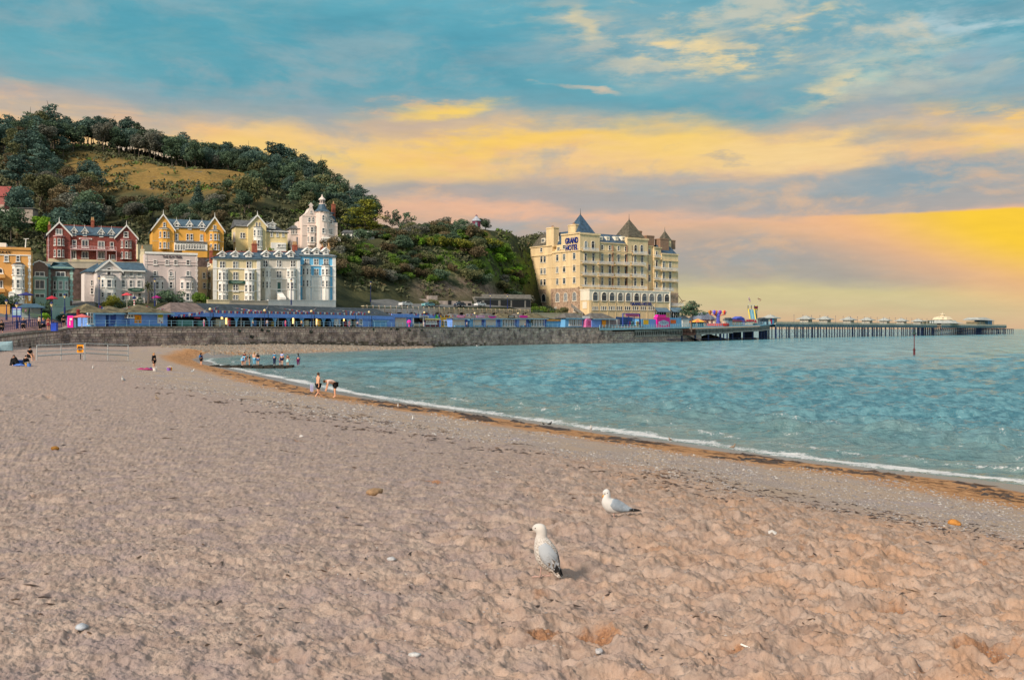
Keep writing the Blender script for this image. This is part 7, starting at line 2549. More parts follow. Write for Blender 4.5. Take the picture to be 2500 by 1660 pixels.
c=ondeck(1704,8)
t=thing('striped_umbrella_stall','round stall under an orange and yellow striped canopy','stall',c)
zt=zpx(778,c.y)-c.z
stripe=[MB(),MB()]
for i in range(12):
    a0,a1=2*math.pi*i/12,2*math.pi*(i+1)/12
    stripe[i%2].add([(0,0,zt),(3.6*math.cos(a0),3.6*math.sin(a0),zt-1.2),(3.6*math.cos(a1),3.6*math.sin(a1),zt-1.2),(0,0,zt-.12),(3.6*math.cos(a0),3.6*math.sin(a0),zt-1.5),(3.6*math.cos(a1),3.6*math.sin(a1),zt-1.5)],[(0,1,2),(5,4,3),(1,4,5,2)])
stripe[0].build('canopy',mat('canopy_orange',lin(232,140,90)[:3],.7),t);stripe[1].build('canopy',mat('canopy_yellow',lin(236,190,80)[:3],.7),t)
a=MB();a.lathe([(2.8,-.1),(2.8,zt-1.5)],n=12);a.build('drum',mat('stall_teal',lin(50,90,110)[:3]),t)
for i in range(6):
    q=i*math.pi/3+.2;a=MB();a.tube((3.3*math.cos(q),3.3*math.sin(q),-.1),(3.3*math.cos(q),3.3*math.sin(q),zt-1.25),.09,.09,5);a.build('post',RAILP,t)
c=ondeck(1730,16)
t=thing('steep_roofed_building','grey building with a steep slate gable roof behind the rides','building',c,pa-.2)
zt=zpx(763,c.y)-c.z;ze=zpx(778,c.y)-c.z
a=MB();a.box(-5,5,0,7,-.4,ze);a.build('wall',mat('stall_grey',(0,0,0)),t)
a=MB();a.add([(-5.6,-.5,ze-.4),(5.6,-.5,ze-.4),(5.6,7.5,ze-.4),(-5.6,7.5,ze-.4),(-2.2,2,zt),(2.2,2,zt),(2.2,5,zt),(-2.2,5,zt)],[(0,1,5,4),(1,2,6,5),(2,3,7,6),(3,0,4,7),(4,5,6,7),(3,2,1,0)]);a.build('roof',mat('ride_roof_slate',lin(120,130,150)[:3],.7,.2),t)
# balloon ride
c=ondeck(1753,7)
t=thing('balloon_ride','fairground ride of six striped balloons on a blue tower','fairground ride',c)
s_=c.y/F
zt=zpx(768,c.y)-c.z;zb=zpx(770,c.y)-c.z
a=MB();a.lathe([(1.3,0),(.8,1.5),(.75,zt-1),(1.0,zt-.6),(.5,zt+.2),(.2,zt+.8)],n=10);a.build('tower',mat('ride_tower_blue',lin(84,96,190)[:3],.5,.1),t)
a=MB();a.lathe([(4.8,.1),(4.9,1.1),(4.5,1.2)],n=14);a.build('base',mat('ride_red',lin(206,60,50)[:3],.5,.1),t)
BAL=[[mat('balloon_'+n_,lin(*c_)[:3],.45)for n_,c_ in pr]for pr in((('brown',(170,80,50)),('gold',(232,160,60))),(('blue',(90,90,210)),('violet',(150,120,220))),(('orange',(236,130,40)),('maroon',(150,50,60))),(('purple',(130,60,170)),('lilac',(170,110,220))),(('red',(220,60,70)),('gold2',(240,190,90))),(('magenta',(180,40,130)),('white',(230,210,220))))]
for i,px in enumerate((1735.5,1742,1748.5,1759,1765.5,1771)):
    x=(px-1753)*s_*1.02;y=(1.4,-1.6,1.0,1.0,-1.6,1.4)[i]
    zc=zpx(762,c.y)-c.z;r=4.7*s_
    mb=MB()
    n=12
    prof=[(.25,-1.45),(.45,-1.1),(.78,-.5),(.97,.05),(.98,.3),(.82,.68),(.45,.93),(.04,1.0)]
    for j in range(len(prof)-1):
        for k in range(n):
            a0,a1=2*math.pi*k/n,2*math.pi*(k+1)/n
            (r0,z0),(r1,z1)=prof[j],prof[j+1]
            mb.add([(x+r*r0*math.cos(a0),y+r*r0*math.sin(a0),zc+r*z0),(x+r*r0*math.cos(a1),y+r*r0*math.sin(a1),zc+r*z0),(x+r*r1*math.cos(a1),y+r*r1*math.sin(a1),zc+r*z1),(x+r*r1*math.cos(a0),y+r*r1*math.sin(a0),zc+r*z1)],[(0,1,2,3)],(k//2)%2)
    bl=mb.build('balloon',BAL[i],t,smooth=True)
    a=MB();a.tube((x,y,zc-r*1.4),(x,y,2.2),.05,.05,4);a.lathe([(.55,1.2),(.7,2.2)],(x,y),8);a.build('gondola',RAILP,bl)
    a=MB();a.tube((0,0,zt-.6),(x,y,zc-r*1.35),.16,.1,5);a.build('arm',mat('ride_red',(0,0,0)),t)
# slide with two flags
c=ondeck(1838,7)
t=thing('slide_tower','tall blue fairground slide with yellow edges and ladder','slide',c)
s_=c.y/F;X=lambda px:(px-1838)*s_;Z=lambda py:zpx(py,c.y)-c.z
TEALS=mat('slide_blue',lin(96,146,168)[:3],.5,.12,.4);SYEL=mat('slide_yellow',lin(226,200,80)[:3],.5,.08)
a=MB();a.add([(X(1828),0,Z(756)),(X(1840.5),0,Z(756)),(X(1838),-5,Z(780)),(X(1826),-5,Z(780)),(X(1828),.4,Z(758)),(X(1840.5),.4,Z(758)),(X(1838),-4.6,Z(783)),(X(1826),-4.6,Z(783))],[(0,3,2,1),(4,5,6,7),(0,1,5,4),(3,7,6,2),(0,4,7,3),(1,2,6,5)]);a.build('chute',TEALS,t)
for(xa,xb)in((1827,1825),(1841,1838.5),(1834,1832)):
    a=MB();a.tube((X(xa),-.1,Z(755)),(X(xb),-5.1,Z(781)),.32 if xa!=1834 else .1,.32 if xa!=1834 else .1,5);a.build('slide_edge',SYEL if xa!=1834 else RAILT,t)
a=MB();a.box(X(1842),X(1849),0,3,-.2,Z(756));a.build('stair_tower',mat('slide_grey',lin(88,110,120)[:3],.7,.15),t)
for k in range(7):
    a=MB();a.box(X(1842.5),X(1848.5),-.15,0,Z(778-3.2*k),Z(777-3.2*k));a.build('step',RAILP,t)
for px in(1826.5,1834.5,1842,1849.5):
    a=MB();a.box(X(px)-.14,X(px)+.14,0,.28,Z(758),Z(745.5));a.build('corner_post',mat('slide_dark',lin(60,70,76)[:3]),t)
a=MB();a.box(X(1843),X(1849),-.05,.1,Z(756),Z(746));pnl=a.build('sign_panel',SYEL,t)
a=MB();a.ball((X(1846),-.08,Z(750)),(1.0,.05,.55),8,4);a.ball((X(1846),-.08,Z(753)),(.75,.05,.35),8,4);a.build('sign_print',PURP,pnl)
a=MB();a.box(X(1826),X(1850),.05,.2,Z(745.9),Z(745.3));a.build('top_rail',RAILT,t)
for px,lab,mk,pts,top in((1827.5,'red white and blue flag drooping from the left pole of the slide','union',((0,725),(3.2,728),(5.6,736),(3.4,737.5),(.6,731)),724),(1850,'dark red and white flag flying from the right pole of the slide','dragon',((0,727),(4,729.5),(8.5,731),(7,735),(3,733),(.4,731.5)),724)):
    ft=thing('flag',lab,'flag',c+Vector((X(px),.1,0)),0,'flags over the slide')
    a=MB();a.tube((0,0,Z(746)),(0,0,Z(top)),.07,.05,5);a.build('pole',RAILP,ft)
    P2=[((q[0])*s_,Z(q[1]))for q in pts]
    a=MB();a.poly_y(P2,-.06,.06)
    cl=a.build('cloth',mat('flag_navy',lin(70,50,90)[:3],.7)if mk=='union' else mat('flag_dark',lin(120,60,40)[:3],.7),ft)
    cx_=sum(q[0]for q in P2)/len(P2);cz_=sum(q[1]for q in P2)/len(P2)
    a=MB()
    if mk=='union':
        for q in P2:
            a.obox(((cx_+q[0])/2,0,(cz_+q[1])/2),((q[0]-cx_)*.5,0,(q[1]-cz_)*.5),(0,.075,0),(.07,0,.07))
        a.build('cross',mat('flag_cross',lin(226,190,200)[:3],.7),cl)
    else:
        a.obox((cx_,0,cz_-.15),(.6,0,-.25),(0,.075,0),(.05,0,.12));a.build('emblem',mat('flag_emblem',lin(226,216,190)[:3],.7),cl)
# game stall under the slide
c=ondeck(1831,1.5)
t=thing('game_stall','white fronted game stall with red lettering and two red domes','stall',c,pa-.35)
w_=26*c.y/F*1.0;zt=zpx(779,c.y)-c.z
a=MB();a.box(-w_,w_,0,2,.9,zt);bd=a.build('front_board',RAILP,t)
o_=link('lettering',text_mesh('AMUSEMENTS',1.0,REDS,.02,w_*1.05),bd,(0,-.08,zt-.75));o_.rotation_euler=(math.radians(90),0,0)
for q in(-.72,.72):
    a=MB();a.poly_y([(w_*q-.9,1.2),(w_*q+.9,1.2),(w_*q+.55,1.8),(w_*q+.2,2.5),(w_*q-.2,2.5),(w_*q-.55,1.8)],-.06,-.003);a.build('red_dome',REDS,bd)
for px,py,lab,m_,w_ in((1808,773,'blue gabled booth left of the slide',mat('booth_blue',lin(84,100,200)[:3],.6),2.6),(1783,776,'grey blue round topped booth right of the balloon ride',mat('booth_grey',lin(110,140,160)[:3],.6),1.3),(1866,776,'low dark booth right of the slide',mat('booth_slate',lin(80,95,110)[:3],.6),3.0)):
    c=ondeck(px,6);t=thing('booth',lab,'booth',c,pa-.3,'booths on the deck')
    zt=zpx(py,c.y)-c.z
    a=MB();a.box(-w_,w_,0,3,-.1,zt-.9);a.build('wall',m_,t)
    a=MB();a.poly_y([(-w_-.3,zt-.9),(w_+.3,zt-.9),(0,zt+.1)],-.3,3.3);a.build('roof',RGREY if px!=1808 else m_,t)
c=ondeck(1878,5)
t=thing('striped_stall','stall with white, orange, crimson and blue upright stripes','stall',c,pa-.3)
zt=zpx(778,c.y)-c.z
for i,m_ in enumerate((RAILP,mat('canopy_orange',(0,0,0)),RAILP,mat('stripe_crimson',lin(190,30,80)[:3]),mat('stripe_blue',lin(80,150,190)[:3]))):
    a=MB();a.box(-3.6+1.45*i,-2.16+1.45*i,0,3,-.1,zt);a.build('stripe_panel',m_,t)
a=MB();a.box(-4,4.2,-.4,3.4,zt+.01,zt+.35);a.build('roof',IRONG,t)
for px,lab,tw in((1800,'low white stall with a maroon awning by the balloon ride',3.2),):
    c=ondeck(px,5);t=thing('awning_stall',lab,'stall',c,pa-.3);zt=zpx(780,c.y)-c.z
    a=MB();a.box(-tw,tw,0,3,-.1,zt-.8);a.build('counter',RAILP,t)
    a=MB();a.poly_x([(-1.2,zt-.8),(3,zt+.1),(3,zt-.1),(-1.2,zt-1.0)],-tw-.3,tw+.3);a.build('awning',PURP,t)
    for q in(-.9,0,.9):
        a=MB();a.tube((tw*q,-1,-.1),(tw*q,-1,zt-.9),.07,.07,4);a.build('post',RAILP,t)
x,y=(1688-CX)/F*382,382
tree('pine_tree','windswept dark pine growing beside the right end of the big hotel','tree','pine3','dark',(x,y,4.6),11.5,None,1.25)

# red marker out in the bay
c=P(2232,867,5*F/(867-HY))
t=thing('sea_marker','thin red marker post with a cone top standing in the bay','marker post',(c[0],c[1],0))
s_=c[1]/F
mr=mat('marker_red',lin(104,44,50)[:3],.6,.2,1.0);mg=mat('marker_green',lin(40,66,60)[:3],.6,.2)
a=MB();a.lathe([(2.6*s_,-2),(2.4*s_,15*s_),(2.0*s_,17*s_)],n=10);a.build('base',mr,t)
a=MB();a.lathe([(4.4*s_,12.2*s_),(4.4*s_,13.2*s_)],n=10);a.build('collar',mr,t)
a=MB();a.tube((0,0,16*s_),(0,0,52*s_),1.2*s_,.9*s_,8);a.build('pole',mr,t)
a=MB();a.lathe([(5.0*s_,51*s_),(4.4*s_,53*s_),(.8*s_,59*s_),(.5*s_,62*s_)],n=10);a.build('cone',mg,t)

# ================================================================== people
J={
    'stand':dict(pel=(0,0,.53),bel=(0,0,.62),che=(0,0,.74),nec=(0,.005,.84),hea=(0,-.015,.895),top=(0,-.01,.95),sh=(.10,0,.80),el=(.135,.01,.635),wr=(.14,-.04,.49),ha=(.14,-.055,.435),hi=(.055,0,.50),kn=(.058,-.01,.28),an=(.058,.01,.045),to=(.065,-.075,.018)),
    'lean':dict(pel=(0,.03,.52),bel=(0,-.06,.58),che=(0,-.19,.63),nec=(0,-.29,.635),hea=(0,-.35,.61),top=(0,-.395,.585),sh=(.10,-.25,.615),el=(.13,-.27,.46),wr=(.11,-.30,.33),ha=(.10,-.32,.275),hi=(.055,.03,.50),kn=(.058,.0,.28),an=(.058,.02,.045),to=(.065,-.065,.018)),
    'sit':dict(pel=(0,0,.075),bel=(0,.01,.17),che=(0,.0,.30),nec=(0,-.015,.40),hea=(0,-.03,.455),top=(0,-.03,.51),sh=(.10,-.01,.36),el=(.14,-.05,.21),wr=(.10,-.17,.17),ha=(.08,-.215,.17),hi=(.055,-.02,.075),kn=(.075,-.22,.20),an=(.07,-.37,.05),to=(.07,-.45,.035)),
    'chair':dict(pel=(0,0,.27),bel=(0,.01,.36),che=(0,.01,.48),nec=(0,.0,.58),hea=(0,-.02,.635),top=(0,-.02,.69),sh=(.10,0,.54),el=(.13,-.02,.39),wr=(.09,-.14,.34),ha=(.08,-.19,.34),hi=(.055,-.02,.265),kn=(.065,-.23,.27),an=(.065,-.23,.045),to=(.07,-.31,.018)),
}
J['walk']=dict(J['stand'])
SKR=dict(pel=.082,bel=.070,che=.082,nec=.034,hea=.052,top=.045,sh=.040,el=.027,wr=.018,ha=.020,hi=.066,kn=.040,an=.024,to=.020)

def skin(name,pts,edges,root):
    """one continuous surface grown around a skeleton: pts = {key: (position, radius)}"""
    ks=list(pts)
    me=bpy.data.meshes.new(name);me.from_pydata([pts[k][0]for k in ks],[(ks.index(a),ks.index(b))for a,b in edges],[])
    o=bpy.data.objects.new(name,me);COL.objects.link(o)
    md=o.modifiers.new('skin','SKIN');md.use_smooth_shade=True
    sk=me.skin_vertices[0].data
    for i,k in enumerate(ks):
        r=pts[k][1];sk[i].radius=(r,r)if not isinstance(r,tuple)else r
        sk[i].use_root=k==root
    s=o.modifiers.new('sub','SUBSURF');s.levels=s.render_levels=1
    dg=bpy.context.evaluated_depsgraph_get()
    res=bpy.data.meshes.new_from_object(o.evaluated_get(dg))
    bpy.data.objects.remove(o);res.name=name
    res.materials.clear();res.materials.append(None)
    return res

def figure(pose):
    j=J[pose]
    m=lambda k,sd:(sd*j[k][0],j[k][1]+(.13*sd*{'kn':-.55,'an':.7,'to':.7,'wr':-.6,'ha':-.8,'el':-.3}.get(k,0)if pose=='walk' else 0),j[k][2]+(.05 if pose=='walk' and sd<0 and k in('an','to')else 0))
    pts={k:(j[k],SKR[k])for k in('pel','bel','che','nec','hea','top')}
    ed=[('pel','bel'),('bel','che'),('che','nec'),('nec','hea'),('hea','top')]
    h_,f_=Vector(j['hea']),Vector(j['top'])-Vector(j['nec'])
    fw=Vector((0,-1,0))if pose!='lean' else Vector((0,-.3,-.95))
    pts['nose']=(tuple(h_+fw*.058),.012);ed.append(('hea','nose'))
    for sd in(-1,1):
        for k in('sh','el','wr','ha','hi','kn','an','to'):
            pts[k+str(sd)]=(m(k,sd),SKR[k])
        ed+=[('che','sh%d'%sd),('sh%d'%sd,'el%d'%sd),('el%d'%sd,'wr%d'%sd),('wr%d'%sd,'ha%d'%sd),('pel','hi%d'%sd),('hi%d'%sd,'kn%d'%sd),('kn%d'%sd,'an%d'%sd),('an%d'%sd,'to%d'%sd)]
        hd=Vector(pts['ha%d'%sd][0]);dr=(hd-Vector(pts['wr%d'%sd][0])).normalized()
        for q in range(4):
            pts['f%d%d'%(sd,q)]=(tuple(hd+dr*(.034-.004*abs(q-1.4))+Vector((0,.014*(q-1.5),0))),.0055);ed.append(('ha%d'%sd,'f%d%d'%(sd,q)))
        pts['th%d'%sd]=(tuple(hd+dr*.012+Vector((-sd*.012,-.026,0))),.006);ed.append(('ha%d'%sd,'th%d'%sd))
    res={'body':skin('body',pts,ed,'pel')}
    g=.013
    top={k:(pts[k][0],pts[k][1]+g)for k in('bel','che')}
    top['nk']=(tuple(Vector(j['che'])*.35+Vector(j['nec'])*.65),.05)
    e2=[('bel','che'),('che','nk')]
    lng=dict(top);e3=list(e2)
    for sd in(-1,1):
        a,b_=Vector(pts['sh%d'%sd][0]),Vector(pts['el%d'%sd][0])
        top['s%d'%sd]=(tuple(a),.052);top['e%d'%sd]=(tuple(a.lerp(b_,.65)),.044)
        lng['s%d'%sd]=(tuple(a),.052);lng['e%d'%sd]=(tuple(b_),.042);lng['w%d'%sd]=(pts['wr%d'%sd][0],.032)
        e2+=[('che','s%d'%sd),('s%d'%sd,'e%d'%sd)];e3+=[('che','s%d'%sd),('s%d'%sd,'e%d'%sd),('e%d'%sd,'w%d'%sd)]
    top['bel']=(tuple(Vector(j['pel']).lerp(Vector(j['bel']),.5)),.092);lng['bel']=top['bel']
    res['shirt']=skin('shirt',top,e2,'che');res['jacket']=skin('jacket',lng,e3,'che')
    for nm,full in(('shorts',0),('trousers',1)):
        tr={'pel':(j['pel'],.096)};e4=[]
        for sd in(-1,1):
            h2,k2,a2=(Vector(pts[q+str(sd)][0])for q in('hi','kn','an'))
            tr['h%d'%sd]=(tuple(h2),.080);tr['k%d'%sd]=(tuple(k2 if full else h2.lerp(k2,.8)),.053 if full else .064);e4+=[('pel','h%d'%sd),('h%d'%sd,'k%d'%sd)]
            if full:
                tr['a%d'%sd]=(tuple(a2+Vector((0,0,.02))),.036);e4.append(('k%d'%sd,'a%d'%sd))
        res[nm]=skin(nm,tr,e4,'pel')
    p_,k_=Vector(j['pel']),Vector(j['kn']);k_.x=0
    mb=MB();mb.tube(p_+Vector((0,0,.06)),p_.lerp(k_,.75)if pose!='sit' else p_+Vector((0,-.2,0)),.088,.135,12)
    res['skirt']=mb.mesh('skirt',None)
    tp=Vector(j['top']);bk=-fw
    mb=MB();c_=tp*.62+h_*.38+bk*.014;mb.ball(c_,(.056,.058,.058),10,7);res['hair']=mb.mesh('hair',None,True)
    mb=MB();mb.ball(c_,(.06,.062,.06),10,7);mb.tube(c_+bk*.03,Vector(j['che'])+bk*.085+Vector((0,0,.03)),.052,.035,8);res['long_hair']=mb.mesh('hair',None,True)
    mb=MB();cc=tp+Vector((0,0,.0));mb.lathe([(.10,cc.z+.0),(.10,cc.z+.008),(.06,cc.z+.01),(.056,cc.z+.05)],(cc.x,cc.y),12);res['hat']=mb.mesh('hat',None)
    return res

FIG={p_:figure(p_)for p_ in J}
CM=lambda r,g,b_:mat('cloth_%d_%d_%d'%(r,g,b_),lin(r,g,b_)[:3],.85,.12,8)
SKINM=mat('skin',lin(226,172,142)[:3],.6,.06,8);SKIND=mat('skin_tan',lin(190,130,100)[:3],.6,.06,8)
HD,HB,HF=CM(28,22,20),CM(80,54,36),CM(176,134,84)

def person(label,loc,h,pose,rz,wear,hair=('hair',HD),sk=SKINM,group=None):
    t=thing('person',label,'person',loc,rz,group);t.scale=(h,h,h)
    for nm,me,m_ in[('body','body',sk),('hair',hair[0],hair[1])]+[(w_[0]if w_[0]!='hat' else 'hat',w_[0],w_[1])for w_ in wear]:
        if me is None:
            continue
        o=link(nm,FIG[pose][me],t)
        o.material_slots[0].link='OBJECT';o.material_slots[0].material=m_
    return t

def feet(px,py):
    return sand_at(px,py)

BLK,WHT,NVY,JEAN,SKYC,REDC=CM(24,24,28),CM(226,224,220),CM(40,50,86),CM(88,120,170),CM(120,190,226),CM(180,50,60)
x,y,z=feet(777,970)
b1_=person('bare chested boy in black shorts looking down by the water',(x,y,z-.02),62/F*y,'walk',2.2,[('shorts',BLK)],('hair',HB))
tw=MB()
for q in range(5):
    tw.poly_z([(-.10+.04*q,-.03),(-.05+.04*q,-.05),(-.04+.04*q,.04),(-.09+.04*q,.05)],.36-.03*(q%3),.80,top=.5)
o=tw.build('towel',CM(176,176,214),None,(x-.42,y-.05,z+.05),.3);tag(o,'pale lilac towel hanging from the hand of the bare chested boy','towel')
x,y,z=feet(817,970)
person('pale shirted boy in black shorts bending over at the water edge',(x,y,z-.02),66/F*y,'lean',-1.25,[('shorts',BLK),('shirt',CM(224,196,184))],('hair',HB))
x,y,z=feet(491,893)
person('person in dark clothes with a blue back pack standing on the wet sand',(x,y,z),32/F*y,'stand',2.6,[('jacket',NVY),('shorts',BLK)],('long_hair',HD))
mb=MB();mb.ball((0,.13,.72),(.09,.06,.13),8,6);bp=mb.build('back_pack',CM(60,110,170),None,(x,y,z),2.6);s_=32/F*y;bp.scale=(s_,s_,s_);tag(bp,'blue back pack on the person standing on the wet sand','back pack')
# groyne with a line of people
JT=H*F/(897.5-HY)
jx0,jx1=(515-CX)/F*JT,(742-CX)/F*JT
gr=thing('groyne','low dark weedy groyne running into the water under the line of people','groyne',((jx0+jx1)/2,JT,0))
mb=MB();n_=26;L_=jx1-jx0
for i in range(n_):
    xa,xb=-L_/2+L_*i/n_,-L_/2+L_*(i+1)/n_;zt=.30+.06*math.sin(i*2.1)-(.2 if i>22 else 0)
    mb.box(xa+.02,xb-.02,-.7-.1*(i%3),.8,-.9,zt)
mb.build('stonework',mat('wet_weedy_stone',(0.030,0.026,0.020),.6,.4,1.5,bump=.5,bscale=4),gr)
jl=[('child bending down to the water in a blue skirt',592,24,'lean',1.3,[('skirt',SKYC),('shirt',SKYC)],('hair',HB)),('person in a dark red top and denim skirt on the groyne',597,33,'stand',2.8,[('shirt',CM(90,40,40)),('skirt',JEAN)],('hair',HD)),
      ('small child in a black top on the groyne',609,26,'stand',1.4,[('shirt',BLK)],('hair',HB)),('fair haired person in pale blue trousers on the groyne',621,33,'stand',3.0,[('trousers',SKYC),('shirt',CM(236,190,170))],('long_hair',HF)),
      ('long haired person in a black top and denim shorts on the groyne',629.5,30,'stand',3.3,[('shirt',BLK),('shorts',JEAN)],('long_hair',HD)),('person in a teal top and dark jeans pointing on the groyne',670,33,'stand',2.7,[('jacket',CM(70,130,170)),('trousers',NVY)],('hair',HD)),
      ('child in blue shorts held by the man in pale blue',683,20,'stand',1.5,[('shorts',CM(50,70,170)),('shirt',CM(210,150,160))],('hair',HB)),('man in a pale blue shirt and dark shorts on the groyne',688.5,33.5,'stand',2.9,[('shirt',CM(160,180,230)),('shorts',NVY)],('hair',HB)),
      ('girl in a pale turquoise skirt on the groyne',702.5,28,'stand',3.1,[('skirt',CM(180,226,230)),('shirt',CM(120,80,70))],('hair',HB)),('person in a teal top and purple trousers at the end of the groyne',728,31,'stand',3.2,[('jacket',CM(100,130,150)),('trousers',CM(110,30,90))],('long_hair',HD))]
for lab,px,hp,pose,rz,wear,hair in jl:
    yj=JT+.1
    person(lab,((px-CX)/F*yj,yj,.30 if px<700 else .24),hp/F*yj/(1 if pose!='lean' else .72),pose,rz,wear,hair)
# group sitting on the sand at the left
x,y,z=feet(34,892);person('seated figure in a black robe at the left of the beach group',(x,y,z-.02),1.75,'sit',.5,[('jacket',BLK),('trousers',BLK)],('long_hair',BLK))
mb=MB();mb.lathe([(.42,0),(.34,.35),(.24,.62),(.12,.8)],n=12);o=mb.build('robe',BLK,bpy.data.objects[-1]if False else None,(x,y+.1,z-.03));tag(o,'black robe spread round the seated figure','robe')
x,y,z=feet(63,893);person('seated person in a black jacket beside the blue bags',(x,y,z-.02),1.75,'sit',.9,[('jacket',BLK),('trousers',CM(40,34,30))],('hair',HD))
x,y,z=feet(73,884);person('bare armed person in a black hat sitting with stretched legs',(x,y,z+.12),1.85,'chair',1.1,[('shirt',BLK),('shorts',BLK),('hat',BLK)],('hair',HD))
for px,py,r_,c_,lab in((48,892,.30,(60,110,200),'blue and white beach bag among the seated group'),(65,894,.16,(236,180,50),'small yellow bucket by the seated group'),(71,895,.18,(90,140,220),'small blue bucket by the seated group'),(412,905,.2,(150,110,200),'lilac bucket on the sand'),(415,905,.22,(250,170,40),'orange bucket on the sand'),(378,906,.2,(230,226,220),'white round bag near the standing woman')):
    x,y,z=feet(px,py);mb=MB();mb.lathe([(r_*.75,-.02),(r_,r_*1.5),(r_*1.06,r_*1.52)],n=10);t=thing('bucket' if 'bucket' in lab else 'beach_bag',lab,'bucket' if 'bucket' in lab else 'bag',(x,y,z));mb.build('body',CM(*c_),t)
    mb=MB()
    for q in range(6):
        a0,a1=math.pi*q/6,math.pi*(q+1)/6;mb.tube((r_*math.cos(a0),0,r_*(1.5+.6*math.sin(a0))),(r_*math.cos(a1),0,r_*(1.5+.6*math.sin(a1))),.012,.012,4)
    mb.build('handle',WHT,t)
x,y,z=feet(376,900);person('fair haired woman in a black jacket standing over the towels',(x,y,z-.03),40/F*y,'stand',1.2,[('jacket',BLK),('shorts',BLK)],('long_hair',HF))
for px,py,w_,c_,lab in((352,903,1.9,(170,60,110),'dark red and pink towel heaped on the sand'),(364,903,1.2,(60,60,130),'navy cloth heaped beside the red towel'),(47,894,.9,(90,130,210),'blue rug under the seated group')):
    x,y,z=feet(px,py);mb=MB();V_=[]
    for i in range(9):
        for k in range(5):
            V_.append((w_*(i/8-.5),.9*(k/4-.5),.04+.16*math.sin(math.pi*i/8)*math.sin(math.pi*k/4)*(1+.5*math.sin(i*2.3+k))))
    mb.add(V_,[(i*5+k,(i+1)*5+k,(i+1)*5+k+1,i*5+k+1)for i in range(8)for k in range(4)])
    tag(mb.build('beach_towel',CM(*c_),None,(x,y,z)),lab,'towel')

# ------------------------------------------------------------------ slipway barriers with the orange notice
GALV=mat('galvanised_steel',(0.50,0.53,0.54),.5,.15,4,metal=.2)
for i,(p0,y0,p1,y1,tp0,tp1,lab)in enumerate(((90,869,205,862,843.5,838.5,'left pale metal barrier frame on the sand'),(208,862,313,868,838.5,842.5,'right pale metal barrier frame on the sand'))):
    a=Vector(feet(p0,880));b_=Vector(feet(p1,880));
    z0=H-(tp0-HY)/F*a.y;z1=H-(tp1-HY)/F*b_.y;q0=H-(y0-HY)/F*a.y;q1=H-(y1-HY)/F*b_.y
    t=thing('barrier_frame',lab,'barrier',(a.x,a.y,0),0,'metal barriers on the sand');d=b_-a;d.z=0
    for nm,f_ in(('top_rail',1),('middle_rail',.42),('bottom_rail',0)):
        mb=MB();mb.tube((0,0,q0+(z0-q0)*f_),d+Vector((0,0,q1+(z1-q1)*f_)),.05 if f_ else .07,n=6);mb.build(nm,GALV,t)
    for f_ in(0,.5,1):
        x_=d*f_;zt=z0+(z1-z0)*f_;gz_=sand_h(a.x+x_.x,a.y+x_.y)
        mb=MB();mb.tube((x_.x,x_.y,gz_-.1),(x_.x,x_.y,zt),.05,n=6);mb.build('post',GALV,t)
x,y,z=feet(197,878)
t=thing('warning_notice','orange warning notice fixed where the two barriers meet','sign',(x,y-.12,0))
z0,z1=H-(861-HY)/F*y,H-(841.5-HY)/F*y;w_=16/F*y
mb=MB();mb.box(-w_/2,w_/2,0,.05,z0,z1);b_=mb.build('board',ORGS,t)
mb=MB()
for(zz,wd)in((.72,.7),(.55,.8),(.34,.5),(.2,.55)):
    for q in range(6):
        mb.box(w_*wd*(q/6-.5),w_*wd*((q+.7)/6-.5),-.03,-.001,z0+(z1-z0)*zz-.04,z0+(z1-z0)*zz+(.07 if zz>.5 else .02))
e=mb.build('sign_print',BLACKP,b_);e['kind']='stuff'
mb=MB();mb.tube((0,.1,z-.2),(0,.1,z0+.2),.05);mb.build('post',BLACKP,t)
x,y,z=feet(10,858)
t=thing('rowing_boat','upturned pale blue boat at the left edge below the wall','boat',(x-.3,y,z),.15)
V_=[];n_=11
for i in range(n_):
    f_=i/(n_-1);xx=-1.9+3.1*f_;w_=.8*(1-max(0,f_-.45)**2*2.6);hh=.95+.15*f_
    for q in range(7):
        a0=math.pi*q/6;V_.append((xx,-w_*math.cos(a0),hh*math.sin(a0)**.7+.1))
mb=MB();mb.add(V_,[(i*7+q,(i+1)*7+q,(i+1)*7+q+1,i*7+q+1)for i in range(n_-1)for q in range(6)]+[tuple(range(6,-1,-1)),tuple(range((n_-1)*7,n_*7))]);mb.build('hull',mat('boat_blue',lin(150,180,190)[:3],.6,.15),t)
mb=MB();mb.box(-1.9,1.2,-.05,.05,1.0,1.14);mb.build('keel',WHITE,t)
x,y,z=feet(14,858)
mb=MB();mb.tube((0,0,-.1),(0,0,26/F*y),.07,.06,6);tag(mb.build('mooring_post',mat('post_dark_red',lin(96,44,50)[:3]),None,(x,y,z)),'thin dark red post on the sand by the boat','post')

# ------------------------------------------------------------------ gulls
GW=mat('gull_white',(0.66,0.655,0.65),.7,.05,20);GG=mat('gull_grey',(0.33,0.385,0.45),.7,.12,40);GBK=mat('gull_black',(0.018,0.018,0.02),.6,.1,30)
BEAK=mat('beak_yellow',(0.72,0.42,0.03),.4,.1,60);LEGP=mat('leg_pink',(0.52,0.34,0.29),.6,.15,60);EYE=mat('eye_dark',(0.01,0.01,0.01),.15,0,1);BEAKD=mat('beak_dark',(0.06,0.05,0.045),.4,.2,60)

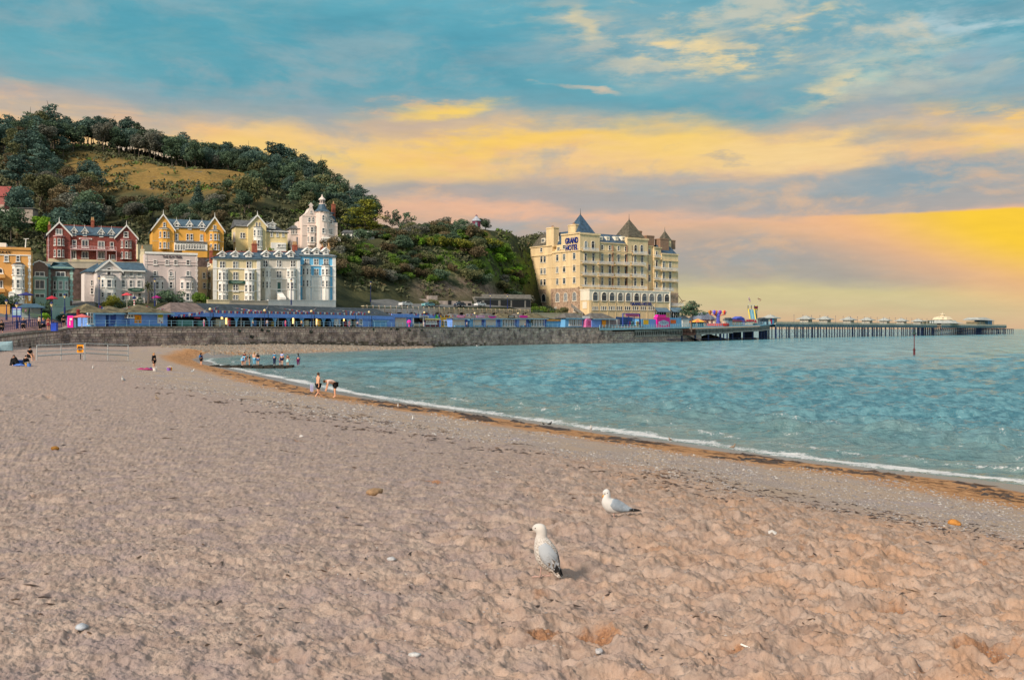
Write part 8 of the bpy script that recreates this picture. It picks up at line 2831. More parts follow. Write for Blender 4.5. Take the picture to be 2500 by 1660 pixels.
def speckled(name,base,spot,lo,hi,sc,sx=(1,1,1)):
    m,N,b,o=principled(name)
    co=N.n('ShaderNodeTexCoord').outputs['Object']
    lx,ly,lz=N.sep(co)
    f=N.noise(N.scale(co,sx),sc,3.0,0.6)
    area=N.m('MULTIPLY',N.rng(lz,lo[0],lo[1]),N.rng(lx,hi[0],hi[1]))
    c=N.mix(N.m('MULTIPLY',N.rng(f,.50,.57),area),base+(1,),spot+(1,))
    N.put(b.inputs['Base Color'],c);b.inputs['Roughness'].default_value=.75;b.inputs['Specular IOR Level'].default_value=.2
    return m

def loft(rings,n=18):
    """rings: (x, z, half height, half width, tilt) -> closed tube along a bird's body"""
    mb=MB();vs=[]
    for(x,z,hh,w_,tl)in rings:
        for i in range(n):
            a=2*math.pi*i/n
            u=hh*math.cos(a);vs.append((x+u*math.sin(tl),w_*math.sin(a),z+u*math.cos(tl)))
    fs=[(k*n+i,k*n+(i+1)%n,(k+1)*n+(i+1)%n,(k+1)*n+i)for k in range(len(rings)-1)for i in range(n)]
    fs+=[tuple(range(n)),tuple(range(len(rings)*n-1,(len(rings)-1)*n-1,-1))]
    return mb.add(vs,fs)

def smooth_rings(pts,k=4):
    A=np.array(pts,float);t=np.arange(len(A));tt=np.linspace(0,len(A)-1,(len(A)-1)*k+1)
    out=[]
    for c in range(5):
        y=A[:,c];m_=np.gradient(y);i=np.minimum(tt.astype(int),len(A)-2);f=tt-i
        out.append((2*f**3-3*f**2+1)*y[i]+(f**3-2*f**2+f)*m_[i]+(-2*f**3+3*f**2)*y[i+1]+(f**3-f**2)*m_[i+1])
    return[tuple(r)for r in np.stack(out,1)]

def wing(rings,line,wid_,sd,th=.006,n=14,q=7):
    """a folded wing lying on the body: line = (x, z) points shoulder to tip"""
    R_=np.array(rings);L_=np.array(line)
    mb=MB();vs=[]
    for i in range(n+1):
        t=i/n*(len(L_)-1);k=min(int(t),len(L_)-2);c=L_[k]+(L_[k+1]-L_[k])*(t-k);d=L_[k+1]-L_[k];d=d/np.linalg.norm(d);nr=np.array([-d[1],d[0]])
        w_=np.interp(i/n,np.linspace(0,1,len(wid_)),wid_)
        for s in range(q):
            v=(s/(q-1)-.5)*2;p_=c+nr*w_*v
            dd=(R_[:,0]-p_[0])**2+(R_[:,1]-p_[1])**2;j=int(dd.argmin())
            e=math.sqrt(dd[j])/max(R_[j,2],.003)
            y=R_[j,3]*math.sqrt(max(0.0,1-min(e,.98)**2))+th*(1.2-v*v*.6)
            vs.append((p_[0],sd*y,p_[1]))
    m0=len(vs)
    vs+=[(x,y-sd*.005,z)for x,y,z in vs]
    for i in range(n):
        for s in range(q-1):
            a=i*q+s;f=(a,a+1,a+q+1,a+q)
            mb_f=f if sd<0 else f[::-1]
            mb.f.append(mb_f);mb.mi.append(0)
            mb.f.append(tuple(m0+x for x in mb_f[::-1]));mb.mi.append(0)
    edge=[i*q for i in range(n+1)]+[n*q+s for s in range(1,q)]+[i*q+q-1 for i in range(n-1,-1,-1)]+[s for s in range(q-2,0,-1)]
    for a,b_ in zip(edge,edge[1:]+edge[:1]):
        mb.f.append((a,b_,b_+m0,a+m0));mb.mi.append(0)
    mb.v=vs
    return mb

def feather(mb,a,b_,w_,y,th=.003):
    a,b_=Vector((a[0],y,a[1])),Vector((b_[0],y*.55,b_[1]));d=(b_-a);nr=Vector((-d.z,0,d.x)).normalized()
    pts=[a-nr*w_*.6,a.lerp(b_,.5)-nr*w_,b_-nr*w_*.15,b_+nr*w_*.15,a.lerp(b_,.5)+nr*w_,a+nr*w_*.6]
    k=Vector((0,math.copysign(th,y),0))
    mb.add([p_+k for p_ in pts]+[p_-k for p_ in pts],[(0,1,2,3,4,5),(11,10,9,8,7,6)]+[(i,i+6,(i+1)%6+6,(i+1)%6)for i in range(6)])

def gull(label,loc,rz,prof,beak,eye,wl,ww,legs,tail,prim,mats_,sc_=1.0):
    body_m,wing_m,beak_m,tip_m,leg_m=mats_
    t=thing('gull',label,'gull',loc,rz);t.scale=(sc_,)*3
    rings=smooth_rings(prof)
    loft(rings).build('body',body_m,t,smooth=True)
    for sd in(-1,1):
        w_=wing(rings,wl,ww,sd).build('wing',wing_m,t,smooth=True)
        for k,(a,b_,fw_)in enumerate(prim):
            mb=MB();feather(mb,a,b_,fw_,sd*(.022+.004*k));mb.build('primary_feather',tip_m if k!=2 else body_m,w_)
        mb=MB();mb.ball((eye[0],sd*eye[2],eye[1]),.0055,8,6);mb.build('eye',EYE,t,smooth=True)
        lx,lz,fx=legs[0]if sd<0 else legs[1]
        mb=MB();mb.tube((lx,sd*.028,lz),(lx-.004,sd*.030,lz*.5),.0062,.005,8);mb.tube((lx-.004,sd*.030,lz*.5),(fx,sd*.031,.004),.005,.0055,8)
        lg=mb.build('leg',leg_m,t,smooth=False)
        mb=MB();to=[(fx-.058,sd*.031-.026),(fx-.068,sd*.031),(fx-.058,sd*.031+.026)]
        for q in to:
            mb.tube((fx,sd*.031,.006),(q[0],q[1],.003),.005,.0028,6)
        mb.add([(fx,sd*.031,.0055),(to[0][0],to[0][1],.003),(to[1][0],to[1][1],.003),(to[2][0],to[2][1],.003),(fx,sd*.031,.002)],[(0,1,2),(0,2,3),(4,2,1),(4,3,2)]);mb.build('foot',leg_m,lg)
    (bx0,bz0),(bx1,bz1)=beak
    d=Vector((bx1-bx0,0,bz1-bz0));tl=math.atan2(d.x,d.z)+math.pi/2
    rr_=[(bx0+d.x*f,bz0+d.z*f-.004*max(0,f-.7)*3,h_,w_,tl)for f,h_,w_ in((-.15,.0115,.0085),(.3,.0095,.006),(.62,.0098,.005),(.85,.006,.0035),(1.0,.0018,.0015))]
    bk=loft(rr_,10).build('beak',beak_m,t,smooth=True)
    rr2=[(x,z,h_*1.06,w_*1.08,tl)for x,z,h_,w_,tl in rr_[2:4]]
    loft(rr2,10).build('beak_tip',BEAKD if beak_m is BEAKD else mat('beak_red_spot',(0.5,0.12,0.03),.4),bk,smooth=True)
    for k,(a,b_,fw_)in enumerate(tail):
        for sd in(-1,1):
            mb=MB();feather(mb,a,b_,fw_,sd*(.006+.010*k));mb.build('tail_feather',body_m,t)
    return t

c=lambda xz,yz:((xz-430)*.0005,(1490-yz)*.0005)
SPK=speckled('gull_speckled',(0.62,0.59,0.56),(0.17,0.11,0.075),(.36,.22),(-.16,.02),75,(1,1,1.4))
SPW=speckled('gull_wing_mottled',(0.42,0.455,0.50),(0.17,0.13,0.10),(.20,.11),(-.12,.06),46,(1,1,.8))
pr1=[c(205,760)+(.006,.006,1.2),c(222,748)+(.020,.018,1.35),c(270,735)+(.036,.031,1.3),c(335,745)+(.047,.038,.9),c(356,812)+(.043,.037,.15),c(352,872)+(.048,.041,-.05),c(366,945)+(.066,.054,-.1),c(398,1040)+(.084,.068,-.2),c(436,1140)+(.093,.074,-.3),c(478,1235)+(.082,.066,-.45),c(525,1310)+(.058,.046,-.55),c(580,1370)+(.034,.028,-.6),c(632,1420)+(.018,.018,-.6),c(665,1450)+(.007,.012,-.6)]
pr1=[(x,z,a,b_,t_+math.pi/2 if False else t_)for x,z,a,b_,t_ in pr1]
# rings stand across the body's axis: tilt them from the local direction of the axis
def across(pr):
    P_=np.array([(r[0],r[1])for r in pr]);T=np.gradient(P_,axis=0)
    return[(r[0],r[1],r[2],r[3],-math.atan2(t_[1],t_[0]))for r,t_ in zip(pr,np.unwrap(np.zeros(len(pr)))[:,None]*0+T)]
def unwind(pr):
    out=[];last=None
    for r in pr:
        a=r[4]
        if last is not None:
            while a-last>math.pi:a-=2*math.pi
            while a-last<-math.pi:a+=2*math.pi
        out.append(r[:4]+(a,));last=a
    return out
x,y,z=sand_at(1333,1416)
g1_=gull('speckled young gull standing upright nearest the viewer',(x,y,z-.004),math.radians(-22),unwind(across(pr1)),(c(212,752),c(148,772)),c(272,724)+(.029,),
     [c(400,960),c(450,1040),c(520,1160),c(590,1290),c(645,1370)],(.030,.052,.058,.040,.010),((c(370,1330)[0],.085,c(352,0)[0]),(c(470,1360)[0],.07,c(480,0)[0])),
     [(c(560,1370),c(690,1478),.012),(c(550,1350),c(660,1482),.013)],[(c(590,1260),c(668,1400),.014),(c(600,1300),c(700,1450),.013),(c(585,1330),c(690,1470),.009),(c(575,1310),c(655,1440),.014)],(SPK,SPW,BEAKD,GBK,LEGP),1.0)
for k,(a,b_,fw_)in enumerate(((c(490,1120),c(600,1255),.011),(c(470,1150),c(590,1300),.010),(c(515,1080),c(628,1210),.010))):
    for sd in(-1,1):
        mb=MB();feather(mb,a,b_,fw_,sd*(.074-.004*k));mb.build('tertial_feather',(GW,SPW,GG)[k],g1_)
k2=.00070
c=lambda xz,yz:((xz-1450)*k2,(575-yz)*k2)
pr2=[c(1276,190)+(.006,.006,0),c(1288,165)+(.022,.02,0),c(1318,150)+(.036,.032,0),c(1335,185)+(.036,.034,0),c(1328,232)+(.042,.038,0),c(1335,290)+(.066,.055,0),c(1385,350)+(.080,.066,0),c(1450,385)+(.075,.066,0),c(1530,410)+(.056,.055,0),c(1610,430)+(.034,.04,0),c(1690,442)+(.018,.028,0),c(1745,448)+(.006,.02,0)]
x,y,z=sand_at(1500,1271)
s2=75/F*y/.335
gull('white gull with grey back and yellow beak standing behind the speckled one',(x,y,z-.004),math.radians(8),unwind(across(pr2)),(c(1290,188),c(1258,232)),c(1326,158)+(.031,),
     [c(1385,300),c(1450,335),c(1560,385),c(1660,415),c(1740,425)],(.036,.060,.055,.030,.006),((c(1436,470)[0],.085,c(1440,0)[0]),(c(1462,470)[0],.085,c(1452,0)[0])),
     [(c(1660,440),c(1780,452),.012),(c(1650,436),c(1770,448),.014)],[(c(1610,430),c(1800,442),.012),(c(1640,425),c(1850,438),.011),(c(1740,428),c(1762,431),.006),(c(1640,436),c(1885,452),.010)],(GW,GG,BEAK,GBK,LEGP),s2)

# distant birds
c=lambda xz,yz:((xz-430)*.0005,(1490-yz)*.0005)
rg=smooth_rings(unwind(across([(-.115,.335,.006,.005,0),(-.09,.345,.024,.02,0),(-.06,.35,.034,.03,0),(-.045,.30,.036,.034,0),(-.03,.235,.062,.055,0),(.03,.19,.075,.066,0),(.10,.165,.058,.052,0),(.18,.15,.03,.03,0),(.26,.14,.006,.012,0)])),3)
bmesh_,wmesh_=loft(rg,12).mesh('body',None,True),[wing(rg,[(-.03,.235),(.04,.21),(.14,.18),(.27,.145)],(.03,.05,.035,.006),sd,n=8,q=5).mesh('wing',None,True)for sd in(-1,1)]
mb=MB();mb.tube((-.11,0,.337),(-.155,0,.325),.009,.003,6);bkm=mb.mesh('beak',None)
mb=MB();mb.tube((.02,-.03,.13),(.02,-.03,0),.006,.006,5);mb.tube((.02,.03,.13),(.02,.03,0),.006,.006,5);lgm=mb.mesh('legs',None)
BRN=mat('gull_brown',(0.30,0.235,0.18),.8,.35,30);CROW=mat('crow_black',(0.012,0.012,0.014),.5,.1,20)
for me in[bmesh_,bkm,lgm]+wmesh_:
    me.materials.append(GW)
for px,py,hp,kind,rz,lab in((300,937,15,'w',1.4,'white gull seen end on among the dark weed at the left'),(227,905,11,'w',2.0,'small white gull beyond the seated group'),(1008,1031,15,'w',1.7,'white gull in the middle of the shingle'),(472,911,9,'w',2.9,'small gull by the end of the groyne'),(972,998,11,'w',1.6,'white gull on the rusty sand by the foam'),(1443,1054,14,'w',1.5,'white gull at the water edge in the foam'),
                                  (1635,1079,10,'b',0.2,'left brown young gull at the water edge'),(1792,1098,13,'b',2.9,'right brown young gull on the weedy sand'),(382,980,14,'b',-.6,'brownish gull lying on the dry sand'),(1344,1040,10,'c',3.0,'black crow on the weed line'),(1326,1038,6,'c',.2,'second smaller looking crow pecking beside the first')):
    x,y,z=sand_at(px,py);t=thing('gull' if kind!='c' else 'crow',lab,'gull' if kind!='c' else 'crow',(x,y,z),rz);s_=1.25*hp/F*y/.385;t.scale=(s_,)*3
    for nm,me,m_ in(('body',bmesh_,{'w':GW,'b':BRN,'c':CROW}[kind]),('wing',wmesh_[0],{'w':GG,'b':BRN,'c':CROW}[kind]),('wing',wmesh_[1],{'w':GG,'b':BRN,'c':CROW}[kind]),('beak',bkm,BEAK if kind=='w' else BEAKD),('legs',lgm,LEGP if kind!='c' else CROW)):
        o=link(nm,me,t);o.material_slots[0].link='OBJECT';o.material_slots[0].material=m_
V_,F_=[],[]
for px,py,lab in((1165,846,'white gull flying low over the water near the wall'),):
    y=250;t=thing('flying_gull',lab,'gull',((px-CX)/F*y,y,H-(py-HY)/F*y),.5)
    loft([(-.3,0,.01,.01,0),(-.15,.02,.09,.08,0),(.1,0,.09,.08,0),(.4,0,.02,.05,0)],8).build('body',GW,t,smooth=True)
    for sd in(-1,1):
        mb=MB();mb.add([(-.1,sd*.05,.05),(.12,sd*.05,.05),(.1,sd*.4,.32),(-.05,sd*.4,.34),(.12,sd*.85,.42),(-.1,sd*.05,.02),(.12,sd*.05,.02),(.1,sd*.4,.29),(-.05,sd*.4,.31)],[(0,1,2,3),(3,2,4),(8,7,6,5),(8,4,7),(0,3,8,5),(3,4,8),(2,1,6,7),(4,2,7)]);mb.build('wing',GW,t)

# ------------------------------------------------------------------ loose things on the sand
def lump(r,seed,sq=.6):
    V_,n,k=[],10,6
    mb=MB();mb.ball((0,0,0),r,n,k);a=np.array(mb.v);s=1+.5*(fbm(a[:,0]/r*1.3+seed,a[:,1]/r*1.3+a[:,2]/r,2,seed)-.5)
    mb.v=[tuple(q)for q in a*s[:,None]*np.array([1.25,.9,sq])]
    return mb

for px,py,r_,c_,lab,k in((916,1210,.105,(0.36,0.23,0.13),'flat brown stone half sunk in the sand',1),(2330,1279,.10,(0.50,0.22,0.05),'orange block of stone by the dark weed',2),(135,1102,.055,(0.33,0.16,0.03),'small orange brown lump alone on the sand',3),(2228,1624,.048,(0.46,0.48,0.52),'smooth pale oval pebble at the lower right',4),
                               (200,1551,.04,(0.42,0.46,0.52),'large pale blue pebble at the lower left',5),(1012,1599,.03,(0.6,0.6,0.6),'white pebble near the bottom middle',6),(1462,1592,.028,(0.55,0.53,0.54),'round white pebble below the dug hole',7),(955,1369,.035,(0.55,0.55,0.57),'pale pebble left of the speckled gull',8),(1788,1442,.03,(0.16,0.18,0.2),'dark grey pebble right of the gulls',9),(1212,1155,.05,(0.6,0.55,0.52),'pale stone on the shingle edge',10)):
    x,y,z=sand_at(px,py);o=lump(r_,k,.75 if k in(2,3)else .5).build('stone' if r_>.06 else 'pebble',mat('stone_%d'%k,c_,.8,.25,12),None,(x,y,z+r_*.25),k*1.1,smooth=k not in(2,3))
    tag(o,lab,'stone' if r_>.06 else 'pebble')
for px,py,lab in((735,1066,'scrap of white paper on the sand below the shingle'),(1885,1306,'torn white paper scrap among the footprints')):
    x,y,z=sand_at(px,py);mb=MB();mb.add([(-.045,-.02,0),(.04,-.03,.015),(.06,.01,.03),(.01,.03,.015),(-.04,.03,.04),(0,0,.06)],[(0,1,5),(1,2,5),(2,3,5),(3,4,5),(4,0,5)]);tag(mb.build('paper_scrap',CM(200,198,196),None,(x,y,z+.01)),lab,'paper')
x,y,z=sand_at(1824,1597);mb=MB();mb.tube((-.025,.05,.012),(.025,-.05,.012),.006,.006,6);tag(mb.build('white_stick',WHITE,None,(x,y,z)),'thin white stick lying on the sand','stick')

r4=np.random.default_rng(19)

def scatter(name,label,n,gen,mk,m_,hgt):
    """many small pieces lying on the beach, joined as one heap of stuff"""
    X_,Y_,S_=gen(n)
    d_,s_=seg_dist(X_,Y_,SHORE);d_=d_*s_
    Z_=beach_z(X_,Y_)+relief(X_,Y_,d_)
    k=d_>.4
    X_,Y_,Z_,S_=X_[k],Y_[k],Z_[k],S_[k]
    base=np.array([(-1,0,0),(-.3,-.7,.0),(.6,-.55,0),(1,.1,0),(.3,.75,0),(-.6,.6,0),(0,0,1)],float)
    fc=np.array([(0,1,6),(1,2,6),(2,3,6),(3,4,6),(4,5,6),(5,0,6)])
    n=len(X_);a=r4.uniform(0,6.28,n);st=r4.uniform(*mk,n)
    V=np.repeat(base[None],n,0)*(1+.3*r4.normal(size=(n,7,1)).clip(-1,1))
    V[:,:,0]*=(S_*st)[:,None];V[:,:,1]*=S_[:,None];V[:,:,2]*=(S_*hgt)[:,None]
    V[:,:6,2]-=.3*S_[:,None]*hgt
    c,s=np.cos(a)[:,None],np.sin(a)[:,None]
    W_=np.stack([V[:,:,0]*c-V[:,:,1]*s+X_[:,None],V[:,:,0]*s+V[:,:,1]*c+Y_[:,None],V[:,:,2]+Z_[:,None]],-1)
    o=link(name,raw_mesh(name,W_.reshape(-1,3),(np.arange(n)[:,None,None]*7+fc[None]).reshape(-1,3),m_))
    return tag(o,label,name.replace('_',' '),kind='stuff')

def along_shore(lo,hi,ymax,smin,smax,patch=None,pw=.5):
    def gen(n):
        m=n*5
        Y_=np.exp(r4.uniform(np.log(5.5),np.log(ymax),m));X_=r4.uniform(-.56,.54,m)*Y_
        d_,s_=seg_dist(X_,Y_,SHORE);d_=d_*s_+(0 if patch is None else 2.2*(fbm(X_*.5,Y_*.5,3,23)-.5))
        k=(d_>lo)&(d_<hi)
        if patch is not None:
            k&=fbm(X_*patch,Y_*patch,4,29)>pw
        X_,Y_=X_[k][:n],Y_[k][:n]
        return X_,Y_,r4.uniform(smin,smax,len(X_))*np.clip(Y_/16,.7,3.2)
    return gen

def random_mat(name,cols,rough=.7):
    m,N,b,o=principled(name)
    g_=N.n('ShaderNodeNewGeometry');cc=N.ramp(g_.outputs['Random Per Island'],[(i/len(cols),c_+(1,))for i,c_ in enumerate(cols)])
    N.put(b.inputs['Base Color'],cc);b.inputs['Roughness'].default_value=rough
    return m

PEB=random_mat('pebble_mix',[(0.17,0.15,0.14),(0.28,0.25,0.24),(0.40,0.36,0.34),(0.22,0.21,0.23),(0.34,0.26,0.20),(0.56,0.53,0.50),(0.13,0.10,0.09),(0.30,0.27,0.28),(0.40,0.31,0.23)])
WEED=random_mat('seaweed_mix',[(0.035,0.018,0.010),(0.075,0.036,0.016),(0.022,0.014,0.012),(0.11,0.055,0.02),(0.05,0.03,0.022)],.6)
scatter('pebbles','scattered pebbles and shells of the beach',5200,along_shore(15,60,60,.006,.017),(1,1.6),.5,PEB)if False else None
scatter('pebbles','grey and white pebbles scattered over the dry sand',8500,along_shore(13,60,30,.005,.014),(1,1.6),PEB,.55)
scatter('shingle','band of grey shingle between the dry sand and the weed',15000,along_shore(5.5,15.5,120,.012,.032,.35,.40),(1,1.5),PEB,.5)
scatter('seaweed','dark brown seaweed strewn along the rusty tide line',5000,along_shore(2.0,5.6,110,.03,.085,.5,.50),(1.3,3.2),WEED,.35)
scatter('dry_seaweed','dry brown weed along the edge of the shingle',4200,along_shore(12.5,17.5,60,.012,.034,.45,.52),(1.4,4.0),WEED,.4)
scatter('seaweed_scraps','scraps of dark weed lying about the dry sand',900,along_shore(17,60,34,.006,.024),(1.5,5),WEED,.5)

def rocks_gen(n):
    px=r4.uniform(395,1080,n*2);py=r4.uniform(0,1,n*2)
    Y_=Yw(px)-.6-r4.uniform(0,1,n*2)**1.3*np.interp(px,[395,520,700,900,1080],[9,30,34,26,9])
    X_=(px-CX)/F*Y_
    return X_,Y_,r4.uniform(.12,.42,n*2)

scatter('rocks','bank of brown and grey rocks piled below the sea wall',3000,rocks_gen,(1,1.5),random_mat('rock_mix',[(0.22,0.195,0.16),(0.31,0.26,0.20),(0.16,0.145,0.13),(0.38,0.33,0.27),(0.26,0.195,0.145)],.9),.75)

# ================================================================== street, gardens, cars
def at(px,py,Y):
    return Vector(P(px,py,Y))

def ground(px,Y,up=0.0):
    return Vector(((px-CX)/F*Y,Y,gz(px,Y)+up))

def garden_wall(label,px0,px1,py0,py1,Y0,Y1,m,th=.4,name='garden_wall'):
    a,b_=at(px0,py1,Y0),at(px1,py1,Y1);d=b_-a;t=thing(name,label,'wall',a)
    h0=(py1-py0)/F*Y0;n=Vector((-d.y,d.x,0)).normalized()*th
    mb=MB();vs=[Vector((0,0,-3)),d+Vector((0,0,-3)),d+Vector((0,0,h0)),Vector((0,0,h0))]
    mb.add(vs+[v+n for v in vs],[(0,1,2,3),(7,6,5,4),(3,2,6,7),(0,3,7,4),(2,1,5,6)]);mb.build('wall',m,t)
    mb=MB();k=n*.25;z_=Vector((0,0,h0));vs=[-k+z_,d-k+z_,d+n+k+z_,n+k+z_];mb.add(vs+[v+Vector((0,0,.14))for v in vs],[(3,2,1,0),(4,5,6,7),(0,1,5,4),(1,2,6,5),(2,3,7,6),(3,0,4,7)]);mb.build('coping',m,t)
    return t

garden_wall('ochre garden wall with white pier at the left edge',-60,24,746,762,176,178,YELLOW)
garden_wall('mint green garden wall in front of the brown houses',98,190,748,761,186,199,MINTP)
garden_wall('cream garden wall below the cream terrace house',506,560,733,748,226,229,CREAMW);garden_wall('long buff garden wall below the greige terrace house',560,655,735,748,229,236,paint('buff_wall',206,194,176));garden_wall('white garden wall below the sky blue house',655,820,733.5,742,238,254,WHITE)
garden_wall('buff wall behind the red brick hotel garden',100,340,640,652,258,270,paint('buff_wall',0,0,0));garden_wall('purplish stone bank wall between the brown and grey houses',172,212,656,700,236,238,mat('bank_stone',(0.20,0.135,0.12),.95,.35,.8));garden_wall('brown stone retaining wall under the orange villa',336,372,598,606,270,276,CREAMW);garden_wall('dark stone bank wall behind the cream terrace house',482,520,630,655,262,264,mat('bank_stone',(0,0,0)))
garden_wall('cream wall with a path above it at the foot of the big hotel',1298,1420,764,783,349,372,CREAMW)
for lab,px,Y,h_,kind,mk,w_ in(('shaggy bush at the foot of the hotel stair',1372,378,5.0,'bush2','olive',1.0),('low bush before the stone base of the big hotel',1312,362,3.0,'bush0','dark',1.5),('round dark tree at the left edge behind the ochre wall',4,182,4.4,'bush1','dark',1.1),('round golden green tree in front of the grey gabled house',274,212,4.0,'bush0','gold',1.15),('big dark spreading tree in front of the pub',418,223,4.4,'bush2','dark',1.35),('dark upright tree right of the pub',491,228,4.0,'bush3','green',.95),
                                  ('dark tree at the right end of the terrace',838,262,4.6,'bush1','blue',1.3),('bushy green shrub above the colonnade',880,256,2.6,'bush0','green',1.5),('yellowish bush left of the stone ruin',968,282,4.2,'bush2','gold',1.1),('small bush before the stone ruin',1060,302,3.2,'bush3','olive',1.2),('dark ivy bush over the end of the arched wall',1278,326,4.4,'bush1','olive',1.25),('small dark fir in the front garden of the brown house',100,186,2.2,'bush2','dark',1.5),('dark clipped shrub by the brown houses',118,188,3.2,'column','dark',.8),('dark shrub by the gateway',152,193,2.6,'bush3','dark',1.2),('low dark shrub at the gate of the grey house',200,206,2.2,'bush0','dark',1.3),('shaggy bush before the conservatory of the orange villa',428,274,3.4,'bush3','dark',1.0),('wispy bush before the pale yellow villa',601,286,3.6,'bush0','grey',1.1),('leafy small tree before the pale yellow villa',659,290,5.6,'open','green',.8),('ragged bush before the turreted house',806,300,3.2,'bush2','gold',1.6),('green bush at the end of the terrace wall',560,224,1.5,'bush1','green',1.6),('bright shrub behind the bus shelter',108,178,1.8,'bush1','lime',2.0),('yellow flowering shrub behind the shelter',60,178,1.6,'bush0','lime',1.5)):
    tree('garden_tree' if h_>3.5 else 'garden_shrub',lab,'tree' if h_>3.5 else 'shrub',kind,mk,ground(px,Y,-.1),h_,None,w_,stem='trunk',crown='crown')
tree('palm_tree','palm like tree with a round head left of the pub','tree','palm','olive',ground(361,224),5.8,None,1.0)
for lab,px,Y,h_,w_ in(('large clipped dark dome bush before the terrace',643,240,3.0,1.7),('second clipped dark dome bush before the sky blue house',742,249,2.8,1.8)):
    tree('clipped_bush',lab,'bush','dome','blue',ground(px,Y,.3),h_,None,w_,stem='stem',crown='foliage')
for lab,px0,px1,Y0,Y1,h_,mk in(('dark clipped hedge before the grey gabled house',282,345,211,218,1.5,'dark'),('ragged green hedge above the colonnade roof',640,872,231,254,2.6,'green'),('dark hedge in front of the brown houses',96,168,190,199,2.0,'dark')):
    a,b_=ground(px0,Y0),ground(px1,Y1);L_=(b_-a).length;n_=int(L_/1.2)
    V_,F_=leaf_cloud([((L_*(i+.5)/n_,0,(b_.z-a.z)*(i+.5)/n_+h_*.45),(.95,.7,h_*.62))for i in range(n_)],int(150*n_),.17,int(px0))
    o=link('hedge',raw_mesh('hedge',V_,F_,LM[mk]),None,a,math.atan2(b_.y-a.y,b_.x-a.x));tag(o,lab,'hedge')

def lamp_post(label,px,py,Y,h_,head=True):
    p_=ground(px,Y)if py is None else at(px,py,Y);t=thing('lamp_post',label,'lamp post',p_,0,'street lamps')
    mb=MB();mb.lathe([(.17,-.3),(.17,.9),(.09,1.0),(.065,h_-.6),(.05,h_-.5)],n=7);mb.build('post',DARKB,t)
    mb=MB();mb.lathe([(.08,h_-.55),(.24,h_-.1),(.24,h_-.05)],n=7);mb.build('lantern',LAMPG,t)
    mb=MB();mb.lathe([(.32,h_-.06),(.12,h_+.2),(.03,h_+.35)],n=7);mb.build('cap',DARKB,t)

for px,py,Y,pt_,lab in((16,781,160,735,'lamp post at the left edge of the promenade'),(41,797,146,742,'lamp post standing before the bus shelter'),(126,800,160,741,'lamp post beside the blue bin'),(158,762,182,721,'lamp post before the mint garden wall'),(242,752,196,676,'tall lamp post at the corner of the grey gabled house'),(378,745,214,683,'tall lamp post in front of the pub'),(711,742,240,683,'lamp post before the greige terrace house'),(905,735,285,690,'lamp post on the road below the hump'),(1197,750,318,720,'slim pole beside the white van'),(1239,752,322,721,'slim pole right of the white van')):
    lamp_post(lab,px,py,Y,(py-pt_)/F*Y)

def parasol(px,py,Y,h_,r_,c_,lab):
    t=thing('parasol',lab,'parasol',at(px,py,Y));mb=MB();mb.tube((0,0,-.5),(0,0,h_),.05,.04,5);mb.build('pole',RAILP,t)
    mb=MB();mb.lathe([(r_,h_-.62),(r_*.98,h_-.5),(.05,h_)],n=8);mb.build('canopy',CM(*c_),t)

for a in((310,746,205,2.7,1.15,(216,80,90),'red parasol left of the striped post'),(382,744,220,2.1,1.1,(170,40,130),'purple parasol by the pub lamp post'),(64,738,186,1.9,1.5,(50,56,120),'dark blue parasol before the ochre hotel'),(127,752,184,2.3,1.1,(190,50,70),'red parasol with pale edge before the brown houses'),(200,792,170,1.8,1.6,(214,110,110),'faded red parasol by the left blue hut')):
    parasol(*a)
t=thing('striped_post','red and white striped post behind the blue hut roofs','post',at(328,752,200));mb=MB();hh=25/F*200
for k in range(7):
    mb.lathe([(.16,hh*k/8),(.16,hh*(k+1)/8)],n=8,m=k%2)
mb.build('stripes',[WHITE,REDS],t);mb=MB();mb.lathe([(.3,hh*.875),(.42,hh),(.1,hh*1.15)],n=8);mb.build('top',DARKB,t)
t=thing('bus_shelter','glazed bus shelter with dark blue posts and a hipped roof','bus shelter',at(75,783,158),.5)
for x in(-1.6,-.2,1.6):
    for y in(0,1.5):
        mb=MB();mb.box(x-.06,x+.06,y-.06,y+.06,-.3,2.2);mb.build('post',DARKB,t)
mb=MB();mb.add([(-2.1,-.5,2.15),(2.1,-.5,2.15),(2.1,2,2.15),(-2.1,2,2.15),(-.9,.6,2.75),(.9,.6,2.75),(-2.1,-.5,2.05),(2.1,-.5,2.05),(2.1,2,2.05),(-2.1,2,2.05)],[(0,1,5,4),(1,2,5),(2,3,4,5),(3,0,4),(9,8,7,6),(0,6,7,1),(1,7,8,2)]);mb.build('roof',mat('shelter_roof',lin(70,100,120)[:3]),t)
gm_,N,b,o=principled('shelter_glass');b.inputs['Base Color'].default_value=(.55,.72,.72,1);b.inputs['Alpha'].default_value=.45;b.inputs['Roughness'].default_value=.1
for x0,x1 in((-1.5,-.3),(-.1,1.5)):
    mb=MB();mb.box(x0,x1,1.45,1.48,.3,2.0);mb.build('pane',gm_,t)
mb=MB();mb.box(-1.4,1.4,.9,1.2,.4,.47);mb.build('bench',DARKB,t)
for px,lab in((36,'left blue information board with pale notices'),(46,'right blue information board with pale notices')):
    t=thing('information_board',lab,'notice board',at(px,786,152),.2,'blue information boards')
    for x in(-.3,.3):
        mb=MB();mb.box(x-.04,x+.04,-.04,.04,-.3,2.3);mb.build('post',DARKB,t)
    mb=MB();mb.box(-.36,.36,-.05,.05,.75,2.25);bo=mb.build('board',mat('board_blue',lin(40,60,180)[:3],.5),t);mb=MB();mb.box(-.28,.28,-.07,-.051,1.0,1.85);mb.build('notice',mat('notice_pale',lin(170,205,220)[:3]),bo);mb=MB();mb.box(-.28,.28,-.07,-.051,1.95,2.05);mb.build('notice',WHITE,bo)
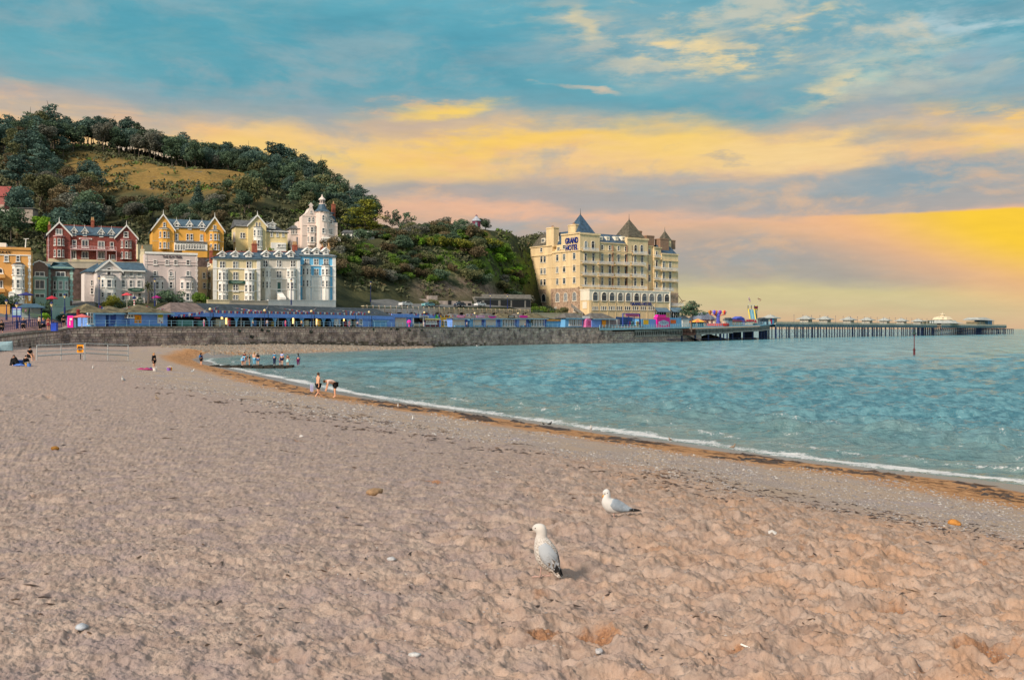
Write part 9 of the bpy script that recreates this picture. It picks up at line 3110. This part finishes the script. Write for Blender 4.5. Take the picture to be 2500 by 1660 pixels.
t=thing('litter_bin','bright blue square bin at the promenade wall','bin',at(133,805,158));mb=MB();mb.box(-.42,.42,-.35,.35,-.2,1.12);mb.build('body',mat('bin_blue',lin(40,80,200)[:3],.5),t);mb=MB();mb.box(-.46,.46,-.39,.39,1.12,1.2);mb.build('lid',DARKB,t)
t=thing('pink_ice_cabinet','hot pink upright cabinet with a white picture on the promenade','cabinet',at(174,797,170));mb=MB();mb.box(-.5,.5,-.4,.4,-.2,1.85);mb.build('body',PINK,t);mb=MB();mb.box(-.12,.02,-.43,-.401,.2,.95);mb.box(-.1,.34,-.43,-.401,1.1,1.4);mb.build('picture',WHITE,t);mb=MB();mb.box(.52,.95,-.3,.4,-.2,1.8);mb.build('side_unit',mat('unit_grey_blue',lin(90,130,150)[:3]),t)
t=thing('post_box','dark red pillar box behind the pink cabinet','post box',at(191,771,181));mb=MB();mb.lathe([(.3,-.1),(.3,.95),(.36,.97),(.36,1.05),(.1,1.22)],n=12);mb.build('body',mat('post_box_red',lin(150,50,50)[:3],.4),t);mb=MB();mb.box(-.14,.14,-.32,-.29,.74,.8);mb.build('slot',BLACKP,t)
for px,py,Y,h_,pose,rz,wear,hair,lab in((155,798,162,30,'walk',1.2,[('shirt',BLK),('shorts',CM(40,40,50))],('hair',HD),'man in black walking past the pink cabinet'),(96,800,152,29,'stand',-.4,[('shirt',CM(190,180,170)),('trousers',BLK)],('hair',HD),'person in a pale top behind the promenade railing'),(118,806,152,32,'stand',.3,[('shirt',CM(150,80,60)),('skirt',CM(140,50,60))],('long_hair',HD),'woman in a brown top and red skirt by the blue bin'),(57,806,143,34,'chair',.5,[('jacket',NVY),('trousers',BLK)],('hair',HF),'fair haired person sitting behind the railing'),(106,806,150,33,'chair',-.4,[('jacket',NVY),('trousers',BLK)],('hair',HF),'person in dark blue sitting left of the woman in red'),(4,812,128,34,'chair',.4,[('jacket',BLK),('trousers',BLK)],('hair',HD),'person in black sitting at the left edge of the promenade'),(63,771,168,18,'stand',.2,[('shirt',CM(240,140,190)),('trousers',CM(60,60,70))],('hair',HB),'distant person in a pink top beside the shelter')):
    person(lab,at(px,py,Y),h_/F*Y*(1.25 if pose=='chair' else 1),pose,rz,wear,hair)
for px,cs,lab in((498,((236,200,220),(240,60,150)),'person in white and pink at the left end of the colonnade'),(617,((80,160,150),(40,60,80)),'person in a teal top under the colonnade'),(652,((180,180,200),(90,90,120)),'person in pale grey under the colonnade'),(697,((240,60,140),(200,40,110)),'person in bright pink under the colonnade'),(736,((230,190,60),(60,50,40)),'person in yellow under the colonnade'),(853,((200,40,60),(200,40,70)),'person in red near the right end of the colonnade'),(873,((170,170,190),(60,60,90)),'person in grey right of the one in red'),(1035,((236,230,230),(220,200,200)),'person in white before the maroon kiosk'),(1140,((240,240,240),(50,50,70)),'person in white between two shuttered booths'),(1282,((40,80,110),(30,40,60)),'person in dark blue before the pink signed booth')):
    x,y,a=wallp(px,1.6);person(lab,(x,y,5.44),1.68,'stand',random.uniform(-1,1),[('shirt',CM(*cs[0])),('trousers',CM(*cs[1]))],('hair',HD),SKINM,'people on the sea front')
for px,cs,lab in((1775,(236,120,60),'person in orange on the deck by the railing'),(1789,(240,160,60),'person in yellow orange on the deck'),(1796,(60,60,90),'person in dark clothes on the deck'),(1862,(220,200,220),'person in pale clothes beside the game stall')):
    p_=ondeck(px,2.2);person(lab,p_,1.72,'stand',.5,[('shirt',CM(*cs)),('trousers',CM(*cs))],('hair',HD),SKINM,'people on the pier deck')

CARG=mat('car_glass',(0.02,0.03,0.035),.08,.1,2,spec=.6);TYRE=mat('tyre',(0.02,0.02,0.02),.9,.1,3);LITE=mat('headlamp',(0.7,0.7,0.68),.2,.05,3)

def car(kind,label,loc,rz,c_):
    t=thing('parked_car' if kind!='van' else 'parked_van',label,'car' if kind!='van' else 'van',loc,rz);m_=mat('car_%d_%d_%d'%c_,lin(*c_)[:3],.3,.05,2,spec=.5)
    pr=[(-2.1,.3),(-2.15,.75),(-1.95,.95),(-1.0,1.0),(-.45,1.42),(.9,1.46),(1.75,1.0),(2.1,.95),(2.12,.35)]if kind!='van' else[(-2.4,.3),(-2.45,.85),(-2.2,1.1),(-1.7,1.2),(-1.1,1.9),(-.8,1.98),(2.4,1.98),(2.45,.35)]
    mb=MB();mb.poly_y(pr,-.82,.82);mb.build('body',m_,t)
    gl=[(-.92,1.04),(-.42,1.36),(.85,1.39),(1.5,1.04)]if kind!='van' else[(-1.55,1.22),(-1.05,1.8),(-.3,1.8),(-.3,1.22)]
    for sd in(-1,1):
        mb=MB();mb.poly_y(gl,sd*.83-.01,sd*.83+.01);mb.build('window',CARG,t)
        mb=MB();mb.box(-2.2 if kind!='van' else-2.5,-2.05 if kind!='van' else-2.3,sd*.6-.14,sd*.6+.14,.62,.78);mb.build('headlight',LITE,t)
        for x in(-1.35,1.3):
            mb=MB();mb.tube((x,sd*.84,.32),(x,sd*.66,.32),.32,.32,12);w_=mb.build('wheel',TYRE,t);mb=MB();mb.tube((x,sd*.855,.32),(x,sd*.84,.32),.19,.19,10);mb.build('rim',LITE,w_)
    d=Vector((gl[1][0]-gl[0][0],0,gl[1][1]-gl[0][1]));mb=MB();mb.obox((gl[0][0]+d.x/2-.05,0,gl[0][1]+d.z/2+.03),d/2*.95,(0,.7,0),Vector((-d.z,0,d.x)).normalized()*.03);mb.build('windscreen',CARG,t)

for kind,px,Y,rz,c_,lab in(('car',1172,320,.9,(226,228,230),'white estate car parked in front of the concrete garages'),('van',1213,324,.9,(230,232,236),'white van parked in front of the concrete garages'),('car',1122,311,.9,(50,60,80),'dark blue car parked by the stone ruin'),('car',1045,297,.9,(110,170,180),'teal car half hidden behind the parapet'),('car',1255,330,.9,(120,124,130),'grey car at the right end of the garages'),('car',990,290,.9,(220,224,226),'white car left of the stone ruin'),
                                 ('car',495,272,.5,(190,200,210),'silver car below the orange villa'),('car',733,296,.4,(236,236,236),'white car before the turreted house'),('car',153,226,.3,(120,160,200),'pale blue car between the brown and grey houses'),('car',538,222,.5,(60,60,70),'dark car behind the colonnade ridge'),('car',592,226,.5,(220,220,224),'white car behind the colonnade ridge')):
    car(kind,lab,ground(px,Y,.05),rz,c_)

h=House('stone_ruin','roofless grey stone building with dark doorways on the upper road',1008,311,24,749,'ruin')
RST=mat('ruin_stone',lin(172,160,154)[:3],.95,.3,.8)
for a,b_,yt in((1008,1046,730),(1046,1068,722),(1068,1152,735)):
    h.block(a,b_,yt,RST,5)
for a,b_,y0,y1 in((1050,1057,735,748),(1094,1102,734,746),(1118,1124,735,749),(1142,1150,740,750),(1016,1022,737,744)):
    mb=MB();mb.box(h.t(a),h.t(b_),-.06,.02,h.z(a,y1),h.z(a,y0));h.sub('opening',mb,DARKIN)
h.done()
h=House('garage_block','long grey concrete garage block with dark open bays',1158,331,24,750,'garages')
CON=mat('weathered_concrete',(0,0,0))
h.block(1158,1296,726,CON,5);h.block(1180,1296,719,CON,3,3);h.band(1158,1296,727,CON,.6,.5)
for a,b_ in((1164,1176),(1182,1216),(1222,1246),(1250,1280),(1284,1295)):
    mb=MB();mb.box(h.t(a),h.t(b_),-.06,.02,h.z(a,750),h.z(a,733));h.sub('bay_opening',mb,DARKIN)
h.done()
